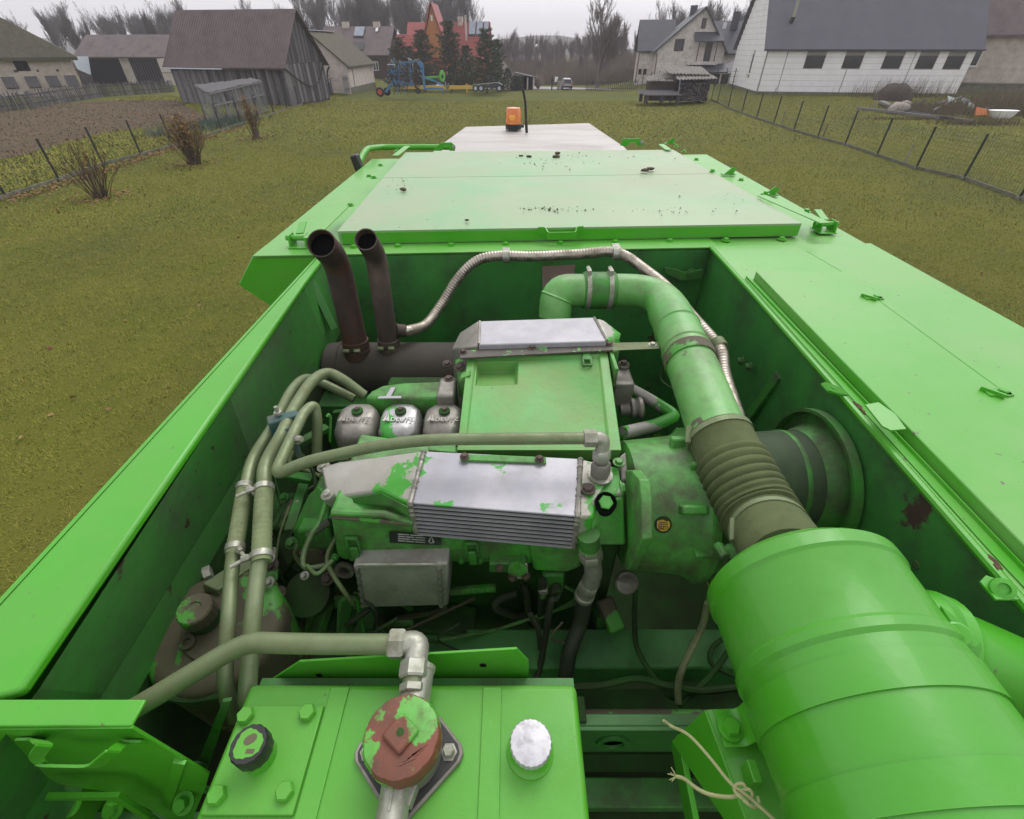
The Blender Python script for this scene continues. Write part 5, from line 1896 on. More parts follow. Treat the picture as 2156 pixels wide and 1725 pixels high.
def part(mb, name, m, bevel=0.0, parent=None, **k):
    return mb.build(name, m, parent or CB, bevel=bevel, **k)


def lerp(a, b, t):
    return Vector(a).lerp(Vector(b), t)


# ---- grain tank body (its rear wall closes the engine bay)
TY0, TY1 = 2.12, 4.45


def SH(x):                       # the machine stands slightly askew to the view
    return .055 * (x + 1.2)


def slab(pts, d0, d1):           # flat piece from (x, y) corners, y measured from the skewed axis
    return MB().prism([W(x, y + SH(x), d0) for x, y in pts], (0, 0, d0 - d1))


sec = [(-1.2, .765), (-1.31, .9), (-1.18, 1.03), (-1.05, 1.12), (-1.05, 2.9), (1.74, 2.9), (1.74, .765)]
b = MB().hexa([W(x, TY0 + SH(x), d) for x, d in sec], [W(x, TY1 + SH(x) * 1.3, d) for x, d in sec])
tank = part(b, 'grain_tank', M_deck, .006)
b = MB().prism([W(-1.20, TY0 - .004, .775), W(-1.302, TY0 - .010, .902), W(-1.18, TY0 - .003, 1.024), W(-.905, TY0 + .012, 1.1), W(-.905, TY0 + .012, .775)], (0, .003, 0))
part(b, 'tank_end_plate', M_green)

# engine bay walls
b = slab([(-.862, TY0 - .012), (.955, TY0 - .012), (.955, TY0 - .005), (-.862, TY0 - .005)], .772, 1.95)
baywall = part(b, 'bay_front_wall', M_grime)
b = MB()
b.prism([D(628, 527, .762), D(1492, 513, .762), D(1492, 509, .762), D(628, 523, .762)], (0, 0, -.02))
part(slab([(-1.19, TY0 - .016), (.99, TY0 - .016), (.99, TY0 + .13), (-1.19, TY0 + .13)], .7585, .7645), 'wall_flange', M_deck, .002)
for i, px in enumerate((745, 838, 950, 1065, 1180, 1295, 1410, 1528, 1646, 668)):
    q = D(px, 521 - (px - 745) * .019, .7585)
    part(MB().bolt(q, (0, 0, 1), .014, .012), 'bolt', M_green, parent=tank)
q = D(1178, 498, .7585)
part(MB().bolt(q, (0, 0, 1), .012, .012), 'bolt', M_green, parent=tank)
# paper label and bolted angle on the front wall
b = MB().face([YP(1141, 561, TY0 + .057), YP(1212, 557, TY0 + .0645), YP(1209, 570, TY0 + .064), YP(1212, 580, TY0 + .0645), YP(1200, 607, TY0 + .063), YP(1142, 609, TY0 + .057)])
part(b, 'paper_label', M_paper, parent=baywall)
b = MB().prism([YP(1398, 562, 2.19), YP(1424, 566, 2.19), YP(1440, 572, 2.19), YP(1478, 566, 2.19), YP(1478, 585, 2.19), YP(1432, 590, 2.19), YP(1400, 574, 2.19)], (0, -.01, 0))
b.bolt(YP(1455, 576, 2.18), (0, -1, 0), .016)
part(b, 'wall_angle_bracket', M_cast, .002)
# seam post in the front left corner of the bay
part(MB().beam(W(-.845, 2.09, .8), W(-.79, 1.98, 1.32), .03, .012), 'corner_post', M_inner)

# ---- left rail with its inner panel
rail = [W(-.885, 2.11, .758), W(-.858, 2.11, .758), W(-.845, 1.8, .758), W(-.79, 1.05, .758), W(-.735, .285, .758), W(-.885, .235, .758)]
b = MB().prism(rail, (0, 0, -.022))
part(b, 'side_rail', M_green, .007)
inn = [(-.8635, 2.10), (-.851, 1.8), (-.796, 1.05), (-.728, .296), (-.728, -.2)]
low = [(-.83, 2.10), (-.828, 1.79), (-.815, 1.05), (-.803, .37), (-.80, -.2)]
b = MB()
for (a, c), (a2, c2) in zip(list(zip(inn, low)), list(zip(inn, low))[1:]):
    b.add([W(*a, .779), W(*a2, .779), W(*c2, 1.0), W(*c, 1.0)], [(0, 1, 2, 3)])
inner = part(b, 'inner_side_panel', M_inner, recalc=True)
b = MB()
for (c, c2) in zip(low, low[1:]):
    b.add([W(*c, 1.001), W(*c2, 1.001), W(c2[0] + .002, c2[1], 1.09), W(c[0] + .002, c[1], 1.09)], [(0, 1, 2, 3)])
part(b, 'inner_panel_lip', M_inner)
part(MB().hexa([W(-.806, .26, 1.091), W(-.83, 2.10, 1.091), W(-.85, 2.10, 1.091), W(-.83, .26, 1.091)], [W(-.806, .26, 1.94), W(-.83, 2.10, 1.94), W(-.85, 2.10, 1.94), W(-.83, .26, 1.94)]), 'bay_left_dark_sheet', M_dark)  # dark sheet added to stand for the shaded void below the lip
part(MB().beam(W(-.80, 1.86, 1.0), W(-.86, 1.9, .8), .035, .012), 'panel_stiffener', M_inner)
b = MB().box(-.905, -.895, -.6, TY0 - .01, EYE - 2.9, EYE - .768)
part(b, 'left_side_panel', M_green)

# ---- right deck
dk = [(.958, 2.234), (.945, 1.7), (.905, .7), (.888, .3), (.885, -.35), (1.75, -.35), (1.75, 2.278)]
b = MB().prism([W(x, y, .757) for x, y in dk], (0, 0, -.03))
deck = part(b, 'right_deck', M_deck, .006)
part(MB().tube([W(x - .004, y, .763) for x, y in dk[:5]], .009, 8), 'deck_lip', M_green)
cv = [(.992, 1.83), (.965, 1.2), (.942, .52), (.94, -.34)]
b = MB()
b.prism([W(x, y, .722) for x, y in cv] + [W(1.345, -.34, .722), W(1.36, 1.83, .722)], (0, 0, -.034))
cover = part(b, 'deck_cover', M_deck, .003)
b = MB()
b.prism([W(x - .035, y, .7535) for x, y in cv] + [W(x - .001, y, .7535) for x, y in reversed(cv)], (0, 0, -.003))
part(b, 'cover_seal_strip', M_green, .001)
part(MB().beam(W(.966, 1.84, .752), W(.915, -.3, .752), .004, .012), 'deck_edge_seam', M_green)
part(MB().beam(D(1700, 530, .7575), D(1838, 610, .7575), .005, .003), 'deck_plate_seam', M_green)
part(MB().beam(D(1852, 634, .7222), D(2100, 815, .7222), .004, .002), 'cover_seam', M_green)
for i, p in enumerate(((1843, 622), (2110, 822))):
    q = D(p[0], p[1], .709)
    lt = part(MB().box(q.x - .032, q.x + .032, q.y - .010, q.y + .010, q.z - .014, q.z - .008), 'deck_latch', M_green, .002)
    part(MB().beam(q + Vector((-.034, .022, -.008)), q + Vector((-.004, -.02, -.006)), .007, .012), 'latch_plate', M_green, parent=lt)
    part(MB().bolt(q + Vector((.012, .005, -.01)), (0, 0, 1), .012), 'bolt', M_green, parent=lt)
# flap, wing latch and ring on the inner edge
b = MB().prism([D(1822, 852, .712), D(1850, 847, .712), D(1885, 872, .707), D(1908, 903, .708), D(1876, 906, .714), D(1858, 897, .716)], (0, 0, -.004))
part(b, 'cover_tab', M_deck)
q = D(1756, 820, .745)
b = MB().prism([D(1728, 808, .748), D(1738, 804, .735), D(1775, 818, .735), D(1786, 832, .735), D(1770, 832, .748), D(1742, 823, .748)], (0, 0, -.004))
b.bolt(q, (0, 0, 1), .011)
part(b, 'wing_latch', M_green)
q = D(2110, 1240, .74)
b = MB().lathe([(.018, -.004), (.018, .004), (.010, .006), (.010, .002)], q, (-.3, -.5, .8), 16)
b.prism([q + Vector((-.02, -.016, -.010)), q + Vector((.02, -.016, -.010)), q + Vector((.02, .018, -.010)), q + Vector((0, .03, -.010)), q + Vector((-.02, .018, -.010))], (0, 0, .004))
part(b, 'ring_latch', M_green)
rs = mat('flaking_rust', (.07, .035, .022), (.12, .07, .04), ns=60, rough=.95, bump=.4, bs=150)
for k, (px, py, r1) in enumerate(((1808, 856, .014), (1817, 866, .009), (2094, 1184, .011), (2098, 1194, .007), (1800, 848, .006))):
    q = D(px, py, .7555)
    part(MB().blob(q, (r1 * .6, r1 * 1.6, .003), k, .3), 'rust_patch', rs, parent=deck)

# right inner wall, ribs, duct ring
rw = [(.957, 2.235), (.945, 1.7), (.905, .7), (.888, .3), (.885, -.35)]
b = MB()
for a, c in zip(rw, rw[1:]):
    b.add([W(*a, .780), W(*c, .780), W(*c, 2.0), W(*a, 2.0)], [(0, 1, 2, 3)])
part(MB().box(1.735, 1.745, -.35, 2.27, EYE - 2.9, EYE - .79), 'right_side_panel', M_green)
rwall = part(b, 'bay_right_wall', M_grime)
for (p1, p2) in (((1640, 790), (1575, 880)), ((1925, 1090), (1862, 1165))):
    part(MB().beam(XP(*p1, .93), XP(*p2, .915), .035, .014, (1, 0, 0)), 'wall_rib', M_cast, parent=rwall)
for p in ((1578, 772), (1561, 760), (1942, 1190), (1462, 700)):
    part(MB().bolt(XP(p[0], p[1], .915), (-1, 0, 0), .012, .016), 'bolt', M_cast, parent=rwall)
rc = W(.90, .97, 1.03)
b = MB().lathe([(.215, 0), (.215, .025), (.205, .025), (.20, .004), (.17, .004), (.15, .05), (.15, .0)], rc, (-1, 0, 0), 40)
part(b, 'duct_ring', M_cast)
b = MB().lathe([(.128, 0), (.135, .03), (.135, .045), (.130, .05), (.142, .12), (.148, .2), (.150, .298)], rc + Vector((-.30, 0, 0)), (1, 0, 0), 40)
sl = part(b, 'rubber_duct_sleeve', M_sleeve)
part(MB().lathe([(.1385, .0), (.1395, .002), (.1395, .010), (.1385, .012)], rc + Vector((-.262, 0, 0)), (1, 0, 0), 40), 'hose_clamp', M_cast, parent=sl)
part(MB().lathe([(.149, .0), (.150, .002), (.150, .012), (.149, .014)], rc + Vector((-.10, 0, 0)), (1, 0, 0), 40), 'hose_clamp', M_cast, parent=sl)

# bay floor and frame members
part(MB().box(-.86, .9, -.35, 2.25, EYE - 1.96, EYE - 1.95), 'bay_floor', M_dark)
b = MB().hexa([W(-.45, .59, 1.415), W(.9, .59, 1.415), W(.9, .59, 1.51), W(-.45, .59, 1.51)], [W(-.45, .70, 1.40), W(.9, .70, 1.40), W(.9, .70, 1.51), W(-.45, .70, 1.51)])
part(b, 'cross_beam', M_grime, .006)
part(MB().box(.14, .9, .44, .575, EYE - 1.62, EYE - 1.52), 'frame_ledge', M_dark)
part(MB().tube([W(.17, .43, 1.30), W(.52, .43, 1.30)], .016, 12), 'control_rod', M_brown)
part(MB().box(.15, .175, .40, .455, EYE - 1.33, EYE - 1.24), 'rod_bearing', M_dark, .003)
b = MB().box(.118, .62, .385, .395, EYE - 1.40, EYE - 1.25)
b.box(.118, .62, .395, .42, EYE - 1.258, EYE - 1.25)
xp = part(b, 'cross_plate', M_inner, .002)
part(MB().lathe([(.04, 0), (.04, .006), (.028, .007), (.026, 0)], YP(1290, 1562, .384), (0, -1, 0), 22), 'hole_collar', M_inner, parent=xp)
part(MB().box(.118, .62, .1, .36, EYE - 1.52, EYE - 1.46), 'lower_ledge', M_dark, .004)
part(MB().box(.118, .62, .28, .34, EYE - 1.46, EYE - 1.42), 'lower_rail', M_cast, .004)
part(MB().box(.118, .62, -.2, .1, EYE - 1.56, EYE - 1.50), 'chaff_floor', M_clod)
part(MB().beam(W(.24, 1.3, 1.7), W(.30, .72, 1.42), .07, .05), 'diagonal_brace', M_cast, .004)

# ---- lid of the grain tank: two dished sheets with turned-down edges
LD = .695
b = MB()
xs = np.linspace(-.83, 1.44, 13)


def lid_sheet(y0, y1, ny, front):
    mb = MB()
    ys = np.linspace(y0, y1, ny)
    rr = random.Random(int(y0 * 10))
    n = len(xs)
    vs = []
    for j, y in enumerate(ys):
        for i, x in enumerate(xs):
            e = 0 if (i in (0, n - 1) or j in (0, ny - 1)) else 1
            vs.append(W(x - .03 * (y - 2.2) * (1 if x > 0 else 1.2) * (abs(x) / 1.2), y + SH(x), LD - e * (.012 * math.sin(PI * i / (n - 1)) * math.sin(PI * j / (ny - 1)) + rr.uniform(0, .002))))
    fs = [(j * n + i, j * n + i + 1, (j + 1) * n + i + 1, (j + 1) * n + i) for j in range(ny - 1) for i in range(n - 1)]
    mb.add(vs, fs)
    edge = [j * n for j in range(ny)] + [(ny - 1) * n + i for i in range(1, n)] + [j * n + n - 1 for j in range(ny - 2, -1, -1)] + [i for i in range(n - 2, 0, -1)]
    k = len(mb.v)
    mb.v += [(mb.v[i][0], mb.v[i][1], EYE - .757) for i in edge]
    m_ = len(edge)
    mb.f += [(edge[i], edge[(i + 1) % m_], k + (i + 1) % m_, k + i) for i in range(m_)]
    return mb


lid = part(lid_sheet(2.235, 3.36, 10, True), 'tank_lid', M_lid, ang=40)
lid2 = part(lid_sheet(3.367, 4.30, 10, False), 'tank_lid', M_lid, ang=40)
# lid front rim in clean green, handle, strips, hinges
b = MB().prism([W(x, 2.229 + SH(x), d) for x, d in ((-.815, .703), (1.435, .703), (1.435, .752), (-.815, .752))], (0, .005, 0))
part(b, 'lid_rim', M_green, parent=lid)
hp = [(1133, 483), (1148, 483), (1153, 490), (1210, 489), (1214, 482), (1228, 481)]
b = MB().ribbon(fillet([YP(x, y, 2.302) + Vector((0, -.035 if 1150 < x < 1212 else -.004, .012)) for x, y in hp], .01, 3), (0, 0, -.034), .005)
part(b, 'lid_handle', M_green, parent=lid)
for (p, q, wd) in (((1603, 412), (1738, 470), .055), ((652, 502), (724, 434), .06), ((832, 328), (858, 308), .05), ((1392, 304), (1408, 316), .05)):
    a_, c_ = D(*p, .683), D(*q, .683)
    part(MB().beam(a_, c_, wd, .004), 'lid_edge_strip', M_deck, parent=lid)
for (px, py) in ((787, 375), (738, 433), (801, 349), (777, 372), (835, 320), (1500, 361), (1466, 337), (1560, 380), (1698, 446), (1440, 320), (1424, 309), (1612, 408)):
    part(MB().bolt(D(px, py, .69), (0, 0, 1), .014, .014), 'bolt', M_green, parent=lid)


def hinge(px, py, sgn):
    q = D(px, py, .757)
    b_ = MB()
    for dx in (-.04, .035):
        b_.prism([q + Vector((dx, -.045, .0)), q + Vector((dx, .045, .0)), q + Vector((dx, .03, .055)), q + Vector((dx, -.03, .055))], (.006, 0, 0))
    b_.box(q.x - .045, q.x + .045, q.y - .05, q.y + .05, q.z, q.z + .005)
    h = part(b_, 'lid_hinge', M_green, .002)
    part(MB().tube([q + Vector((-.06 * sgn, 0, .036)), q + Vector((.06 * sgn, 0, .036))], .013, 10), 'hinge_pin', M_green, parent=h)
    part(MB().beam(q + Vector((.0, .02, .05)), q + Vector((-.03 * sgn, .16, .062)), .035, .006), 'hinge_arm', M_green, parent=h)


hinge(1733, 487, -1)
hinge(634, 517, 1)
for (px, py) in ((1533, 368), (1620, 411), (1409, 303)):
    q = D(px, py, .757)
    b = MB().box(q.x - .05, q.x + .05, q.y - .02, q.y + .02, q.z, q.z + .006)
    b.prism([q + Vector((-.03, -.004, .006)), q + Vector((.035, -.004, .006)), q + Vector((.05, -.004, .04)), q + Vector((.02, -.004, .05))], (0, .008, 0))
    b.bolt(q + Vector((.03, 0, .006)), (0, 0, 1), .012)
    part(b, 'lid_catch', M_green)

# far end of the tank: work-light brackets, grab bar with its grip
for (pts) in ([(914, 312), (930, 301), (950, 300), (958, 307), (958, 318), (946, 318), (944, 308), (936, 307), (930, 318), (914, 318)], [(1306, 307), (1312, 293), (1347, 292), (1354, 297), (1354, 307), (1342, 307), (1338, 300), (1326, 300), (1321, 307)]):
    lb = part(MB().prism([YP(x, y, 4.75) for x, y in pts], (0, .012, 0)), 'light_bracket', M_green)
    part(MB().bolt(YP(pts[3][0] - 3, pts[3][1] + 3, 4.745), (0, -1, 0), .012), 'bolt', M_zinc, parent=lb)
bar = fillet([YP(752, 352, 4.15), YP(770, 314, 4.4), YP(800, 310, 4.85), YP(950, 310, 4.9)], [.12, .1])
gb = part(MB().tube(bar, .024, 12), 'grab_bar', M_green)
a_ = YP(750, 349, 4.15)
part(MB().beam(a_ + Vector((0, 0, .08)), a_ + Vector((.03, .0, -.06)), .085, .06), 'lamp_housing', M_black, .012, parent=gb)
part(MB().beam(YP(838, 312, 4.85), YP(838, 320, 4.85), .05, .02), 'bar_clamp', M_green, parent=gb)

# ---- cab roof, beacon, aerial
b = MB()
t0 = [D(908, 324, .84), D(975, 272, .80), D(1245, 264, .80), D(1326, 322, .84)]
mid = [lerp(t0[0], t0[1], .08) + Vector((.03, 0, .035)), t0[1] + Vector((.04, -.06, .03)), t0[2] + Vector((-.04, -.06, .03)), lerp(t0[3], t0[2], .08) + Vector((-.03, 0, .035))]
b.hexa([p + Vector((0, 0, -.35)) for p in t0], t0)
b.add(t0 + mid, [(4, 5, 6, 7), (0, 1, 5, 4), (1, 2, 6, 5), (2, 3, 7, 6), (3, 0, 4, 7)])
roof = part(b, 'cab_roof', M_cab, .01)
part(MB().box(t0[0].x + .1, t0[3].x - .1, t0[0].y - .1, t0[1].y - .15, 1.6, t0[0].z - .34), 'cab', M_green)
q = D(1081, 272, .765)
r0 = 17.5 * (q - Vector((0, 0, EYE))).length / FOC * .80
bc = part(MB().lathe([(r0 * 1.02, 0), (r0 * 1.02, r0 * .55), (r0 * .95, r0 * .6)], q, (0, 0, 1), 24), 'beacon', M_black)
part(MB().lathe([(r0, r0 * .6), (r0 * .97, r0 * 1.0), (r0 * .93, r0 * 2.1), (r0 * .84, r0 * 2.3), (r0 * .4, r0 * 2.36)], q, (0, 0, 1), 24), 'amber_dome', M_amber, parent=bc)
fl = mat('beacon_reflector', (.9, .42, .08), rough=.25)
part(MB().lathe([(r0 * .35, r0 * 1.0), (r0 * .5, r0 * 1.5), (r0 * .2, r0 * 1.7)], q + Vector((-.01, -r0 * .62, 0)), (0, 0, 1), 14), 'reflector', fl, parent=bc)
b = MB().tube([q + Vector((r0, 0, r0 * .3)), q + Vector((r0 * 1.35, 0, r0 * .35))], r0 * .18, 8)
part(b, 'beacon_bolt', M_black, parent=bc)
q = D(1109, 280, .775)
tp = YP(1101, 188, q.y)
part(MB().tube(spline([q, lerp(q, tp, .3) + Vector((.005, 0, 0)), lerp(q, tp, .7) + Vector((.012, 0, 0)), tp], 5), [.016] * 5 + [.013] * 11, 8), 'aerial', M_black)

# ---- muffler and two exhaust stacks
my, md = 1.74, 1.135
xl, xr = YP(697, 780, my).x, YP(960, 775, my).x + .1
prof = [(.05, -.012), (.09, -.008), (.112, .006), (.117, .03), (.117, .058), (.123, .060), (.123, .066), (.117, .069), (.117, xr - xl)]
muf = part(MB().lathe(prof, W(xl, my, md), (1, 0, 0), 36), 'muffler', M_soot)


def stack(basepx, pth, r, m, clampm):
    path = fillet(pth, .16, 8)
    pp = part(MB().pipe(resample(path, .02), r, .004, 28), 'exhaust_pipe', m)
    a, c = Vector(path[0]), (Vector(path[3]) - Vector(path[0])).normalized()
    part(MB().lathe([(r + .003, 0), (r + .006, .002), (r + .006, .034), (r + .003, .036)], a + c * .045, c, 28), 'pipe_clamp', clampm, parent=pp)
    part(MB().lathe([(r + .009, 0), (r + .007, .04), (r + .001, .046)], a, c, 28), 'pipe_socket', m, parent=pp)
    for s_ in (-1, 1):
        o = a + c * .062 + Vector((s_ * .022, -r - .012, 0))
        part(MB().nut(o + Vector((-.012, 0, 0)), o + Vector((.012, 0, 0)), .009), 'clamp_bolt', M_steel, parent=pp)
    # dark inside
    part(MB().lathe([(r - .005, 0), (r - .005, .002)], Vector(path[-1]) - (Vector(path[-1]) - Vector(path[-3])).normalized() * .03, (Vector(path[-1]) - Vector(path[-3])), 24), 'pipe_bore', M_hole, parent=pp)
    return pp


s1b, s2b = YP(752, 738, 1.71), YP(820, 735, 1.73)
stack(None, [s1b + Vector((0, 0, -.03)), YP(727, 628, 1.72), YP(709, 548, 1.72), YP(676, 512, 1.60)], .049, M_rust, M_rust)
stack(None, [s2b + Vector((0, 0, -.03)), YP(803, 620, 1.735), YP(793, 540, 1.735), YP(770, 504, 1.635)], .040, M_rust2, M_rust2)

# ---- stainless flexible tube with its clips
fp = [YP(842, 697, 1.76), YP(862, 696, 1.78), YP(897, 683, 1.9), YP(930, 640, 2.0), YP(962, 590, 2.05), YP(1000, 552, 2.07), YP(1045, 539, 2.075), YP(1120, 540, 2.075), YP(1210, 536, 2.07),
      YP(1298, 532, 2.06), YP(1360, 570, 1.95), YP(1410, 612, 1.8), YP(1455, 665, 1.62), YP(1497, 712, 1.5), YP(1518, 742, 1.42), YP(1525, 790, 1.32), YP(1540, 840, 1.2), YP(1560, 900, 1.05), YP(1590, 970, .95)]
path = resample(spline(fp, 10), .0032)
rr = [.0222 + .0013 * math.sin(i * PI * 2 / 4.0) for i in range(len(path))]
flex = part(MB().tube(path, rr, 16), 'flexible_exhaust_tube', M_flex, ang=80)
part(MB().tube([YP(832, 695, 1.75), YP(852, 697, 1.77)], .027, 16), 'tube_end_sleeve', M_rust2, parent=flex)
for p, y in (((1066, 540), 2.075), ((1297, 534), 2.06)):
    o = YP(*p, y)
    b = MB().lathe([(.027, -.016), (.029, -.016), (.029, .016), (.027, .016)], o, (1, 0, 0), 20)
    b.box(o.x - .016, o.x + .016, o.y, TY0 - .012, o.z + .024, o.z + .029)
    part(b, 'tube_clip', M_zinc, parent=flex)
o = YP(1512, 728, 1.46)
b = MB().lathe([(.027, -.018), (.030, -.018), (.030, .018), (.027, .018)], o, (YP(1518, 742, 1.42) - YP(1497, 712, 1.5)), 20)
b.prism([YP(1478, 724, 1.44), YP(1492, 722, 1.44), YP(1500, 742, 1.44), YP(1488, 745, 1.44)], (0, .012, 0))
b.bolt(YP(1487, 733, 1.44), (0, -1, 0), .01)
part(b, 'tube_clip', M_steel, parent=flex)

# ---- air intake pipe
ip = [YP(1168, 668, 1.60), YP(1172, 612, 1.63), YP(1228, 612, 1.66), YP(1385, 611, 1.66), YP(1432, 705, 1.32), YP(1514, 922, .875)]
path = fillet(ip, [.10, .10, .17, .3], 9)
ipr = resample(path, .012)
rad = [.0605 if i < len(ipr) * .38 else .0605 + .0105 * min(1, (i - len(ipr) * .38) / (len(ipr) * .12)) for i in range(len(ipr))]
M_pipe = mat('green_pipe_worn_paint', (.085, .34, .06), (.16, .40, .11), ns=6, rough=.42, coat=.15, dirt=(.12, .15, .07), damt=.40, ds=6, drough=.7, chip=(.10, .085, .06), camt=.36, cs=7, crough=.7, bump=.05, bs=40)
pipe = part(MB().tube(ipr, rad, 32), 'intake_pipe', M_pipe)
for f in (.06, .60, .70):
    i = int(len(ipr) * f)
    a, c = ipr[i], (ipr[i + 1] - ipr[i - 1]).normalized()
    part(MB().lathe([(rad[i] - .001, -.006), (rad[i] + .004, 0), (rad[i] - .001, .006)], a, c, 32), 'pipe_bead', M_pipe, parent=pipe)
# rubber coupling with two band clamps
c0, c1 = YP(1226, 612, 1.66), YP(1294, 612, 1.66)
cp = part(MB().lathe([(.064, 0), (.068, .004), (.068, (c1 - c0).length - .004), (.064, (c1 - c0).length)], c0, c1 - c0, 32), 'rubber_coupling', M_cast)
for px in (1236, 1281):
    o = YP(px, 612, 1.66)
    b = MB().lathe([(.0685, -.008), (.071, -.008), (.071, .008), (.0685, .008)], o, (1, 0, 0), 32)
    b.nut(o + Vector((0, -.01, .078)), o + Vector((0, .03, .078)), .008)
    b.box(o.x - .007, o.x + .007, o.y - .02, o.y + .012, o.z + .068, o.z + .084)
    part(b, 'band_clamp', M_zinc, parent=cp)
i = int(len(ipr) * .735)
a, c = ipr[i], (ipr[i + 1] - ipr[i - 1]).normalized()
pc = part(MB().lathe([(rad[i] + .001, -.022), (rad[i] + .005, -.022), (rad[i] + .005, .022), (rad[i] + .001, .022)], a, c, 32), 'support_band', M_brown)
part(MB().hexa([D(1290, 722, .752), D(1388, 720, .752), D(1388, 734, .752), D(1290, 738, .752)], [D(1290, 722, .757), D(1388, 720, .757), D(1388, 734, .757), D(1290, 738, .757)]), 'support_arm', M_steelgreen, parent=pc)
part(MB().bolt(D(1374, 727, .752), (0, 0, 1), .009), 'bolt', M_zinc, parent=pc)
# corrugated rubber hose down to the air cleaner
hp_ = [ipr[-2], YP(1551, 995, .772), YP(1602, 1090, .655), YP(1640, 1150, .56), YP(1668, 1196, .49)]
path = resample(spline(hp_, 10), .0028)
L_ = len(path)
rr = []
for i in range(L_):
    f = i / L_
    rr.append(.079 + (.0072 * (abs(math.sin(f * PI * 21)) ** .8 - .2) if .20 < f < .60 else 0))
hose = part(MB().tube(path, rr, 32), 'corrugated_hose', M_rubber, ang=70)
for f in (.03, .68):
    i = int(L_ * f)
    c = (path[i + 2] - path[i - 2]).normalized()
    b = MB().lathe([(.0795, -.007), (.082, -.007), (.082, .007), (.0795, .007)], path[i], c, 32)
    b.nut(path[i] + Vector((-.085, -.02, .0)), path[i] + Vector((-.075, .02, .02)), .008)
    part(b, 'hose_clamp', M_steel, parent=hose)
q = D(1532, 1165, .86)
b = MB().nut(q, q + Vector((.02, -.02, .03)), .02)
b.nut(q + Vector((-.014, .02, 0)), q + Vector((-.014, -.02, .012)), .012)
b.prism([q + Vector((.0, -.01, .0)), q + Vector((.07, .02, .0)), q + Vector((.075, .0, .03)), q + Vector((.01, -.03, .035))], (0, .006, .003))
part(b, 'wing_nut_clamp', M_cast, .002)

# ---- air cleaner canister
AX, AD, AR = .556, .82, .170
ay = .515
prof = [(.09, .0), (AR - .025, .004), (AR - .004, -.012), (AR + .004, -.02), (AR + .005, -.045), (AR + .001, -.05), (AR, -.052)]
prof += [(AR, -.165), (AR + .005, -.172), (AR + .005, -.186), (AR, -.193), (AR, -.9)]
prof = [(r, -h) for r, h in prof]
can = part(MB().lathe(prof, W(AX, ay, AD), (0, -1, 0), 72), 'air_cleaner', M_can, ang=28)
for (h0, h1) in ((.215, .265), (.34, .385), (.50, .55)):
    part(MB().lathe([(AR + .0005, h0), (AR + .0035, h0), (AR + .0035, h1), (AR + .0005, h1)], W(AX, ay, AD), (0, -1, 0), 72), 'mounting_strap', M_can, parent=can)
q = D(2022, 1338, .70)
b = MB().prism([D(1978, 1290, .70), D(2012, 1318, .70), D(2068, 1372, .705), D(2060, 1385, .71), D(2030, 1378, .71)], (0, .01, .012))
part(b, 'strap_tab', M_green, .002, parent=can)
b = MB().lathe([(.017, 0), (.017, .01), (.014, .012)], D(2012, 1337, .695), (-.25, -.3, .9), 18)
part(b, 'slotted_screw', M_green, parent=can)
part(MB().beam(D(2000, 1326, .682), D(2024, 1348, .682), .004, .003), 'screw_slot', M_hole, parent=can)
# outlet elbow to the right wall
b = MB().lathe([(.085, 0), (.085, .05), (.092, .055), (.092, .075), (.085, .08), (.078, .10), (.074, .3)], W(AX + .10, .40, AD - .02), (1, -.35, -.25), 32)
part(b, 'outlet_stub', M_green)
# bracket under the canister
b = MB()
b.hexa([D(1488, 1494, 1.02), D(1578, 1490, 1.0), D(1660, 1725, 1.0), D(1575, 1725, 1.02)], [p + Vector((0, 0, -.004)) for p in (D(1488, 1494, 1.02), D(1578, 1490, 1.0), D(1660, 1725, 1.0), D(1575, 1725, 1.02))])
b.hexa([D(1488, 1494, 1.022), D(1575, 1725, 1.022), D(1530, 1725, 1.13), D(1418, 1560, 1.13)], [p + Vector((-.004, 0, -.004)) for p in (D(1488, 1494, 1.022), D(1575, 1725, 1.022), D(1530, 1725, 1.13), D(1418, 1560, 1.13))])
b.hexa([D(1425, 1548, 1.14), D(1436, 1545, 1.14), D(1475, 1735, 1.14), D(1462, 1735, 1.14)], [p + Vector((0, 0, -.06)) for p in (D(1425, 1548, 1.14), D(1436, 1545, 1.14), D(1475, 1735, 1.14), D(1462, 1735, 1.14))])
brk = part(b, 'cleaner_bracket', M_green, .002)
ft = fillet([D(1513, 1533, .985), D(1562, 1533, .985), D(1585, 1515, .95), D(1592, 1480, .90)], .02, 5)
b = MB().ribbon([p + Vector((0, .03, 0)) for p in ft], (0, -.06, 0), .005)
st = part(b, 'strap_foot', M_green, .001)
b = MB().lathe([(.022, 0), (.022, .004)], D(1536, 1534, .98), (0, 0, 1), 20)
b.lathe([(.016, .004), (.016, .014), (.014, .017)], D(1536, 1534, .98), (0, 0, 1), 6)
part(b, 'bolt', M_green, parent=st)
q = D(1580, 1640, .985)
part(MB().box(q.x - .008, q.x + .008, q.y - .012, q.y + .02, q.z - .01, q.z + .03), 'hook_tab', M_green, .002, parent=brk)

# ---- engine: cooling hood
HT = [D(985, 745, .765), D(1279, 737, .765), D(1309, 948, .835), D(962, 948, .835)]
hn = (HT[1] - HT[0]).cross(HT[3] - HT[0]).normalized()
if hn.z < 0:
    hn = -hn


def hb(u, v, h=0.0):
    return lerp(lerp(HT[0], HT[1], u), lerp(HT[3], HT[2], u), v) + hn * h


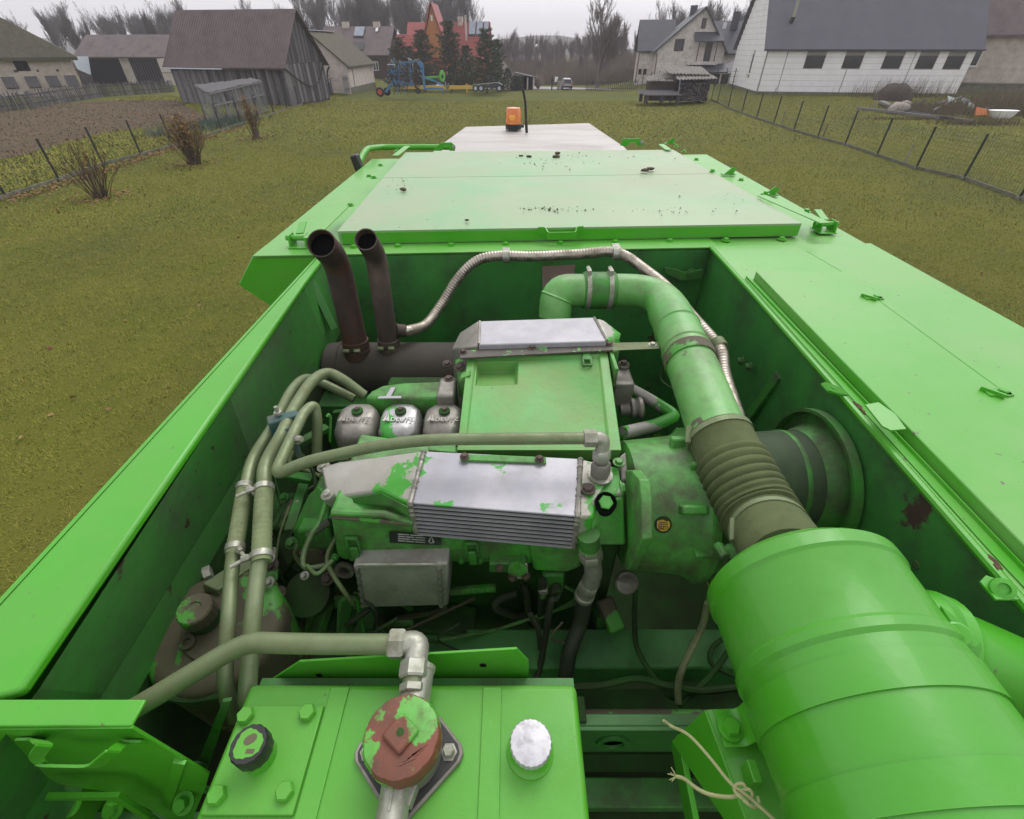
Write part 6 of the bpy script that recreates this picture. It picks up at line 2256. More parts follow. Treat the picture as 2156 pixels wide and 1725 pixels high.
b = MB()
o_ = [hb(0, 0), hb(1, 0), hb(1, 1), hb(0, 1)]
a_ = [hb(.05, .06), hb(.94, .06), hb(.93, .97), hb(.04, .97)]
c_ = [hb(.065, .08, -.006), hb(.925, .08, -.006), hb(.915, .96, -.006), hb(.055, .96, -.006)]
p_ = [hb(.07, .085, -.0062), hb(.36, .085, -.0062), hb(.36, .36, -.0062), hb(.07, .36, -.0062)]
q_ = [hb(.09, .11, -.045), hb(.335, .11, -.045), hb(.335, .34, -.012), hb(.085, .34, -.012)]
k_ = [p - hn * .045 for p in o_]
vs = o_ + a_ + c_ + p_ + q_ + k_
fs = []
for i in range(4):
    j = (i + 1) % 4
    fs += [(i, j, 4 + j, 4 + i), (4 + i, 4 + j, 8 + j, 8 + i), (8 + i, 8 + j, 12 + j, 12 + i), (12 + i, 12 + j, 16 + j, 16 + i), (i, 20 + i, 20 + j, j)]
fs.append((16, 17, 18, 19))
b.add(vs, fs)
M_hood = mat('green_hood_patchy_paint', (.085, .35, .045), (.055, .33, .06), ns=5, rough=.42, coat=.15, dirt=(.15, .29, .075), damt=.52, ds=7, drough=.6, bump=.09, bs=14, speck=(.09, .13, .05), samt=.26, ss=60)
hood = part(b, 'cooling_hood', M_hood, .004)
# clasp on the hood
q = hb(.84, .02, .006)
b = MB().beam(q, hb(.84, .13, .006), .022, .006)
b.beam(hb(.815, .09, .004), hb(.815, .19, .004), .006, .008)
b.beam(hb(.87, .09, .004), hb(.87, .19, .004), .006, .008)
b.beam(hb(.812, .19, .004), hb(.873, .19, .004), .006, .008)
part(b, 'toggle_clasp', M_cast, .001, parent=hood)
part(MB().beam(hb(-.03, .24, -.01), hb(.035, .24, .004), .03, .004), 'hood_clip', M_hood, parent=hood)
part(MB().box(*[v for v in (hb(1.02, .02).x - .006, hb(1.02, .02).x + .006)], hb(1, .3).y, hb(1, 0).y, hb(1, .3).z - .04, hb(1, 0).z + .005), 'hood_side_plate', M_engine, .002, parent=hood)
# black strip with flaked paint
b = MB().prism([D(968, 738, .752), D(1290, 721, .752), D(1291, 737, .752), D(968, 754, .752)], (0, 0, -.006))
M_strip = mat('black_strip_flaked_paint', (.06, .055, .045), (.09, .08, .065), ns=10, rough=.6, chip=(.09, .34, .06), camt=.41, cs=20, crough=.5)
sp = part(b, 'hood_strip', M_strip, .001)
for p in ((975, 742), (1120, 733), (1282, 726)):
    part(MB().bolt(D(p[0], p[1], .752), (0, 0, 1), .009), 'bolt', M_rust2, parent=sp)
b = MB().prism([D(1290, 722, .753), D(1304, 722, .753), D(1304, 738, .753), D(1290, 740, .753)], (0, 0, -.12))
part(b, 'strip_bracket', M_engine, .002)

# ---- charge-air box behind the hood
b = MB().prism([D(1010, 676, .735), D(1250, 668, .735), D(1278, 718, .735), D(1008, 726, .735)], (0, 0, -.13))
part(b, 'charge_air_box', M_alu, .004)
b = MB().hexa([D(950, 735, .80), D(968, 700, .78), D(1004, 676, .737), D(1009, 676, .737), D(1007, 727, .737), D(980, 730, .75)], [p + Vector((0, 0, -.12)) for p in (D(950, 735, .80), D(968, 700, .78), D(1004, 676, .737), D(1009, 676, .737), D(1007, 727, .737), D(980, 730, .75))])
part(b, 'air_box_end', M_castalu, .012, segs=3)
pr = [D(1252, 668, .737), D(1272, 671, .737), D(1292, 686, .75), D(1303, 706, .77), D(1308, 722, .79), D(1280, 720, .738)]
b = MB().hexa(pr, [p + Vector((0, 0, -.12)) for p in pr])
part(b, 'air_box_end', M_alugreen, .012, segs=3)
for p in (D(1012, 676, .733), D(1252, 669, .733)):
    pass
for a, c in (((1010, 677), (1008, 725)), ((1251, 669), (1278, 718))):
    pts = resample([D(*a, .735), D(*c, .735)], .006)
    rn = random.Random(3)
    part(MB().tube(pts, [.004 + rn.uniform(0, .002) for _ in pts], 8), 'weld_bead', M_castalu)

# ---- rocker covers
M_letter = mat('dull_cast_lettering', (.36, .35, .31), (.28, .27, .23), ns=30, rough=.45, metal=.6)
def rocker(px, m, seed):
    c = D(px, 876, .862)
    sx, sy = .061, .073
    lev = [(1.0, -.125), (1.0, -.05), (.985, -.03), (.93, -.012), (.80, -.001), (.55, .002)]
    oct_ = []
    n = 32
    for k in range(n):
        a = 2 * PI * k / n
        e = 2.0 / 3.6
        x = abs(math.cos(a)) ** e * math.copysign(1, math.cos(a))
        y = abs(math.sin(a)) ** e * math.copysign(1, math.sin(a))
        if abs(x) + abs(y) > 1.55:
            s_ = 1.55 / (abs(x) + abs(y))
            x, y = x * s_, y * s_
        oct_.append((x * sx, y * sy))
    b_ = MB()
    vs, fs = [], []
    for (s_, h) in lev:
        for (x, y) in oct_:
            vs.append(c + Vector((x * s_, y * s_ * (1 if h < -.02 else 1), h - (.012 if y < -.4 * sy and h > -.03 else 0) * s_)))
    for i in range(len(lev) - 1):
        for k in range(n):
            k2 = (k + 1) % n
            fs.append((i * n + k, i * n + k2, (i + 1) * n + k2, (i + 1) * n + k))
    fs.append(tuple(range((len(lev) - 1) * n, len(lev) * n)))
    b_.add(vs, fs)
    rk = part(b_, 'rocker_cover', m, ang=50)
    part(MB().lathe([(.017, 0), (.017, .004), (.013, .006)], c + Vector((.002, .018, .003)), (0, 0, 1), 20), 'bolt_washer', M_dark, parent=rk)
    part(MB().bolt(c + Vector((.002, .018, .008)), (0, 0, 1), .008, .008, False), 'bolt', M_rust2, parent=rk)
    t = MB()
    text_mesh(t, "DEUTZ", .0215, c + Vector((.013, -.0185, .0016)), (1, .02, 0), (0, 1, .08), .0012, bold=.0004)
    part(t, 'cast_lettering', M_deutz if seed == 2 else M_letter, parent=rk, smooth=False)
    e = MB()
    o = c + Vector((-.044, -.027, .0015))
    for pts in ([(0, 0), (.004, 0), (.010, .012), (.010, .034)], [(.022, 0), (.018, 0), (.012, .012), (.012, .034)], [(.005, 0), (.008, 0), (.011, .007), (.014, 0), (.017, 0), (.0125, .012), (.0095, .012)]):
        e.prism([o + Vector((x, y, 0)) for x, y in pts], (0, 0, .0022))
    part(e, 'cast_emblem', M_deutz if seed == 2 else M_letter, parent=rk, smooth=False)
    part(MB().tube(fillet([c + Vector((-.06, -.06, -.10)), c + Vector((-.02, -.085, -.105)), c + Vector((.06, -.07, -.09))], .03), .003, 6), 'retaining_wire', M_steel, parent=rk)
    part(MB().box(c.x - .058, c.x + .058, c.y - .09, c.y + .07, c.z - .25, c.z - .118), 'cylinder_head', M_cast, .006, parent=rk)


rocker(748, M_castalu, 1)
M_rk2 = mat('bright_cover_flaked_paint', (.50, .50, .50), (.30, .30, .29), ns=9, rough=.32, metal=.7, chip=(.04, .33, .03), camt=.40, cs=10, crough=.4, dirt=(.05, .045, .035), damt=.34, ds=12)
rocker(840, M_rk2, 2)
rocker(933, M_castalu, 3)
# hook and lead beside the first cover
part(MB().tube(fillet([D(688, 878, .84), D(692, 872, .835), D(696, 880, .85), D(695, 930, .93)], .006), .004, 8), 'lifting_hook', M_engine)
part(MB().tube(fillet([D(740, 925, .95), D(760, 940, .94), D(765, 955, .95)], .02), .006, 8), 'injector_lead', M_zinc)
part(MB().tube(fillet([D(752, 926, .94), D(790, 922, .93), D(830, 935, .93), D(900, 945, .93)], .02), .0045, 8), 'injector_line', M_brown)

# manifold cover behind the rocker covers
pr = [D(768, 838, .85), D(782, 822, .842), D(806, 811, .84), D(850, 805, .838), D(940, 802, .838), D(940, 838, .846)]
b = MB().hexa(pr, [p + Vector((0, 0, -.09)) for p in pr])
mf = part(b, 'manifold_cover', M_engine, .008, segs=3)
b = MB().prism([D(823, 816, .8355), D(833, 815, .8355), D(823, 834, .8405), D(845, 834, .8405), D(845, 838, .8405), D(795, 839, .8405), D(797, 835, .8405), D(813, 834, .8405)], (0, 0, -.003))
part(b, 'bare_metal_rib', M_alu, parent=mf)
b = MB().box(D(930, 800, .86).x, D(965, 800, .86).x, D(950, 833, .83).y, D(950, 795, .83).y, EYE - .98, EYE - .83)
ms = part(b, 'casting_boss', M_castalu, .008)
part(MB().bolt(D(945, 798, .83), (0, 0, 1), .011), 'bolt', M_rust2, parent=ms)
b = MB().prism([D(958, 758, .79), D(975, 750, .77), D(983, 800, .80), D(965, 803, .82)], (0, 0, -.06))
part(b, 'hood_hinge', M_engine, .003)
part(MB().bolt(D(968, 772, .785), (-.3, -.3, 1), .012), 'bolt', M_rust2)
part(MB().bolt(D(941, 766, .83), (0, -.3, 1), .010), 'bolt', M_rust2)
# cast block, fittings and oil pipes right of the hood
bx = D(1312, 790, .83)
b = MB().box(bx.x - .035, bx.x + .028, bx.y - .05, bx.y + .055, bx.z - .09, bx.z)
b.lathe([(.020, 0), (.020, .012)], bx + Vector((.01, .05, 0)), (0, 0, 1), 16)
cb = part(b, 'thermostat_housing', M_castalu, .01, segs=3)
part(MB().bolt(bx + Vector((.01, .05, .012)), (0, 0, 1), .011), 'bolt', M_rust2, parent=cb)
b = MB().lathe([(.022, 0), (.022, .03), (.034, .035), (.034, .045), (.028, .05), (.036, .06), (.036, .07), (.025, .075)], D(1305, 862, .93), (1, 0, .1), 20)
part(b, 'pipe_flange', M_castalu)
vp = [D(1318, 814, .95), D(1370, 842, .97), D(1424, 876, .99), D(1380, 896, .96), D(1312, 912, .92)]
part(MB().tube(fillet(vp, [.05, .03, .05]), .0205, 16), 'oil_pipe', M_alugreen)
part(MB().tube(fillet([D(1395, 772, 1.0), D(1388, 800, 1.05), D(1420, 822, 1.05), D(1460, 830, 1.0)], .04), .004, 6), 'wire', M_dark)

# ---- charge-air cooler: top plate, end tanks, finned core
CT = [D(893, 950, .808), D(1222, 966, .808), D(1216, 1087, .822), D(864, 1059, .822)]
b = MB().hexa(CT, [p + Vector((0, 0, -.006)) for p in CT])
M_cool = mat('bright_aluminium_plate', (.42, .42, .44), (.32, .32, .35), ns=5, rough=.5, metal=.5, chip=(.045, .33, .035), camt=.395, cs=7, crough=.4, dirt=(.36, .36, .33), damt=.30, ds=9, bump=.06, bs=30)
cool = part(b, 'cooler_top_plate', M_cool, .002)
fr = [CT[3] + Vector((.004, .006, -.007)), CT[2] + Vector((-.004, .006, -.007))]
dn = Vector((0, -.004, -.112))
b = MB().hexa([fr[0], fr[1], fr[1] + dn, fr[0] + dn], [p + Vector((0, .12, 0)) for p in (fr[0], fr[1], fr[1] + dn, fr[0] + dn)])
part(b, 'cooler_core', M_hole)
fin = MB()
NB = 8
for i in range(NB):
    f0, f1 = (i + .0) / (NB - .0), (i + 1) / NB
    a0, a1 = fr[0] + dn * ((i + .5) / NB), fr[1] + dn * ((i + .5) / NB)
    bar_ = MB().beam(a0 + Vector((0, -.004, 0)), a1 + Vector((0, -.004, 0)), .006, .0036)
    part(bar_, 'core_bar', M_alu)
    if i < NB:
        z0, z1 = fr[0] + dn * (i / NB), fr[1] + dn * (i / NB)
        n = 110
        for k in range(n):
            for (u, hh) in (((k + .1) / n, .5),):
                p0 = z0.lerp(z1, u) + dn * (.09 / NB) + Vector((0, -.0015, 0))
                p1 = z0.lerp(z1, u + .55 / n) + dn * (.42 / NB) + Vector((0, -.0015, 0))
                fin.add([p0, p0 + Vector((.0011, 0, 0)), p1 + Vector((.0011, 0, 0)), p1], [(0, 1, 2, 3)])
                p0 = z0.lerp(z1, u + .5 / n) + dn * (.58 / NB) + Vector((0, -.0015, 0))
                p1 = z0.lerp(z1, u) + dn * (.92 / NB) + Vector((0, -.0015, 0))
                fin.add([p0, p0 + Vector((.0011, 0, 0)), p1 + Vector((.0011, 0, 0)), p1], [(0, 1, 2, 3)])
fo = part(fin, 'core_fins', M_pin, smooth=False, recalc=False, kind='stuff')
for (a, c) in ((CT[0], CT[3]), (CT[1], CT[2])):
    rn = random.Random(8)
    pts = resample([a + Vector((0, 0, .001)), c + Vector((0, 0, .001)), c + Vector((0, .002, -.115))], .005)
    part(MB().tube(pts, [.006 + rn.uniform(-.0012, .0025) for _ in pts], 8), 'weld_bead', M_castalu)
# left end tank
lt_ = [D(676, 984, .85), D(712, 972, .835), D(888, 950, .81), D(862, 1059, .824), D(802, 1031, .835), D(690, 1051, .875)]
b = MB().hexa(lt_, [lt_[0] + Vector((0, 0, -.05)), lt_[1] + Vector((0, 0, -.05)), lt_[2] + Vector((0, 0, -.09)), lt_[3] + Vector((.01, 0, -.115)), lt_[4] + Vector((0, 0, -.072)), lt_[5] + Vector((0, 0, -.045))])
tk = part(b, 'cooler_end_tank', M_alugreen, .005, segs=2)
b = MB().hexa([lt_[5] + Vector((.004, -.004, -.006)), lt_[4] + Vector((0, -.004, -.010)), lt_[3] + Vector((-.004, -.004, -.012)), lt_[3] + Vector((.008, -.006, -.113)), lt_[4] + Vector((0, -.006, -.070)), lt_[5] + Vector((.004, -.005, -.044))],
              [p + Vector((0, .004, 0)) for p in (lt_[5] + Vector((.004, -.004, -.006)), lt_[4] + Vector((0, -.004, -.010)), lt_[3] + Vector((-.004, -.004, -.012)), lt_[3] + Vector((.008, -.006, -.113)), lt_[4] + Vector((0, -.006, -.070)), lt_[5] + Vector((.004, -.005, -.044)))])
part(b, 'tank_front_sheet', M_engine, parent=tk)
for p in ((681, 983), (690, 1041)):
    q = D(p[0], p[1], .862)
    part(MB().lathe([(.017, -.03), (.017, .002), (.009, .002), (.009, .010), (.007, .011)], q, (-.2, -.2, 1), 14), 'corner_bolt', M_zinc, parent=tk)
# right end tank with plug and fitting
rt = [D(1225, 966, .809), D(1303, 984, .815), D(1312, 1040, .83), D(1262, 1052, .835), D(1249, 1092, .842), D(1219, 1089, .823)]
b = MB().hexa(rt, [p + Vector((0, 0, -.10)) for p in rt])
rtk = part(b, 'cooler_end_tank', M_alugreen, .006, segs=3)
part(MB().bolt(D(1238, 1030, .812), (0, 0, 1), .012), 'bolt', M_rust2, parent=rtk)
part(MB().bolt(D(1308, 1028, .80), (1, 0, .2), .012), 'bolt', M_engine, parent=rtk)
part(MB().bolt(D(1303, 974, .80), (0, 0, 1), .010), 'bolt', M_engine, parent=rtk)
b = MB().lathe([(.025, -.04), (.025, .0), (.022, .002), (.021, -.006)], D(1276, 1058, .822), (-.05, -.45, .85), 24)
pg = part(b, 'plug_collar', M_hole)
part(MB().lathe([(.017, -.01), (.017, .001), (.015, .003)], D(1276, 1058, .822), (-.05, -.45, .85), 6), 'hex_plug', M_engine, parent=pg)
b = MB().prism([D(970, 956, .80), D(1150, 962, .80), D(1150, 975, .803), D(970, 968, .803)], (0, 0, -.006))
hs_ = part(b, 'hood_bottom_strip', M_engine, .001)
part(MB().bolt(D(978, 962, .80), (0, 0, 1), .008), 'bolt', M_rust2, parent=hs_)
part(MB().bolt(D(1136, 967, .80), (0, 0, 1), .008), 'bolt', M_rust2, parent=hs_)
b = MB().prism([D(900, 934, .845), D(960, 936, .845), D(960, 952, .84), D(902, 948, .84)], (0, 0, -.03))
part(b, 'cover_end_piece', M_engine, .002)

# ---- engine block side below the cooler
fy = .705
def FP(px, py, y=fy):
    return YP(px, py, y)


b = MB().prism([FP(694, 1078), FP(880, 1100), FP(1245, 1140), FP(1240, 1185), FP(1120, 1188), FP(722, 1180), FP(708, 1172)], (0, .28, 0))
blk = part(b, 'crankcase_cover', M_engine, .008, segs=3)
b = MB().prism([FP(1110, 1130, .69), FP(1232, 1136, .69), FP(1226, 1196, .69), FP(1196, 1208, .69), FP(1122, 1204, .69)], (0, .2, 0))
part(b, 'cover_bulge', M_engine, .012, segs=3)
b = MB().tube([FP(700, 1078, .70), FP(810, 1083, .70), FP(868, 1100, .70)], .009, 10)
part(b, 'cover_seam_pipe', M_engine)
part(MB().tube([FP(700, 1088, .695), FP(862, 1102, .695)], .006, 8), 'cover_rib', M_brown)
b = MB().prism([FP(820, 1119, .699), FP(929, 1128, .699), FP(929, 1146, .699), FP(821, 1141, .699)], (0, -.003, 0))
dp = part(b, 'data_plate', M_plate)
tx = MB()
for k in range(4):
    x1 = 895 if k else 890
    for (u0, u1) in (((0, .25), (.28, .6), (.64, 1)) if k % 2 else ((0, .45), (.5, 1))):
        xa, xb = 838 + (x1 - 838) * u0, 838 + (x1 - 838) * u1
        y_ = 1123.5 + k * 4.6
        tx.face([FP(xa, y_ + (xa - 838) * .08, .6955), FP(xb, y_ + (xb - 838) * .08, .6955), FP(xb, y_ + 2.6 + (xb - 838) * .06, .6955), FP(xa, y_ + 2.6 + (xa - 838) * .06, .6955)])
for tri in ([(901, 1141), (905, 1141), (908, 1129)], [(915, 1142), (911, 1142), (908, 1129)], [(903, 1144), (914, 1144), (914, 1142.5), (903, 1142.5)]):
    tx.face([FP(x, y, .6955) for x, y in tri])
part(tx, 'plate_print', M_platew, parent=dp, smooth=False)


def clasp(px, py, y, h):
    b_ = MB()
    a = FP(px, py, y)
    b_.beam(a + Vector((-.014, -.004, 0)), a + Vector((-.014, -.008, -h)), .006, .008, (0, 1, 0))
    b_.beam(a + Vector((.014, -.004, 0)), a + Vector((.014, -.008, -h)), .006, .008, (0, 1, 0))
    b_.beam(a + Vector((-.016, -.004, .002)), a + Vector((.016, -.004, .002)), .010, .008)
    b_.beam(a + Vector((0, -.010, -h * .55)), a + Vector((.002, -.014, -h * 1.6)), .020, .008, (0, 1, 0))
    part(b_, 'toggle_clasp', M_cast, .002)


clasp(741, 1132, .70, .05)
clasp(993, 1142, .70, .045)
# oil box under the cover
b = MB().hexa([YP(742, 1192, .66), YP(944, 1187, .66), YP(944, 1276, .64), YP(764, 1281, .64)], [YP(742, 1192, .66) + Vector((0, .12, 0)), YP(944, 1187, .66) + Vector((0, .12, 0)), YP(944, 1276, .64) + Vector((0, .12, 0)), YP(764, 1281, .64) + Vector((0, .12, 0))])
ob_ = part(b, 'oil_box', M_sheetalu, .006, segs=2)
for x0 in (752, 925):
    pts = resample([YP(x0, 1196, .657), YP(x0 + (12 if x0 < 800 else 4), 1276, .637)], .006)
    part(MB().tube(pts, [.005 + .0016 * math.sin(i * 1.7) for i in range(len(pts))], 8), 'weld_bead', M_castalu, parent=ob_)
part(MB().tube([YP(752, 1189, .652), YP(920, 1188, .652)], .005, 8), 'box_edge_rod', M_zinc, parent=ob_)
# injection pump bits, spring, hoses under the engine
b = MB().prism([YP(1030, 1188, .68), YP(1105, 1186, .68), YP(1112, 1192, .68), YP(1111, 1219, .68), YP(1072, 1219, .68), YP(1068, 1206, .68), YP(1030, 1206, .68)], (0, .08, 0))
pm = part(b, 'pump_body', M_cast, .004)
b = MB().prism([YP(1072, 1192, .676), YP(1110, 1189, .676), YP(1113, 1215, .676), YP(1108, 1220, .676), YP(1078, 1220, .676)], (0, .006, 0))
part(b, 'pump_cover', M_alugreen, .002, parent=pm)
part(MB().lathe([(.024, 0), (.024, .006), (.016, .009)], YP(1089, 1196, .674), (0, -1, .2), 20), 'lever_shaft', M_engine, parent=pm)
part(MB().prism([YP(1082, 1190, .666), YP(1092, 1186, .666), (YP(1096, 1196, .666)), YP(1090, 1207, .666), YP(1083, 1204, .666)], (0, .004, 0)), 'pump_lever', M_yellow if False else M_brown, parent=pm)
for p in ((1079, 1216), (1107, 1213), (1052, 1196)):
    part(MB().bolt(YP(p[0], p[1], .675), (0, -1, .2), .008), 'bolt', M_rust2, parent=pm)
cp_ = resample([YP(948, 1246, .70), YP(1042, 1238, .70)], .0007)
hx = []
axd = (cp_[-1] - cp_[0]).normalized()
e1 = axd.orthogonal().normalized()
e2 = axd.cross(e1)
for i, p in enumerate(cp_):
    a = i * 2 * PI / 6
    hx.append(p + (e1 * math.cos(a) + e2 * math.sin(a)) * .011)
part(MB().tube(hx, .0016, 5), 'return_spring', M_engine)
part(MB().tube(fillet([YP(1142, 1222, .70), YP(1142, 1250, .70), YP(1140, 1300, .72), YP(1122, 1318, .73), YP(1112, 1290, .74), YP(1108, 1240, .76), YP(1095, 1225, .8)], .05), .0125, 12), 'fuel_hose', M_darkrub)
part(MB().tube(spline([YP(1172, 1260, .68), YP(1160, 1268, .67), YP(1150, 1330, .64), YP(1138, 1400, .6), YP(1130, 1425, .58)], 6), .0095, 12), 'fuel_hose', M_darkrub)
part(MB().tube(spline([YP(1085, 1250, .74), YP(1050, 1262, .72), YP(1045, 1280, .71), YP(1090, 1298, .73), YP(1115, 1288, .75)], 6), .012, 12), 'fuel_hose', M_darkrub)
b = MB().box(YP(1140, 1220, .72).x, YP(1188, 1220, .72).x, .71, .79, YP(1150, 1255, .71).z, YP(1150, 1212, .71).z)
fpb = part(b, 'lift_pump', M_cast, .01, segs=3)
for px in (1144, 1172):
    o = YP(px, 1238, .70)
    part(MB().nut(o + Vector((0, .01, 0)), o + Vector((0, -.014, -.004)), .014), 'banjo_bolt', M_zinc if px < 1150 else M_dark, parent=fpb)
    part(MB().lathe([(.013, 0), (.013, .018)], o + Vector((0, 0, -.018)), (0, 0, -1), 14), 'hose_ferrule', M_engine, parent=fpb)
part(MB().tube([YP(910, 1352, .62), YP(1050, 1325, .70), YP(1215, 1270, .74)], .0055, 8), 'dipstick_tube', M_engine)
part(MB().tube(spline([YP(1338, 1240, .74), YP(1336, 1310, .70), YP(1345, 1375, .6), YP(1400, 1455, .5), YP(1420, 1470, .5)], 6), .008, 8), 'cable', M_dark)
part(MB().tube(spline([YP(1490, 1270, .62), YP(1478, 1320, .60), YP(1440, 1400, .53), YP(1428, 1440, .50), YP(1428, 1480, .47)], 6), .009, 8), 'cable', M_steelgreen)
part(MB().tube(spline([YP(1535, 1370, .62), YP(1490, 1430, .54), YP(1430, 1485, .47)], 6), .008, 8), 'cable', M_dark)
part(MB().tube(spline([YP(1175, 1448, .50), YP(1260, 1445, .50), YP(1340, 1430, .52), YP(1410, 1445, .5), YP(1480, 1455, .5), YP(1570, 1445, .51)], 6), .009, 8), 'cable', M_dark)
part(MB().tube(spline([YP(1530, 1340, .66), YP(1500, 1365, .62), YP(1500, 1400, .58), YP(1560, 1430, .55)], 6), .007, 8), 'cable', M_dark)
part(MB().lathe([(.032, 0), (.034, .004), (.034, .012), (.028, .016)], YP(1318, 1224, .72), (0, -.8, .5), 24), 'filler_plug', M_castalu, .002)
part(MB().beam(YP(1300, 1218, .70), YP(1338, 1226, .70), .006, .012), 'plug_grip', M_castalu)

# fittings and hose right of the cooler
f1 = D(1240, 1135, .90)
path = [f1, YP(1246, 1190, .66), YP(1246, 1235, .64), YP(1240, 1265, .645)]
d0 = (path[1] - f1).normalized()
fb = part(MB().lathe([(.026, -.02), (.024, -.004), (.024, .028), (.027, .03)], f1, d0, 24), 'pipe_boss', M_cast)
part(MB().nut(f1 + d0 * .03, f1 + d0 * .048, .027), 'lock_nut', M_zinc, parent=fb)
part(MB().nut(f1 + d0 * .050, f1 + d0 * .085, .029), 'union_nut', M_zinc, parent=fb)
part(MB().tube(fillet([f1 + d0 * .08, f1 + d0 * .135 + Vector((.004, 0, 0)), f1 + d0 * .15 + Vector((0, .01, -.06))], .03), .022, 18), 'elbow', M_zinc, parent=fb)
e_ = f1 + d0 * .15 + Vector((0, .01, -.05))
d1 = Vector((-.12, .05, -1)).normalized()
part(MB().nut(e_, e_ + d1 * .04, .028), 'union_nut', M_zinc, parent=fb)
part(MB().lathe([(.023, .035), (.023, .06), (.027, .062), (.027, .075)], e_, d1, 20), 'hose_ferrule', M_zinc, parent=fb)
hsx = spline([e_ + d1 * .06, YP(1222, 1310, .66), YP(1200, 1370, .60), YP(1192, 1420, .56), YP(1190, 1440, .55)], 8)
part(MB().tube(hsx, .0215, 18), 'hydraulic_hose', M_darkrub)
part(MB().lathe([(.025, 0), (.025, .03)], hsx[-6], hsx[-1] - hsx[-6], 18), 'hose_collar', M_dark)

# ---- cross pipe over the engine with nut, elbow and riser
tubeA = [D(1232, 923, .715), D(1100, 924, .715), D(850, 926, .725), D(640, 973, .77), D(577, 1003, .81), D(605, 940, .80), D(640, 868, .80), D(662, 850, .80), D(668, 882, .84), D(667, 965, .95)]
pA = part(MB().tube(fillet(tubeA, [.05, .12, .1, .035, .05, .03, .03, .05], 7), .0142, 18), 'cross_pipe', M_steel)
a = D(1240, 923, .715)
part(MB().nut(a + Vector((-.012, 0, 0)), a + Vector((.018, 0, 0)), .021), 'union_nut', M_zinc, parent=pA)
r_ = D(1271, 930, .715)
base = D(1270, 985, .82)
part(MB().tube(fillet([a + Vector((.01, 0, 0)), Vector((r_.x, a.y, a.z)), Vector((r_.x + .002, a.y - .012, a.z - .05))], .018), .0165, 18), 'elbow', M_zinc, parent=pA)
e0 = Vector((r_.x, a.y - .008, a.z - .028))
part(MB().nut(e0, e0 + Vector((.001, -.006, -.028)), .0215), 'union_nut', M_zinc, parent=pA)
part(MB().lathe([(.016, .026), (.016, .034)], e0, (.03, -.2, -1), 18), 'riser_neck', M_castalu, parent=pA)
part(MB().nut(e0 + Vector((.001, -.008, -.034)), e0 + Vector((.002, -.014, -.070)), .024), 'riser_nut', M_castalu, parent=pA)
part(MB().lathe([(.030, 0), (.030, .005)], e0 + Vector((.002, -.015, -.073)), (0, 0, 1), 22), 'washer', M_zinc, parent=pA)

# ---- the two long coolant pipes at the left with hoses and the block clamp
t1 = [D(767, 833, .93), D(721, 799, .87), D(688, 786, .845), D(656, 805, .825), D(620, 859, .81), D(594, 914, .81), D(560, 978, .83), D(557, 1033, .84)]
t2 = [D(746, 840, .95), D(681, 808, .90), D(645, 797, .87), D(618, 817, .85), D(594, 860, .83), D(573, 902, .83), D(533, 967, .85), D(516, 1033, .86)]
p1 = part(MB().tube(spline(t1, 8), .0172, 18), 'coolant_pipe', M_steel)
p2 = part(MB().tube(spline(t2, 8), .0150, 18), 'coolant_pipe', M_steel)
h1 = [D(557, 1020, .84), D(553, 1100, .86), D(550, 1185, .88)]
h2 = [D(517, 1020, .86), D(504, 1100, .88), D(493, 1168, .895)]
for hh, r_h, nm in ((h1, .0205, 1), (h2, .0185, 2)):
    pts = resample(spline(hh, 8), .004)
    o = part(MB().tube(pts, [r_h + .0006 * math.sin(i * 1.9) for i in range(len(pts))], 18), 'hose_joint', M_steelgreen)
    for f in (.06, .92):
        i = int((len(pts) - 1) * f)
        c = (pts[min(i + 1, len(pts) - 1)] - pts[max(i - 1, 0)]).normalized()
        b = MB().lathe([(r_h + .0005, -.007), (r_h + .0025, -.007), (r_h + .0025, .007), (r_h + .0005, .007)], pts[i], c, 20)
        sd_ = 1 if nm == 2 else -1
        b.nut(pts[i] + Vector((sd_ * r_h * .9, -.012, .012)), pts[i] + Vector((sd_ * r_h * 1.5, -.02, .014)), .008)
        b.lathe([(.0045, 0), (.0045, .04)], pts[i] + Vector((sd_ * r_h * .8, -.01, .012)), (sd_ * .7, -.6, 0), 8)
        part(b, 'hose_clamp', M_zinc, parent=o)
part(MB().tube(spline([D(551, 1165, .875), D(543, 1207, .89), D(530, 1330, .93), D(521, 1455, .99), D(521, 1475, 1.02)], 8), .0172, 18), 'coolant_pipe', M_steel)
part(MB().tube(spline([D(494, 1160, .89), D(489, 1190, .90), D(482, 1290, .92), D(474, 1405, .97), D(480, 1470, 1.02), D(495, 1510, 1.08)], 8), .0150, 18), 'coolant_pipe', M_steel)
b = MB().hexa([D(560, 876, .79), D(625, 862, .79), D(632, 872, .79), D(563, 893, .79)], [p + Vector((0, 0, -.05)) for p in (D(560, 876, .79), D(625, 862, .79), D(632, 872, .79), D(563, 893, .79))])
b.hexa([D(573, 912, .80), D(612, 897, .79), D(628, 935, .82), D(618, 950, .84), D(606, 915, .81)], [p + Vector((0, 0, -.045)) for p in (D(573, 912, .80), D(612, 897, .79), D(628, 935, .82), D(618, 950, .84), D(606, 915, .81))])
bl = part(b, 'pipe_block_clamp', M_teal, .004)
b = MB().lathe([(.010, 0), (.010, .008), (.005, .009), (.005, .025)], D(586, 872, .785), (0, 0, 1), 10)
part(b, 'clamp_stud', M_zinc, parent=bl)
part(MB().bolt(D(623, 925, .80), (1, -.3, .3), .009, .02), 'clamp_bolt', M_zinc, parent=bl)
